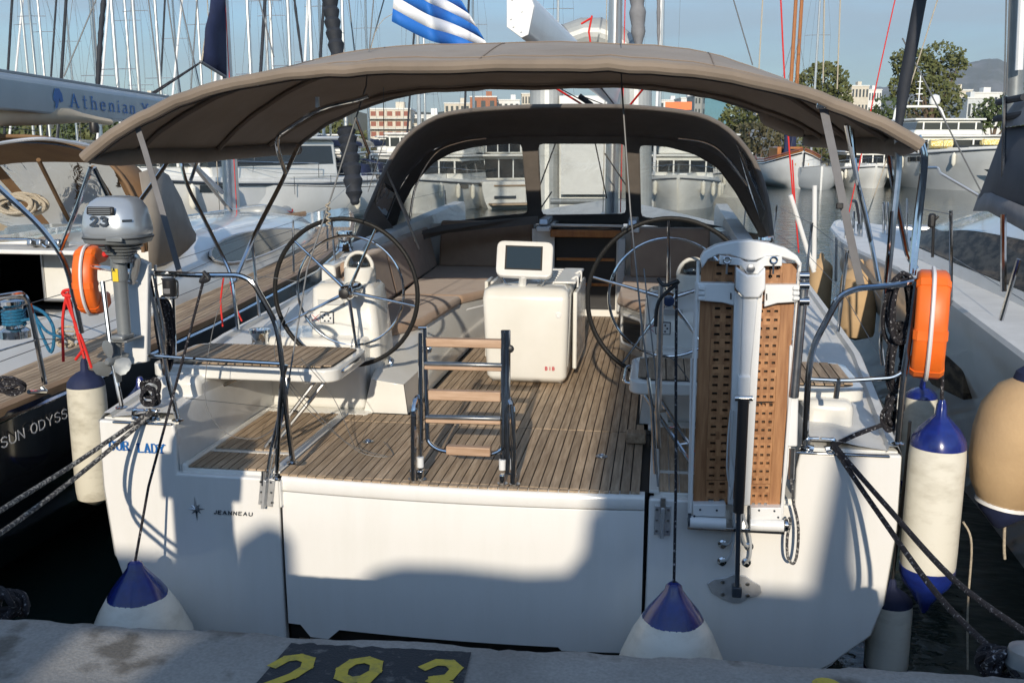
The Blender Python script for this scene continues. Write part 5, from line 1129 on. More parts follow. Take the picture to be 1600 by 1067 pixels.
# right front long fender
b, tp = fz(1463, 895, 640, .25); fender((2.44, .25, b.z), .143, tp.z - b.z, 'long white fender with glossy blue ends on the right side of the yacht', rope=[(2.44, .25, tp.z), (2.42, .25, 1.85), (2.35, .2, 1.95)], group=GF, caph=.21)
b, tp = fz(140, 770, 575, .5); fender((at(143, 700, Y=.5).x,   .5, b.z - .02), .116, tp.z - b.z + .03, 'dirty white fender with navy top squeezed between the dark hull and the yacht', 'fdirty', 'navy', rope=[at(143, 575, Y=.5), at(128, 530, Y=.5), at(104, 470, Y=.5), at(108, 458, Y=.5)], group=GF, caph=.14, mr='red', bottom=False)
for q in ([(104, 462, .5), (98, 500, .5), (99, 565, .5)], [(106, 458, .5), (118, 510, .5), (132, 560, .5)], [(131, 545, .5), (118, 562, .5)]): tag(MB().tube(spline([at(a, b_, Y=c_) for a, b_, c_ in q], 4), .009, 6).build('red_line', K['red'], None), {0: 'red line hanging from the neighbour rail with a loose end', 1: 'red line running down to the dirty white fender', 2: 'short red knot tail above the dirty fender'}[[98, 118, 118].index(q[1][0]) if q[0][0] != 131 else 2], 'rope')
tag(MB().tube([at(108 + 10 * math.cos(a), 458 + 5 * math.sin(a), Y=.5) for a in [k * math.pi / 6 for k in range(12)]], .012, 6, closed=True).build('red_knot', K['red']), 'red knot round the neighbouring stern rail', 'rope')
# ball-like buoys at the quay
def buoy(loc, r, H, label, rope, lean=0):
    t = thing('fender', label, 'fender', loc, 0, GF); n = 28
    pf = [(r * .15, -r * .9), (r * .6, -r * .75), (r * .92, -r * .4), (r, 0), (r * .93, r * .45), (r * .72, r * .95), (r * .535, r * 1.27)]
    MB().lathe(pf + [(r * .05, r * 1.272)], (0, 0, 0), n=n).build('buoy_body', K['fwhite'], t, ang=60)
    rows = []
    for q, z in ((r * .54, r * 1.262), (r * .44, r * 1.42), (r * .28, r * 1.62), (r * .15, r * 1.8), (r * .13, r * 1.88), (r * .07, r * 1.93)):
        rows.append([V((q * (1 + .09 * math.cos(6 * a) * (z / r - 1.2)) * math.cos(a), q * (1 + .09 * math.cos(6 * a) * (z / r - 1.2)) * math.sin(a), z)) for a in [2 * math.pi * k / 30 for k in range(30)]])
    MB().loft(rows).build('buoy_top', K['fblue'], t, ang=60)
    if rope: MB().tube([V(p) - V(loc) for p in rope], .0075, 7).build('buoy_line', K['rope'], t)
    return t
rb_ = .30; p = at(211, 878, Y=-.34); buoy((p.x, -.34, p.z - rb_ * 1.9), rb_, 0, 'large white buoy fender with blue top at the left stern corner', [(p.x, -.34, p.z), at(232, 760, Y=-.22), at(286, 560, Y=-.05), at(319, 434, Y=0)])
rb_ = .285; p = at(1053, 912, Y=-.36); buoy((p.x, -.36, p.z - rb_ * 1.9), rb_, 0, 'large white buoy fender with blue top hanging below the folded gangway', [(p.x, -.36, p.z), at(1056, 760, Y=-.2), at(1056, 600, Y=-.1), at(1057, 445, Y=.0)])
p = at(1394, 912, Y=.35); fender((p.x, .35, p.z - .52), .118, .52, 'white fender with black-blue top low against the right hull', 'fwhite', 'navy', group=GF, caph=.2, rope=[(p.x, .35, p.z + .03), (p.x + .02, .35, 1.2), (2.3, .3, 1.5)], mr='black')
p = at(1428, 600, Y=2.2); fender((p.x + .06, 2.2, p.z - .75), .11, .75, 'white fender with blue top half hidden behind the right lifebuoy', group=GF, caph=.12)
p = at(195, 598, Y=.9); fender((-2.50, 1.0, .75), .13, .62, 'white fender with bright blue top behind the left stern corner', group=GF, caph=.3)
# ------------------------------------------------------------------ mooring and other lines
def line(name, pts, r, m, label, cat='rope', n=8, sp=5, group=None):
    return tag(MB().tube(spline([at(*p[:2], Y=p[2]) if len(p) == 3 and p[0] > 3.5 or p[0] < -3.5 or len(p) == 4 else V(p) for p in pts], sp), r, n).build(name, K[m]), label, cat, group)
A2 = lambda x, y, yy: at(x, y, Y=yy)
def line2(name, P_, r, m, label, cat='rope', n=8, sp=6, group=None): return tag(MB().tube(spline(P_, sp), r, n).build(name, K[m]), label, cat, group)
line2('mooring_line', [A2(235, 640, .03), A2(222, 652, -.01), A2(120, 722, -.5), A2(20, 785, -1.05), A2(-80, 850, -1.7), A2(-150, 905, -2.12)], .0125, 'mixrope', 'upper grey flecked mooring line running left from the stern cleat')
line2('mooring_line', [A2(238, 644, .03), A2(226, 656, -.01), A2(128, 738, -.5), A2(30, 812, -1.05), A2(-70, 880, -1.7), A2(-140, 935, -2.12)], .0125, 'mixrope', 'lower grey flecked mooring line running left from the stern cleat')
line2('mooring_line', [A2(1305, 690, .03), A2(1310, 703, -.02), A2(1385, 790, -.5), A2(1490, 905, -1.2), A2(1620, 1000, -1.9)], .0125, 'rope', 'upper black mooring line with white flecks from the right stern cleat to the quay')
line2('mooring_line', [A2(1303, 692, .03), A2(1307, 705, -.02), A2(1375, 805, -.5), A2(1470, 935, -1.2), A2(1590, 1052, -1.95)], .0125, 'rope', 'lower black mooring line with white flecks from the right stern cleat to the quay')
line2('rope_tail', [A2(1305, 694, .04), A2(1340, 678, .06), A2(1375, 665, .1), A2(1400, 655, .15)], .013, 'rope', 'black rope from the right cleat to the coil under the rail')
# black rope coils
rng = random.Random(5)
def coil(name, c, rx, rz_, n, r, m, label, ry_=.04, seed=1):
    rg = random.Random(seed); mb = MB()
    for k in range(n):
        a0, b0_, cx, cz = rx * rg.uniform(.7, 1.1), rz_ * rg.uniform(.8, 1.05), rg.uniform(-.02, .02), rg.uniform(-.03, .03); yy = rg.uniform(-ry_, ry_)
        mb.tube([c + V((cx + a0 * math.cos(t), yy + .02 * math.sin(2 * t + k), cz + b0_ * math.sin(t))) for t in [2 * math.pi * j / 26 for j in range(26)]], r, 6, closed=True)
    return tag(mb.build(name, K[m]), label, 'rope')
coil('rope_coil', at(1408, 480, Y=.1), .055, .17, 7, .011, 'rope', 'coiled black rope hanging inside the right stern rail beside the lifebuoy', seed=2)
coil('rope_coil', at(1400, 560, Y=.14), .04, .19, 5, .011, 'rope', 'lower hank of the black rope hanging on the right stern rail', seed=3)
coil('rope_coil', at(1392, 645, Y=.12), .035, .07, 6, .011, 'rope', 'black rope knotted at the foot of the right stern rail', seed=4)
coil('rope_coil', at(232, 615, Y=.05), .05, .06, 6, .010, 'rope', 'tangle of black rope over the left stern cleat', seed=5)
coil('rope_coil', at(258, 520, Y=.2), .025, .22, 4, .011, 'rope', 'long hank of black chequered rope under the left rail', seed=6)
coil('rope_coil', at(18, 600, Y=.2), .09, .04, 6, .010, 'rope', 'black rope coil on the neighbouring deck at the left edge', seed=7)
coil('rope_coil', at(14, 944, Y=-1.9), .07, .05, 6, .012, 'rope', 'black rope coil at the quay edge bottom left', seed=8)
coil('rope_coil', at(1568, 1040, Y=-1.85), .06, .05, 7, .014, 'rope', 'black rope knot at the quay edge bottom right', seed=9)
tag(MB().lathe([(.02, .04), (.05, .05), (.07, .09), (.06, .14), (.02, .16)], at(1606, 1032, Y=-1.9) - V((0, 0, .1)), n=20).build('quay_bollard_head', K['motor']), 'grey rounded bollard head at the right edge of the quay', 'bollard')
line2('rope_tie', [A2(318, 425, 0), A2(326, 436, -.01), A2(314, 440, 0), A2(322, 428, .01)], .012, 'black', 'black knot on the left stern rail holding the buoy line')
line2('rope_tie', [A2(1028, 435, .0), A2(1038, 446, -.01), A2(1060, 440, 0), A2(1030, 470, .0), A2(1024, 510, .0)], .010, 'black', 'black lashing between the right stay and the gangway')
line2('cord', [A2(1080, 600, .1), A2(1050, 560, .1), A2(1020, 556, .1)], .003, 'wire', 'thin wire bridle beside the folded gangway')
line2('cord', [A2(1505, 815, .3), A2(1518, 850, .3), A2(1512, 950, .3), A2(1512, 1045, .3)], .006, 'wrope', 'cream cord hanging down from the long beige fender')
line2('cord', [A2(1571, 788, .4), A2(1569, 850, .4), A2(1570, 873, .4)], .008, 'wrope', 'short knotted cream cord at the right edge')
line2('cord', [A2(350, 430, 1.9), A2(345, 470, 1.9), A2(348, 510, 1.9)], .007, 'red', 'red cord hanging behind the left stern rail')
line2('cord', [A2(360, 440, 1.9), A2(367, 475, 1.9), A2(378, 502, 1.9)], .007, 'red', 'second red cord hanging behind the left stern rail nearer the winch')
line2('cord', [A2(513, 338, .55) + V((.012 * math.cos(k * 1.1), .012 * math.sin(k * 1.1), .08 - k * .006)) for k in range(26)], .0045, 'wrope', 'cream cord whipped round the left backstay above the wheel', sp=3)
line2('strap_line', [A2(700, 0, 4.5), A2(600, 30, 4.3), A2(575, 105, 4)], .003, 'wrope', 'thin flag halyard left of the striped flag', 'rope')
# ------------------------------------------------------------------ striped flag
fl = thing('striped_flag', 'blue and white striped flag flying over the bimini', 'flag')
TL, TR, BR, BL = A2(634, -62, 4.0), A2(655, -62, 4.0), A2(765, 90, 4.3), A2(612, 32, 4.0)
K['flagblue'] = mat('flag blue', (.015, .14, .50), .7); K['flagwhite'] = mat('flag white', (.75, .76, .78), .7)
cu = [[(640, -90), (612, 32)], [(665, -70), (655, 52)], [(690, -55), (684, 64)], [(712, -40), (688, 84)], [(735, 0), (725, 92)], [(760, 40), (745, 96)]]
def fpnt(u, v):
    # u along fly, v across (0 top .. 1 bottom)
    x0, y0, x1, y1 = 628, -150, 612, 34
    ex0, ey0, ex1, ey1 = 668, -80, 776, 104
    sag = -26 * math.sin(u * 2 * math.pi) * (.4 + v * .6)
    X_ = (x0 * (1 - u) + ex0 * u) * (1 - v) + (x1 * (1 - u) + ex1 * u) * v; Y_ = (y0 * (1 - u) + ey0 * u) * (1 - v) + (y1 * (1 - u) + ey1 * u) * v
    return at(X_ + 8 * math.sin(u * 7), Y_ - sag * .3, Y=4.1 + .13 * math.sin(u * 9 + v * 1.5) + .2 * u)
for k in range(9):
    rows = [[fpnt(u / 24, (k + j / 2) / 9) for j in range(3)] for u in range(25)]
    MB().loft(rows, cap=False, closed=False).build('stripe', K['flagblue'] if k % 2 == 0 else K['flagwhite'], fl, ang=80, solid=.003)
# ------------------------------------------------------------------ dark-hulled yacht on the left
N = thing('neighbour_yacht', 'dark blue-black hulled yacht with brown sprayhood and teak side deck along the left', 'sailing yacht')
NX = -4.95
nst = [(-.9, 1.85, 1.30, -.05), (.5, 1.97, 1.34, -.1), (3, 2.02, 1.42, -.2), (6, 1.9, 1.52, -.2), (9, 1.4, 1.62, -.2), (11.5, .65, 1.7, -.1), (13, .05, 1.76, .1)]
def nring(y, hb, sh, bz):
    pts = [(-hb, sh), (-hb - .02, sh - .4), (-hb + .04, .65), (-hb + .25, .25), (-hb * .6, bz), (0, bz - .25)]
    pts = pts + [(-x, z) for x, z in reversed(pts[:-1])]; return [V((NX + x, y, z)) for x, z in pts]
MB().loft([nring(*s) for s in nst]).build('hull', K['darkhull'], N, ang=60)
def nh(y):
    for a, b in zip(nst, nst[1:]):
        if a[0] <= y <= b[0]: t = (y - a[0]) / (b[0] - a[0]); return a[1] + (b[1] - a[1]) * t, a[2] + (b[2] - a[2]) * t
    return nst[-1][1], nst[-1][2]
ys = [-.9, 0, 1, 2, 3, 4, 5, 6, 7, 8, 9, 10, 11, 12]
for s in (-1, 1):
    MB().loft([[V((NX + s * (nh(y)[0] + dx), y, nh(y)[1] + dz)) for dx, dz in ((.01, -.02), (.01, .03), (-.03, .045), (-.05, 0))] for y in ys]).build('toe_rail', K['teakdk'], N)
    MB().loft([[V((NX + s * (nh(y)[0] + .012), y, nh(y)[1] - .03)), V((NX + s * (nh(y)[0] + .024), y, nh(y)[1] - .045)), V((NX + s * (nh(y)[0] + .012), y, nh(y)[1] - .06))] for y in ys]).build('rub_strake', K['steel'], N)
MB().loft([[V((NX - nh(y)[0], y, nh(y)[1] - .005)), V((NX + nh(y)[0], y, nh(y)[1] - .005))] for y in ys], cap=False, closed=False).build('deck_base', K['caulk'], N)
# teak side deck planks following the rail
for k in range(11):
    w0 = .05 + k * .052
    MB().loft([[V((NX + nh(y)[0] - w0 - dx, y, nh(y)[1] + dz)) for dx, dz in ((0, -.004), (0, .008), (.046, .008), (.046, -.004))] for y in ys[:12]]).build('plank', teak, N, flat=True)
# coaming and cockpit well
MB().loft([[V((NX + x, y, z)) for x, z in ((.98, .95), (.98, 1.52 + b), (1.06, 1.56 + b), (1.2, 1.52 + b), (1.32, 1.42), (1.38, 1.36))] for y, b in ((-.7, -.08), (0, 0), (1.5, .02), (3.0, .06), (3.6, .12))]).build('cockpit_coaming', gel, N, ang=50)
MB().span((NX - 1.8, -.7, 1.0), (NX + .8, 3.6, 1.05)).build('cockpit_sole', K['grey'], N)
MB().span((NX + .3, -.2, 1.05), (NX + .8, 3.3, 1.42)).build('cockpit_bench', K['gel2'], N, bevel=.03)
# coachroof with rounded sides and an oval window
cr = [(3.5, 1.38, 2.02), (5, 1.34, 2.06), (6.5, 1.26, 2.04), (8, 1.08, 2.0), (9.3, .78, 1.9), (10.3, .4, 1.74)]
MB().loft([[V((NX + x * hb, y, z)) for x, z in ((-1.02, 1.4), (-.97, zt - .32), (-.86, zt - .14), (-.65, zt - .03), (0, zt + .03), (.65, zt - .03), (.86, zt - .14), (.97, zt - .32), (1.02, 1.4))] for y, hb, zt in cr]).build('coachroof', gel, N, ang=60)
wv = []
for k in range(24):
    a = 2 * math.pi * k / 24; y = 6.0 + 1.45 * math.cos(a); q = .14 * math.sin(a) * (1 - .35 * math.cos(a)); hb = 1.36 - (y - 3.5) * .028; wv.append(V((NX + hb * (.955 - q * .25), y, 1.80 + q)))
MB().prism(wv, (.035, 0, .015)).build('coachroof_window', K['glass'], N, ang=60); MB().tube([p + V((.03, 0, .012)) for p in wv], .014, 6, closed=True).build('window_frame', K['grey'], N)
MB().tube(fillet([(NX + .5, 5.6, 2.06), (NX + .52, 5.6, 2.14), (NX + .5, 8, 2.12), (NX + .5, 8, 2.02)], .05), .012).build('handrail', K['steel'], N)
# companionway bulkhead
MB().holed([(NX - 1.35, 3.5, 1.0), (NX + 1.2, 3.5, 1.0), (NX + 1.2, 3.5, 1.98), (NX - 1.35, 3.5, 1.98)], [[(NX + .12, 3.5, 1.5), (NX + .92, 3.5, 1.5), (NX + .92, 3.5, 1.93), (NX + .12, 3.5, 1.93)]], (0, .05, 0)).build('bulkhead', gel, N, flat=True)
MB().span((NX + .05, 3.9, 1.2), (NX + .98, 4.6, 1.96)).build('companionway', mat('dark cabin interior', (.14, .10, .07), .8), N); MB().box((NX + .42, 3.75, 1.62), (.5, .02, .42), rx=R(-60)).build('hatch_board', K['glass'], N); MB().span((NX + .1, 3.7, 1.28), (NX + .6, 4.2, 1.4)).build('companion_step', K['varnish'], N)
MB().span((NX + .13, 3.52, 1.45), (NX + .27, 3.58, 1.93)).build('door_leaf', K['varnish'], N)
MB().span((NX - .9, 3.0, 1.98), (NX + 1.05, 4.4, 2.02)).build('hatch_top', K['gel2'], N, bevel=.01)
for k in range(4): MB().box((NX + .25 + k * .09, 3.2, 2.06), (.05, .16, .06), rx=R(-15)).build('rope_clutch', K['dsteel'], N, bevel=.01)
MB().tube([V(p) for p in ((NX + .11, 3.49, 1.49), (NX + .93, 3.49, 1.49), (NX + .93, 3.49, 1.94), (NX + .11, 3.49, 1.94))], .018, 6, closed=True).build('opening_trim', K['alu'], N)
MB().tube(fillet([(NX - .2, 3.15, 2.03), (NX - .1, 3.15, 2.1), (NX + .3, 3.15, 2.1), (NX + .4, 3.15, 2.03)], .05), .012).build('traveller_bar', K['steel'], N)
# brown sprayhood
nhd = thing('sprayhood', None, None); nhd.parent = N
def narch(y, hb, zt, zb, n=26, pw_=2.9): return [V((NX + hb * math.copysign(abs(math.cos(a)) ** (2 / pw_), math.cos(a)), y, zb + (zt - zb) * abs(math.sin(a)) ** (2 / pw_))) for a in [math.pi * k / n for k in range(n + 1)]]
A1, A2_, A3 = narch(3.15, 1.34, 3.02, 2.0), narch(3.6, 1.34, 2.97, 2.0), narch(4.0, 1.22, 2.78, 2.02)
A4 = narch(4.6, 1.05, 2.12, 2.04)
MB().loft([A1, A2_, A3], cap=False, closed=False).build('hood_canvas', K['brown'], nhd, solid=.01)
MB().tube(A1, .018, 8).build('hood_edge', K['brown'], nhd)
n = len(A3)
for a, b, nm, m in ((0, 3, 'side_canvas', 'beigesail'), (3, 9, 'window', 'vinyl2'), (9, 10, 'window_strip', 'brown'), (10, 16, 'window', 'vinyl2'), (16, 17, 'window_strip', 'brown'), (17, 23, 'window', 'vinyl2'), (23, 26, 'side_canvas', 'beigesail')):
    MB().loft([A3[a:b + 1], A4[a:b + 1]], cap=False, closed=False).build(nm, K[m], nhd)
K['greybeige'] = mat('grey beige canvas', (.30, .27, .23), .85, col2=(.25, .22, .19), nscale=4)
MB().loft([[V((NX + xx, y, zb)), V((NX + xx + .01, y, (zb + zt) / 2)), V((NX + xx - .03, y, zt))] for y, xx, zb, zt in ((3.20, 1.36, 1.84, 2.70), (3.5, 1.35, 1.84, 2.74), (3.8, 1.32, 1.87, 2.66), (4.1, 1.28, 1.92, 2.42), (4.4, 1.22, 1.98, 2.12))], cap=False, closed=False).build('side_canvas', K['greybeige'], nhd, solid=.008)
for yy in (3.3,): MB().tube(narch(3.3, 1.33, 2.97, 2.0), .013, 6).build('hood_bow', K['steel'], nhd)
for q in ([(60, 250, 3.4), (100, 330, 4.2), (108, 345, 4.4)], [(192, 250, 3.5), (232, 330, 4.5)], [(145, 262, 3.5), (175, 310, 4.2)]): MB().tube([A2(*p) for p in q], .022, 6).build('hood_strip', K['brown'], nhd)
# brown bimini edge of the same boat reaching into the frame
MB().tube(spline([A2(-60, 240, 2.6), A2(0, 224, 2.6), A2(70, 217, 2.7), A2(140, 228, 2.9)], 6), .015, 8).build('bimini_tube', K['alu'], N)
# mast, boom
MB().loft([[V((NX + .10 * math.cos(a), 8 + .14 * math.sin(a) - (z - 2) * .0, z)) for a in [2 * math.pi * k / 16 for k in range(16)]] for z in (1.95, 19)]).build('mast', K['alu'], N)
MB().tube([(NX + .13, 7.86, 2.0), (NX + .13, 7.86, 14)], .006, 6).build('halyard', K['red'], N); MB().tube([(NX - .12, 7.86, 2.0), (NX - .12, 7.86, 14)], .006, 6).build('halyard', K['wrope'], N)
MB().tube([(NX - .04, 7.8, 2.3), A2(268, 225, 4.6)], .03, 8).build('vang', K['alu'], N)
nb = thing('boom', None, None); nb.parent = N
P0, P1 = A2(-60, 136, 2.55), V((NX, 7.85, 3.28))
K['boomgrey'] = mat('blue grey boom', (.34, .40, .45), .35, .3, col2=(.30, .36, .41), nscale=3)
sec = [(-.075, -.16), (.075, -.16), (.09, -.05), (.085, .12), (.04, .17), (-.04, .17), (-.085, .12), (-.09, -.05)]
MB().loft([[p + V((x, 0, z)) for x, z in sec] for p in (P0, P1)]).build('boom_section', K['boomgrey'], nb, bevel=.02)
MB().loft([[p + V((x * .5, 0, .172 + z * .12)) for x, z in sec] for p in (P0, P1)]).build('boom_track', K['motor'], nb)
bd = (P1 - P0).normalized(); tA = P0.lerp(P1, .0)
def onboom(px):
    best = min((abs((lambda d: 800 + FPX * d.dot(CR) / d.dot(CF))(P0.lerp(P1, t / 400) - CAM) - px), t / 400) for t in range(401)); return P0.lerp(P1, best[1])
pA, pB = onboom(97), onboom(243)
sdn = bd.cross(V((0, 0, 1))).normalized()
Lb = letters('Athenian Yachts', pA + sdn * .094 + V((0, 0, -.075)), bd, (0, 0, 1), .125 * 1.0, .13, K['bluetxt'], 'letter', nb, wf=(pB - pA).length / .125 / 11.3, gap=.55, serif=1, depth=.002)
pl_ = onboom(74) + sdn * .094
MB().prism([pl_ + bd * x * .13 + V((0, 0, z)) for x, z in ((-.4, .02), (-.1, .08), (.35, .085), (.7, .04), (.8, -.03), (.45, -.045), (.3, -.01), (0, -.09), (-.3, -.11), (-.2, -.05), (-.45, -.03))], sdn * .002).build('emblem', K['bluetxt'], nb)
# rolled beige awning below the boom
rows = []
for x, y0, y1 in ((-60, 148, 200), (0, 150, 198), (50, 152, 197), (95, 165, 194), (125, 176, 192), (150, 182, 194), (170, 186, 196)):
    a, b = A2(x, y0, 3.2 + x * .008), A2(x, y1, 3.2 + x * .008); c_ = (a + b) / 2; h = (a - b).length / 2
    rows.append([c_ + V((-.12 * math.cos(t) * min(1, h * 12), 0, h * math.sin(t))) for t in [2 * math.pi * k / 14 for k in range(14)]])
MB().loft(rows).build('rolled_awning', K['beigesail'], N)
MB().tube([A2(0, 199, 3.2), A2(60, 205, 3.6)], .004).build('lazy_line', K['wire'], N)
MB().lathe([(.04, -.05), (.05, 0), (.04, .05)], A2(147, 200, 4.2), n=12).build('sheet_block', K['black'], N)
# stern rail of the neighbour
def nrail(pts, r=.014): return MB().tube(fillet([A2(*p) for p in pts], .08, 5), r, 8).build('stern_rail', K['steel'], N)
nrail([(-40, 470, -.1), (36, 458, .2), (46, 475, .22), (70, 600, .25)], .016)
nrail([(-40, 560, -.1), (60, 530, .25)], .006)
MB().tube([A2(60, 530, .25), A2(190, 530, 2.5)], .003).build('lifeline', K['wire'], N)
nrail([(65, 605, .25), (72, 612, .25), (45, 612, .1)], .014)
nrail([(372, 515, 5.0), (364, 448, 5.0), (345, 428, 4.8)], .012)
for y in (2.2, 5.4, 7.2): MB().tube([(NX + nh(y)[0] - .06, y, nh(y)[1]), (NX + nh(y)[0] - .04, y, nh(y)[1] + .62)], .012, 8).build('stanchion', K['steel'], N)
for h in (.3, .6): MB().tube([(NX + nh(y)[0] - .05, y, nh(y)[1] + h) for y in (.3, 2.2, 5.4, 7.2, 11)], .003, 5).build('lifeline', K['wire'], N)
# primary winch with blue rope
nw = thing('winch', None, None); nw.parent = N
wp = A2(22, 500, 1.0)
MB().lathe([(.10, -.12), (.098, -.07), (.07, -.05), (.06, 0), (.062, .09), (.085, .11), (.09, .135), (.05, .15)], wp, n=26).build('winch_drum', K['steel'], nw)
for k in range(5): MB().tube([wp + V((.068 * math.cos(a), .068 * math.sin(a), -.03 + k * .022 + .012 * a / 6.28)) for a in [2 * math.pi * j / 18 for j in range(19)]], .011, 6).build('winch_turn', K['bluerope'], nw)
MB().tube(spline([wp + V((.06, -.02, .0)), A2(55, 500, .95), A2(64, 520, .9), A2(80, 550, .85), A2(84, 515, .9), A2(70, 490, .95), A2(48, 478, 1.0)], 6), .011, 7).build('rope_tail', K['bluerope'], nw)
MB().tube(spline([A2(45, 478, 1.0), A2(70, 515, .9), A2(96, 527, .8), A2(98, 528, .8)], 6), .010, 7).build('rope_tail', K['bluerope'], nw)
MB().tube([A2(40, 482, 1.2), A2(110, 500, 2.4), A2(270, 440, 5)], .006, 6).build('sheet', K['bluerope'], N)
# hull name
pa, pb = at(4, 698, X=NX + 1.995), at(116, 668, X=NX + 2.0)
letters('SUN ODYSSEY', at(3, 700, X=NX + 1.999), (.004, 1, .01), (-.02, 0, 1), .060, .13, K['whtxt'], 'letter', N, wf=(pb - pa).length / .060 / 8.6, gap=.28, depth=.002)
tag(coil('rope_coil', A2(105, 527, 1.2), .07, .04, 6, .009, 'wrope', 'tangle of cream line on the neighbouring teak side deck', seed=12), None)
tag(coil('rope_coil', A2(30, 322, 3.6), .22, .09, 8, .016, 'wrope', 'heap of olive and cream rope behind the brown sprayhood window', seed=13, ry_=.12), None)
# ------------------------------------------------------------------ catamaran on the right
Ct = thing('catamaran', 'white sailing catamaran with wraparound brown window and dark cockpit enclosure on the right', 'catamaran')
# y, outer x, inner x, deck z
cst = [(-1.6, 3.05, 4.7, 1.62), (1, 3.12, 4.75, 1.68), (3, 3.22, 4.8, 1.72), (5, 3.25, 4.8, 1.74), (6.5, 3.18, 4.75, 1.74), (8, 3.22, 4.6, 1.74), (10, 3.42, 4.4, 1.72), (11.4, 3.7, 4.12, 1.70), (12.0, 3.86, 3.96, 1.68)]
rows = []
for y, xo, xi, z in cst:
    c_ = (xo + xi) / 2; q = (xi - xo) / 2
    rows.append([V((x, y, zz)) for x, zz in ((xo, z), (xo + .0, z - .06), (xo + .05 * min(1, q), z - .28), (xo + .30 * min(1, q), z - .85), (c_ - q * .55, .2), (c_ - q * .4, -.3), (c_ + q * .4, -.3), (c_ + q * .55, .2), (xi - .1 * q, 1.0), (xi, z))])
MB().loft(rows).build('hull', gel, Ct, ang=50)
MB().loft([[V((xo + .0, y, z)), V((xo + .015, y, z + .03)), V((xo + .06, y, z + .03)), V((xo + .075, y, z + .005)), V((xi, y, z + .03))] for y, xo, xi, z in cst], cap=False, closed=False).build('side_deck', K['gel2'], Ct, ang=30)
K['huwin'] = K['brglass']
hw = [at(x, y, X=3.44) for x, y in ((1462, 540), (1478, 542), (1527, 566), (1527, 622), (1475, 598), (1462, 580))]
MB().prism(hw, (-.10, 0, -.02)).build('hull_window', K['brglass'], Ct, bevel=.004)
# coachroof: window band then sloping roof
band_b = [(3.78, 1.0, 1.80), (3.74, 3.0, 1.84), (3.70, 5.0, 1.86), (3.74, 6.4, 1.87), (4.1, 7.5, 1.88), (5.2, 8.4, 1.90), (7, 8.9, 1.9)]
band_t = [(3.98, 1.0, 2.14), (3.95, 3.0, 2.18), (3.90, 4.8, 2.15), (3.88, 5.9, 2.06), (4.2, 7.0, 2.06), (5.3, 7.8, 2.10), (7, 8.2, 2.12)]
roof_t = [(5.2, 1.0, 2.48), (5.1, 3.0, 2.55), (5.1, 4.6, 2.55), (5.2, 5.4, 2.5), (5.4, 6.0, 2.46), (6.0, 6.5, 2.46), (7, 6.8, 2.46)]
B0, B1, B2 = spline(band_b, 5), spline(band_t, 5), spline(roof_t, 5)
MB().loft([B0, B1], cap=False, closed=False).build('wraparound_window', K['brglass'], Ct)
MB().loft([[p + V((-.03, 0, -.16)) for p in B0], [p + V((-.02, 0, 0)) for p in B0]], cap=False, closed=False).build('coachroof_base', gel, Ct)
MB().loft([[p + V((-.01, 0, -.005)) for p in B1], [p.lerp(q, .33) + V((-.02, 0, .04)) for p, q in zip(B1, B2)], [p.lerp(q, .7) + V((0, 0, .03)) for p, q in zip(B1, B2)], B2, [p + V((3, 0, .06)) for p in B2]], cap=False, closed=False).build('coachroof', gel, Ct, ang=60)
MB().loft([[V((4.2, 1, 1.7)), V((4.2, 8, 1.72))], [V((10.5, 1, 1.7)), V((10.5, 8.5, 1.72))]], cap=False, closed=False).build('bridge_deck', K['gel2'], Ct)
# far hull
rows = []
for y, xo, xi, z in cst: rows.append([V((13.8 - p[0], y, p[1])) for p in ((xo, z), (xo + .05, z - .28), ((xo + xi) / 2 - .1, .1), ((xo + xi) / 2 + .1, -.3), (xi, 1.0), (xi, z))])
MB().loft(rows).build('hull', gel, Ct)
MB().tube([(4.0, 11.0, 1.65), (9.8, 11.0, 1.65)], .07, 10).build('crossbeam', K['alu'], Ct)
# dark enclosure
en = thing('cockpit_enclosure', None, None); en.parent = Ct
e1_ = [A2(1522, 330, 5.2), A2(1545, 330, 4.4), A2(1600, 360, 3.2), A2(1680, 420, 2.4)]; e2_ = [A2(1568, 205, 5.2), A2(1572, 200, 4.6), A2(1610, 195, 3.6), A2(1700, 200, 2.8)]
MB().loft([e1_, e2_], cap=False, closed=False).build('canvas_wall', K['encl'], en, solid=.01)
MB().loft([[p + V((-.01, -.005, 0)) for p in (e1_[0].lerp(e2_[0], .0), e1_[1], e1_[2], e1_[3])], [a.lerp(b, .22) + V((-.012, -.005, 0)) for a, b in zip(e1_, e2_)]], cap=False, closed=False).build('canvas_hem', K['grayfab'], en, solid=.008)
MB().loft([[p + V((-.05, -.05, 0)) for p in e2_], [p + V((-.02, -.02, .12)) for p in e2_], [p + V((.1, .1, .26)) for p in e2_], [p + V((3, 1, .3)) for p in e2_]], cap=False, closed=False).build('enclosure_roof', K['grayfab'], en)
MB().tube([A2(1567, 340, 4.2), A2(1570, 150, 4.2)], .02, 8).build('enclosure_post', K['steel'], en)
for a, b in (((1560, 160), (1600, 152)), ((1556, 186), (1600, 178))): MB().tube([A2(*a, 4.6), A2(*b, 3.9)], .03, 8).build('rolled_flap', K['dnavy'], en)
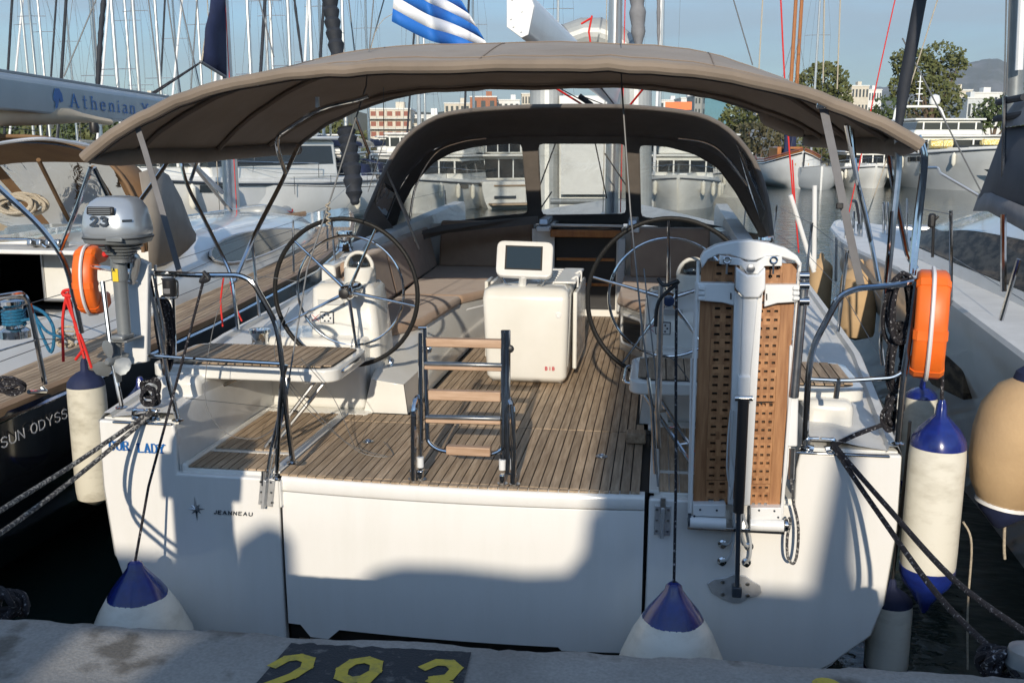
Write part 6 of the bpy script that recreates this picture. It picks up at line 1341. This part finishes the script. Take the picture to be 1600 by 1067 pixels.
# mast, stays, rail posts
MB().tube([A2(1583, 190, 6.4), A2(1592, -30, 6.4), A2(1600, -300, 6.4)], .085, 14).build('mast', K['motor'], Ct)
MB().tube([A2(1592, 110, 6.2), A2(1600, -60, 6.2)], .04, 10).build('reef_sleeve', K['white'], Ct)
for q in ([(1572, 180, 6.3), (1578, -30, 6.3)], [(1569, 160, 6.3), (1573, -30, 6.3)], [(1590, 100, 6.3), (1600, 60, 6.2)]): MB().tube([A2(*p) for p in q], .008, 6).build('shroud', K['wire'], Ct)
def cst_post(x, y0, y1, Yv, r=.014, x2=None, y2=None): return MB().tube([A2(x, y0, Yv), A2(x2 or x, y1, y2 or Yv)], r, 8).build('stanchion', K['steel'], Ct)
cst_post(1486, 478, 329, 3.0); cst_post(1564, 500, 405, 1.6, .016, 1592, 1.5); cst_post(1568, 455, 335, 1.9, .02); cst_post(1417, 375, 310, 8, .011)
for x, a, b, yy in ((1333, 330, 430, 9.0), (1345, 318, 470, 8.5), (1321, 350, 470, 8.3), (1380, 316, 430, 9), (1386, 316, 440, 8.8), (1393, 318, 400, 9.2), (1341, 350, 450, 8.6), (1306, 370, 440, 8.0)):
    MB().tube([A2(x, b, yy), A2(x + 1, a, yy)], .018, 8).build('pulpit_post', K['steel'], Ct)
MB().tube(spline([A2(1333, 314, 9.5), A2(1338, 318, 9.2), A2(1343, 350, 9)], 4), .02, 8).build('pulpit_cap', K['black'], Ct); MB().tube([A2(1341, 350, 8.8), A2(1344, 390, 8.7)], .02, 8).build('pulpit_cap', K['black'], Ct)
for p, q in (((1600, 470), (1486, 400)), ((1486, 335), (1390, 318))): MB().tube([A2(*p, 2), A2(*q, 4.5)], .003, 5).build('lifeline', K['wire'], Ct)
MB().tube(fillet([A2(1457, 402, 3.6), A2(1459, 345, 3.6), A2(1466, 338, 3.6)], .05), .012, 8).build('rod_holder', K['black'], Ct); MB().box(tuple(A2(1456, 345, 3.6)), (.06, .05, .12)).build('deck_lamp', K['black'], Ct, bevel=.02)
MB().tube(fillet([A2(1545, 315, 9), A2(1468, 270, 9), A2(1466, 262, 9), A2(1446, 262, 9)], .1), .018, 8).build('bow_rail', K['alu'], Ct)
# furled sail on the catamaran forestay (thick dark roll)
tag(MB().tube([A2(1404, 200, 9.5), A2(1412, 140, 9.5), A2(1434, 20, 9.5), A2(1446, -40, 9.5)], [.05, .085, .085, .08], 12).build('furled_sail', K['dnavy']), 'thick dark furled sail rising behind the right end of the bimini', 'furled sail')
line2('forestay', [A2(1600, 430, 11), A2(1410, 60, 11)], .012, 'wire', 'dark twin stays slanting down across the white motor yacht')
line2('forestay', [A2(1340, 380, 12), A2(1385, 250, 12), A2(1465, 0, 12)], .010, 'wrope', 'pale rope slanting up in front of the eucalyptus')
line2('forestay', [A2(1210, 340, 9), A2(1248, 560, 7), ], .0001, 'wire', 'x') if False else None
line2('halyard', [A2(1240, 320, 9), A2(1228, 160, 9), A2(1220, 0, 9)], .011, 'red', 'bright red halyard rising behind the right part of the bimini')
line2('halyard', [A2(1325, 340, 14), A2(1372, 120, 14), A2(1403, -20, 14)], .011, 'red', 'faded red halyard left of the thick furled sail')
line2('halyard', [A2(1248, 395, 7.5), A2(1243, 330, 7.5), A2(1238, 250, 7.5)], .009, 'red', 'red line behind the top of the folded gangway')
for a, b, L in (((1273, 290), (1272, 420), 'white fender pole of the bow rail standing upright'), ((1235, 305), (1272, 425), 'white fender pole of the bow rail leaning left')):
    tag(MB().tube([A2(*a, 5.6), A2(*b, 5.6)], .024, 10).build('bow_pole', K['white']), L, 'pole')
for x, y, yb, yy, r, L in ((1345, 405, 520, 6.2, .20, 'large beige covered fender between the two boats behind the stern rail'), (1284, 395, 470, 8.8, .16, 'small beige covered fender at the far end of the right side deck')):
    p = A2(x, y, yy); b = A2(x, yb, yy); fender((p.x, yy, p.z - .85), r, .8, L, 'fbeige', 'fbeige', group='beige fenders along the catamaran', caph=.2, bottom=False)
# large long beige fender
p = A2(1578, 590, .35); q_ = A2(1540, 785, .35)
t = thing('fender', 'huge beige covered fender with blue tips hanging at the right edge', 'fender', (at(1578, 690, Y=.35).x + .0, .35, q_.z))
hh = p.z - q_.z
MB().lathe([(.05, -.0), (.13, .0), (.19, .10), (.225, .24), (.235, hh * .55), (.22, hh * .75), (.16, hh * .92), (.08, hh), (.03, hh + .01)], (0, 0, 0), n=30, q=Matrix.Rotation(R(7), 3, 'Y')).build('fender_cover', K['fbeige'], t)
MB().lathe([(.135, .02), (.12, -.04), (.03, -.13), (.01, -.14)], (0, 0, 0), n=20, q=Matrix.Rotation(R(7), 3, 'Y')).build('fender_end', K['navy'], t)
MB().lathe([(.145, -.004), (.138, .018), (.145, .02)], (0, 0, 0), n=24, q=Matrix.Rotation(R(7), 3, 'Y')).build('cover_hem', K['whtxt'], t)
MB().lathe([(.10, hh - .03), (.09, hh + .03), (.03, hh + .09), (.015, hh + .1)], (0, 0, 0), n=20, q=Matrix.Rotation(R(7), 3, 'Y')).build('fender_end', K['navy'], t)
MB().tube([V((.08, 0, hh + .08)), V((.14, .0, hh + .6))], .012, 7).build('fender_line', K['rope'], t)
# ------------------------------------------------------------------ boats further out
def sy_proto(name, L_, hullm, coverm, furlm=None, mastr=.09, H=17, wood=False, spray=None):
    t = thing(name, 'x', 'sailing yacht')
    h = L_ / 12; rows = []
    for y, hb, sh in ((-L_ * .45, 1.45, 1.05), (-L_ * .2, 1.85, 1.1), (L_ * .1, 1.8, 1.2), (L_ * .35, 1.0, 1.35), (L_ * .5, .06, 1.5)):
        hb *= h; sh *= h ** .5; rows.append([V((x * hb, y, z)) for x, z in ((-1, sh), (-1.01, sh * .6), (-.92, .15), (-.7, -.2), (.7, -.2), (.92, .15), (1.01, sh * .6), (1, sh))])
    MB().loft(rows).build('hull', hullm, t, ang=60)
    MB().loft([[r[0] + V((.05, 0, .03)), r[0] + V((.05, 0, .06)), r[-1] + V((-.05, 0, .06)), r[-1] + V((-.05, 0, .03))] for r in rows]).build('deck', K['gel2'], t)
    MB().loft([[V((s * w_ * h, y, z)) for s, z in ((-1, 1.0), (-.86, zt), (.86, zt), (1, 1.0))] for y, w_, zt in ((-L_ * .12, 1.25, 1.62), (L_ * .1, 1.1, 1.6), (L_ * .27, .6, 1.5))]).build('coachroof', gel, t, bevel=.06)
    for s in (-1, 1): MB().prism([V((s * 1.20 * h, -L_ * .09, 1.30)), V((s * 1.08 * h, L_ * .1, 1.32)), V((s * .98 * h, L_ * .1, 1.50)), V((s * 1.12 * h, -L_ * .09, 1.50))], (s * .03, 0, 0)).build('cabin_window', K['glass'], t)
    MB().loft([[V((x, y, z)) for x, z in ((-1.1 * h, 1.55), (-.95 * h, 2.05), (0, 2.22), (.95 * h, 2.05), (1.1 * h, 1.55))] for y in (-L_ * .16, -L_ * .08)] , cap=False, closed=False).build('sprayhood', spray or K['navy'], t, solid=.02)
    MB().prism([V((-1.0 * h, -L_ * .085, 1.5)), V((1.0 * h, -L_ * .085, 1.5)), V((.8 * h, -L_ * .07, 2.0)), V((-.8 * h, -L_ * .07, 2.0))], (0, .02, 0)).build('hood_window', K['glass'], t)
    my = L_ * .08
    MB().tube([(0, my, 1.5), (0, my, H)], [mastr, mastr * .75], 10).build('mast', K['varnish'] if wood else K['alu'], t)
    for z in (6.2, 10.2): MB().tube([(-.85, my - .15, z), (0, my, z), (.85, my - .15, z)], .022, 6).build('spreader', K['alu'], t)
    for s in (-1, 1):
        MB().tube([(s * 1.5 * h, my - .2, 1.3), (s * .85, my - .15, 6.2), (s * .85, my - .15, 10.2), (0, my, H)], .006, 5).build('shroud', K['wire'], t)
        if s > 0: MB().tube([(0, -L_ * .44, 1.2), (0, my, H)], .006, 5).build('backstay', K['wire'], t)
        for y in (-L_ * .4, -L_ * .2, 0, L_ * .2, L_ * .38):
            hb = (1.75 - max(0, y) * .16 * 12 / L_) * h; MB().tube([(s * hb, y, 1.1), (s * hb, y, 1.75)], .014, 5).build('stanchion', K['steel'], t)
        MB().tube([(s * 1.5 * h, -L_ * .45, 1.7), (s * 1.75 * h, 0, 1.75), (s * .75 * h, L_ * .38, 1.85), (0, L_ * .5, 2.1)], .010, 5).build('lifeline', K['steel'], t)
    MB().tube([(0, L_ * .48, 1.5), (0, my, H)], .01 if furlm is None else .07, 8).build('furled_genoa', furlm or K['wire'], t)
    MB().tube([(0, my, 2.75), (0, -L_ * .28, 2.85)], .06, 8).build('boom', K['alu'], t)
    MB().loft([[V((x * q, y, 2.85 + z)) for x, z in ((-.16, 0), (-.13, .28 * q), (0, .42 * q), (.13, .28 * q), (.16, 0))] for y, q in ((my - .1, 1.1), (0, 1), (-L_ * .15, .8), (-L_ * .27, .4))]).build('sail_cover', coverm, t)
    for s, y in ((-1, -1.5), (1, -1.5), (-1, 1.5), (1, 1.5)): MB().lathe([(.03, .8), (.12, .7), (.13, .2), (.05, .08)], (s * 1.98 * h, y, .3), n=10).build('fender', K['fwhite'], t)
    return t
def place(t, first, px, D, rz, label, group='sailing yachts moored across the harbour', ly=0, z=0):
    o = t if first else copy_tree(t)
    g = gnd(px, D); my = ly
    o.location = (g.x + my * math.sin(rz), g.y - my * math.cos(rz), z); o.rotation_euler = (0, 0, rz)
    o['label'] = label; o['group'] = group; return o
p1 = sy_proto('moored_yacht', 12.5, K['hullw'], K['navy'])
p2 = sy_proto('moored_yacht', 11, K['hullw'], K['beigesail'], K['dnavy'])
p3 = sy_proto('moored_yacht', 14, K['hullb'], K['beigesail'], None, .11, 20, spray=K['beigesail'])
p4 = sy_proto('moored_yacht', 11.5, K['hullg'], K['whtxt'], K['whtxt'], spray=K['grayfab'])
ql = [ # proto, px of mast, D, heading deg, label
 (p1, 54, 62, 172, 'white yacht whose mast is leftmost of all at the left edge'), (p2, 64, 58, 185, 'white yacht with the second mast from the left edge'), (p4, 78, 66, 178, 'grey hulled yacht with the third mast from the left edge'),
 (p2, 157, 48, 183, 'white yacht with a thin furled sail above the end of the lettered boom'), (p1, 191, 44, 176, 'white yacht whose bright mast rises just right of the dark furled sail'), (p4, 210, 60, 180, 'pale yacht with a short mast between two taller ones above the boom tip'),
 (p3, 226, 56, 170, 'blue hulled yacht with a tall mast above the boom tip'), (p1, 257, 50, 182, 'white yacht whose mast meets the bimini left of the blue pennant'), (p2, 283, 70, 184, 'white yacht with a thin far mast left of the blue pennant'),
 (p4, 396, 47, 176, 'pale yacht with its mast just right of the tall silver mast'), (p1, 424, 52, 186, 'white yacht with the left mast of the close pair over the bimini'), (p3, 433, 58, 178, 'blue hulled yacht with the right mast of the close pair over the bimini'),
 (p2, 457, 42, 180, 'white yacht moored with its mast left of the bent grab tube'), (p1, 492, 40, 172, 'white yacht whose pale mast is second left of the wide dark furled sail'), (p4, 506, 54, 183, 'pale yacht with the mast nearest left of the dark furled sail'),
 (p2, 540, 46, 178, 'white yacht with the mast just right of the dark furled sail'), (p1, 577, 64, 182, 'white yacht with a thin far mast left of the striped flag'), (p3, 656, 52, 185, 'blue hulled yacht whose mast stands under the striped flag'),
 (p2, 664, 66, 176, 'white yacht with the second mast under the striped flag'), (p1, 870, 55, 180, 'white yacht whose mast stands left of the grey pipe arch'), (p4, 1029, 50, 178, 'pale yacht whose dark mast stands right of the grey pipe arch'),
 (p1, 1268, 68, 180, 'white yacht with a pale mast right of the two varnished masts'), (p2, 120, 72, 182, 'white yacht far off over the lettered boom'), (p4, 320, 62, 175, 'pale yacht seen between the bimini struts'), (p2, 740, 62, 182, 'white yacht seen through the left sprayhood window')]
used = set()
for pr_, px, D, hd, L in ql:
    place(pr_, id(pr_) not in used, px, D, R(hd), L, ly=1.0); used.add(id(pr_))
# dark furled sails of yachts near
for pts, r, L in (([(152, 150, 26), (157, 60, 26), (164, -20, 26)], .075, 'thin dark furled sail above the lettered boom'), ([(531, 105, 26), (520, 40, 26), (514, -20, 26)], .22, 'wide dark blue furled sail hanging over the bimini'), ([(555, 320, 30), (548, 250, 30), (540, 200, 30)], .3, 'ribbed dark blue furled sail under the bimini'), ([(474, 110, 24), (460, 0, 24)], .035, 'thin black furled stay left of the wide dark furled sail'), ([(998, 80, 20), (995, -20, 20)], .17, 'grey sleeve of a rolled sail right of the yacht mast'), ([(1029, 80, 24), (1029, -20, 24)], .05, 'dark blue furled stay right of the grey sleeve')):
    mb = MB(); P_ = spline([at(x, y, D=d) for x, y, d in pts], 12); rr = [r * (.9 + .14 * math.sin(i * 2.1)) * (.35 + .65 * min(1, i / 5)) for i in range(len(P_))]
    tag(mb.tube(P_, rr, 12).build('furled_sail', K['dnavy'] if 'grey' not in L else K['grayfab']), L, 'furled sail')
# slanting far stays
for i, (a, b, d) in enumerate((((152, -5), (100, 120), 40), ((282, 0), (312, 135), 40), ((262, 0), (285, 165), 38), ((145, 0), (155, 145), 30), ((232, 0), (252, 165), 36), ((308, 0), (297, 160), 34), ((600, 0), (572, 100), 22), ((405, 0), (428, 90), 34), ((545, 0), (556, 100), 28), ((1192, -5), (1182, 180), 30), ((1146, 0), (1176, 102), 20), ((1313, 0), (1308, 140), 26), ((1288, 0), (1286, 130), 26), ((700, 0), (716, 48), 24))):
    tag(MB().tube([at(*a, D=d), at(*b, D=d)], .0007 * d, 6).build('rigging_wire', K['wire'] if i not in (9, 11, 12) else K['wrope']), ['dark wire slanting left above the lettered boom', 'dark wire ending at the bimini just left of the tall mast', 'dark wire slanting right towards the blue sail pennant', 'thin wire beside the thin dark furled sail', 'wire slanting beside the mast left of the pennant', 'short pale wire right of the pennant sheet', 'dark stay slanting down to the bimini left of the striped flag', 'thin wire left of the close pair of masts', 'thin wire right of the wide dark furled sail', 'pale wire running down behind the right of the sprayhood', 'thin pale wire ending right of the bimini crown', 'pale upright line second right of the varnished masts', 'pale upright line first right of the varnished masts', 'thin dark wire right of the striped flag'][i], 'rigging wire', 'rigging wires against the sky')
# blue pennant-like sail at the tall mast
t = thing('blue_sail', 'dark blue triangular sail corner lashed beside the tall silver mast', 'sail')
q = [A2(330, -8, 7.4), A2(352, -8, 7.6), A2(354, 121, 7.8), A2(315, 97, 7.2)]
MB().loft([[q[0].lerp(q[3], t_) + V((0, .03 * math.sin(t_ * 9), 0)) for t_ in (0, .25, .5, .75, 1)], [q[0].lerp(q[3], t_).lerp(q[1].lerp(q[2], t_), .5) + V((0, .08 * math.sin(t_ * 7 + 1), 0)) for t_ in (0, .25, .5, .75, 1)], [q[1].lerp(q[2], t_) for t_ in (0, .25, .5, .75, 1)]], cap=False, closed=False).build('sail_cloth', K['navy'], t, solid=.01)
MB().tube([q[3] + V((0, -.03, 0)), q[2] + V((0, -.03, 0))], .02, 6).build('sail_hem', K['grayfab'], t)
for b in ((228, 152), (236, 150)): MB().tube([q[3], A2(*b, 6.3)], .012, 6).build('sheet', K['rope'], t)
MB().tube([q[3], A2(325, 35, 7.4)], .012, 6).build('sheet', K['wrope'], t)
# ---- motor yachts
def my_proto(name, L_, b, hh, hullm=None, tiers=2, arch=True, th=1.5):
    t = thing(name, 'x', 'motor yacht'); hullm = hullm or K['hullw']; rows = []
    for y, q, sh in ((-L_ * .5, .92, hh), (-L_ * .2, 1, hh), (L_ * .15, .98, hh * 1.1), (L_ * .35, .72, hh * 1.22), (L_ * .46, .3, hh * 1.3), (L_ * .5, .03, hh * 1.33)):
        rows.append([V((x * b * q, y - (0 if zf > .5 else L_ * .05 * (q < .8)), sh * zf)) for x, zf in ((-1, 1), (-.99, .7), (-.92, .3), (-.8, -.1), (.8, -.1), (.92, .3), (.99, .7), (1, 1))])
    MB().loft(rows).build('hull', hullm, t, ang=60)
    ya = -L_ * .5 - .06
    MB().box((0, ya, hh * .92), (b * 1.2, .1, .08)).build('transom_rail', K['teakdk'], t); MB().box((b * .45, ya, hh * .5), (b * .35, .1, hh * .6)).build('transom_gate', K['grey'], t)
    MB().box((0, ya - .4, .28), (b * 1.5, .9, .1)).build('bathing_platform', K['teak'], t)
    MB().box((-b * .3, ya - .02, hh * .45), (b * .6, .06, .16)).build('transom_vent', K['dktxt'], t)
    MB().loft([[r[0] + V((.02, 0, .0)), r[0] + V((.04, 0, .12)), r[-1] + V((-.04, 0, .12)), r[-1] + V((-.02, 0, 0))] for r in rows]).build('deck', K['gel2'], t)
    z = hh + .1; w_ = b * .86; y0, y1 = -L_ * .32, L_ * .22
    for k in range(tiers):
        hk = th - .25 * k
        MB().loft([[V((s * w_ * (1 if zz == z else .9), y, zz)) for s in (-1, 1) for zz in ((z, z + hk) if s < 0 else (z + hk, z))] for y in (y0, y1)]).build('superstructure', gel, t, bevel=.12)
        MB().loft([[V((s * (w_ * .965 + .02), y, zz)) for s, zz in ((-1, z + hk * .38), (-.955, z + hk * .85), (.955, z + hk * .85), (1, z + hk * .38))] for y in (y0 + .3, y1 + .05)]).build('window_band', K['glass'], t)
        fr_ = MB().box((0, y0 - .01, z + hk * .5), (w_ * 1.5, .05, hk * .78)).build('aft_door', K['glass'], t)
        for j in range(4): MB().box((-w_ * .72 + j * w_ * .48, y0 - .05, z + hk * .5), (.07, .05, hk * .8)).build('door_frame', K['white'], fr_)
        for sx in (-1, 1): MB().tube([(sx * w_ * .95, y0 - .75, z + hk), (sx * w_ * .95, y0 - .75, z)], .04, 6).build('roof_post', K['steel'], t)
        for j in range(4):
            MB().box((-w_ * .75 + j * w_ * .5, y1 + .06, z + hk * .62), (.1, .06, hk * .5)).build('mullion', gel, t)
        MB().span((-w_ * 1.02, y0 - .8, z + hk), (w_ * 1.02, y1 + .25, z + hk + .14)).build('roof', gel, t, bevel=.06)
        z += hk + .14; w_ *= .8; y0 *= .85; y1 *= .55
    for s in (0, -1):
        sg = -1 if s == 0 else 1
        MB().tube([r[s] + V((sg * .04, 0, -.10)) for r in rows], .05, 6).build('rub_rail', K['dktxt'], t)
        for i in (1, 2):
            a, c = rows[i], rows[i + 1]; i0, i1 = (0, 1) if s == 0 else (-1, -2)
            q = [a[i0].lerp(a[i1], .35).lerp(c[i0].lerp(c[i1], .35), u) for u in (.2, .55)] + [a[i0].lerp(a[i1], .8).lerp(c[i0].lerp(c[i1], .8), u) for u in (.55, .2)]
            MB().prism([p + V((sg * .03, 0, 0)) for p in q], (sg * .02, 0, 0)).build('hull_window', K['glass'], t)
        for i, u in ((1, .3), (2, .1), (2, .7), (3, .4)):
            p = rows[i][s].lerp(rows[i + 1][s], u) + V((sg * .16, 0, -1.0)); MB().lathe([(.03, .85), (.13, .72), (.14, .15), (.05, 0)], p, n=10).build('fender', K['fwhite'], t)
    MB().loft([[V((s * w_ * 1.1 * q, y, zz)) for s, zz in ((-1, hh * 1.1), (-.9, hh * 1.1 + .5), (.9, hh * 1.1 + .5), (1, hh * 1.1))] for y, q in ((L_ * .2, .8), (L_ * .38, .35))]).build('foredeck_trunk', gel, t, bevel=.05)
    MB().box((0, L_ * .30, hh * 1.12 + .54), (.6, .6, .06)).build('deck_hatch', K['glass'], t)
    if arch:
        MB().tube(fillet([(-w_, -L_ * .12, z - .1), (-w_ * .85, -L_ * .14, z + 1.0), (w_ * .85, -L_ * .14, z + 1.0), (w_, -L_ * .12, z - .1)], .4), .09, 8).build('radar_arch', gel, t)
        for s in (-1, 1): MB().lathe([(.05, 0), (.36, .1), (.40, .4), (.3, .7), (.05, .82)], (s * w_ * .62, -L_ * .14, z + 1.08), n=14).build('radar_dome', gel, t)
        MB().tube([(0, -L_ * .14, z + 1), (0, -L_ * .14, z + 3.4)], .05, 6).build('antenna_mast', K['white'], t)
        for dz in (1.4, 1.9, 2.3, 2.8): MB().box((0, -L_ * .14, z + dz), (.8 - dz * .15, .08, .06)).build('antenna_arm', K['white'], t)
    for s in (-1, 1):
        MB().tube([rows[i][0 if s < 0 else -1] * 1 + V((-s * .1, 0, .7)) for i in range(1, 6)], .02, 6).build('guard_rail', K['steel'], t)
        for i in range(1, 6): p = rows[i][0 if s < 0 else -1] + V((-s * .1, 0, .1)); MB().tube([p, p + V((0, 0, .6))], .016, 5).build('rail_post', K['steel'], t)
    return t
G2 = 'white motor boats in the marina'
m1 = my_proto('motor_yacht', 13, 2.3, 1.5, tiers=2, arch=False); m1.location = gnd(355, 37); m1.rotation_euler = (0, 0, R(160)); m1['label'] = 'white motor catamaran with dark windows behind the tall silver mast'; m1['group'] = G2
for px, D, hd, L in ((300, 50, 170, 'white motor boat half hidden by the grey hood of the dark yacht'), (520, 60, 185, 'white motor boat behind the crossed ropes left of the sprayhood'), (700, 46, 172, 'white motor yacht seen through the left window of the sprayhood'), (785, 54, 186, 'second white motor yacht at the right side of the left sprayhood window'), (1070, 48, 176, 'white motor yacht seen through the right window of the sprayhood'), (620, 72, 178, 'far white motor boat left of the sprayhood arch'), (430, 62, 180, 'far white motor boat behind the bent grab tube'), (650, 52, 168, 'white motor boat bow-on at the left edge of the left sprayhood window'), (765, 50, 24, 'white motor boat stern-on low in the left sprayhood window'), (1040, 52, -14, 'white motor boat stern-on at the left edge of the right sprayhood window'), (1110, 58, 205, 'white motor yacht bow-on in the right part of the right sprayhood window'), (470, 56, 14, 'white motor boat stern-on just left of the left wheel'), (1345, 70, 182, 'small white motor boat between the wooden boat and the big motor yacht')):
    o = copy_tree(m1); o.scale = (.76, .76, .76); o.location = gnd(px, D); o.rotation_euler = (0, 0, R(hd)); o['label'] = L; o['group'] = G2
big = my_proto('motor_yacht', 22, 3.5, 2.05, K['hullg'], 2, True, 1.25); g = gnd(1458, 66); big.location = (g.x + 1.2, g.y + 5, 0); big.rotation_euler = (0, 0, R(188)); big['label'] = 'large white motor yacht with yellow deck cushions and two radar domes'
for s in (-1, 1): MB().box((s * 1.7, 5.6, 2.95), (1.5, .5, .5), rx=R(20)).build('yellow_cushion', K['cushy'], big, bevel=.08)
MB().box((0, 7.6, 2.8), (3.4, .3, .18)).build('windscreen_base', K['glass'], big)
for s in (-1, 1): MB().prism([V((0, 11.0, .7)), V((s * .95, 10.4, 1.4)), V((s * .55, 10.8, 1.4)), V((0, 11.2, 1.0))], (0, .1, 0)).build('anchor', K['steel'], big)
# wooden boat
wb = thing('wooden_boat', 'old white wooden boat with varnished masts and red brown rail', 'wooden boat', (gnd(1246, 66).x, gnd(1246, 66).y + 4, 0), R(184)); rows = []
for y, hb, sh in ((-5, 1.6, 1.9), (-2, 1.95, 1.7), (1, 1.95, 1.75), (3, 1.5, 2.0), (4.2, .7, 2.3), (4.8, .08, 2.5)):
    rows.append([V((x * hb, y, z)) for x, z in ((-1, sh), (-1.02, sh * .75), (-.95, .6), (-.6, .0), (.6, .0), (.95, .6), (1.02, sh * .75), (1, sh))])
MB().loft(rows).build('hull', K['hullw'], wb, ang=60)
for dz, m in ((.0, 'varnish'), (-.16, 'darkhull'), (.14, 'redrail')):
    K.setdefault('redrail', K['shutter'])
    for s in (0, -1): MB().tube([r[s] + V((0, 0, dz)) for r in rows], .06, 6).build('rubbing_strake', K[m], wb)
MB().box((0, 4.9, 1.2), (.1, .12, 2.4), rx=R(-8)).build('stem', K['darkhull'], wb)
MB().box((0, -1.5, 2.3), (1.8, 3.4, .9)).build('cabin', K['varnish'], wb, bevel=.08); MB().box((0, .22, 2.4), (1.2, .04, .4)).build('cabin_window', K['glass'], wb)
for y, w_ in ((1.2, .42), (-1.2, -.45)):
    MB().tube([(w_, y, 1.8), (w_ - .1, y, 21)], [.15, .11], 10).build('mast', K['varnish'], wb); MB().tube([(w_, y, 2.2), (w_, y, 3.6)], .22, 8).build('blue_wrap', K['navy'], wb)
for a in (-1.9, 1.9):
    for y in (1.2, -1.2): MB().tube([(a, y, 1.8), (0, y, 10)], .015, 5).build('shroud', K['wire'], wb)
MB().tube([(0, 4.6, 2.5), (0, 6.2, 3.0)], .06, 8).build('bowsprit', K['varnish'], wb)
for s in (-1, 1): MB().lathe([(.12, 0), (.1, .05)], (s * .35, 4.45, 1.6), 'Y', 10).build('hawse_ring', K['fbeige'], wb)
# dinghy
dg = thing('inflatable_dinghy', 'grey inflatable dinghy with red stripe floating behind the left wheel', 'dinghy', tuple(gnd(440, 30)), R(150))
pth = spline([(-.75, -1.6, .45), (-.75, .6, .5), (-.5, 1.3, .62), (0, 1.6, .7), (.5, 1.3, .62), (.75, .6, .5), (.75, -1.6, .45)], 6)
MB().tube(pth, .27, 14).build('tube', K['pipe'], dg); MB().tube([p + V((p.x * .33, .0, .12)) for p in pth], .03, 6).build('red_stripe', K['red'], dg)
MB().box((0, -.2, .35), (1.2, 2.8, .1)).build('floor', K['grey'], dg); MB().box((0, -.4, .62), (1.3, .35, .06)).build('thwart', K['bluetxt'], dg)
dg2 = copy_tree(dg); dg2.location = tuple(gnd(405, 34)); dg2.rotation_euler = (0, 0, R(200)); dg2['label'] = 'second grey inflatable dinghy left of the wheel behind the first'
# big grey pipe arch on a pontoon
pt = tag(MB().span((gnd(700, 24).x, 18.5, -.3), (gnd(1080, 24).x + 1, 21.5, .45)).build('pontoon', K['concrete'], flat=True), kind='structure')
pa_ = thing('pipe_arch', 'huge grey painted pipe bent into an arch behind the mast', 'pipe arch')
Dp = 22
pth = [at(854, 520, D=Dp), at(854, 230, D=Dp)] + [at(923 + 69 * math.cos(a), 124 - 70 * math.sin(a), D=Dp) for a in [math.pi * (1 - k / 9) for k in range(10)]] + [at(992, 230, D=Dp), at(992, 520, D=Dp)]
MB().tube(pth, .375, 24).build('pipe', K['pipe'], pa_, ang=8)
for i in (3, 5, 7, 9): 
    d = (pth[i + 1] - pth[i - 1]).normalized(); MB().tube([pth[i] - d * .02, pth[i] + d * .02], .385, 24).build('weld_seam', K['motor'], pa_)
MB().prism([at(x, y, D=Dp - .5) for x, y in ((876, 150), (966, 150), (966, 304), (876, 304))], (0, .06, 0)).build('white_panel', K['wallwhite'], pa_)
MB().prism([at(x, y, D=Dp - .3) for x, y in ((874, 150), (968, 150), (968, 400), (874, 400))], (0, .06, 0)).build('back_panel', K['pipe'], pa_)
tag(MB().tube([at(x, 315, D=20) for x in (860, 1000)], .06).build('dock_beam', K['motor']), 'dark beam lying across the pontoon under the pipe arch', 'beam')
# ------------------------------------------------------------------ the air between here and the hills
hz = bpy.data.materials.new('haze'); hz.use_nodes = True; t_ = hz.node_tree; t_.nodes.clear()
o_ = t_.nodes.new('ShaderNodeOutputMaterial'); v_ = t_.nodes.new('ShaderNodeVolumePrincipled'); v_.inputs['Density'].default_value = .00010; v_.inputs['Color'].default_value = (.86, .92, 1, 1); v_.inputs['Anisotropy'].default_value = .2
t_.links.new(v_.outputs[0], o_.inputs['Volume'])
tag(MB().span((-5200, -60, -1.6), (9500, 12500, 1250)).build('haze', hz, flat=True), kind='stuff')
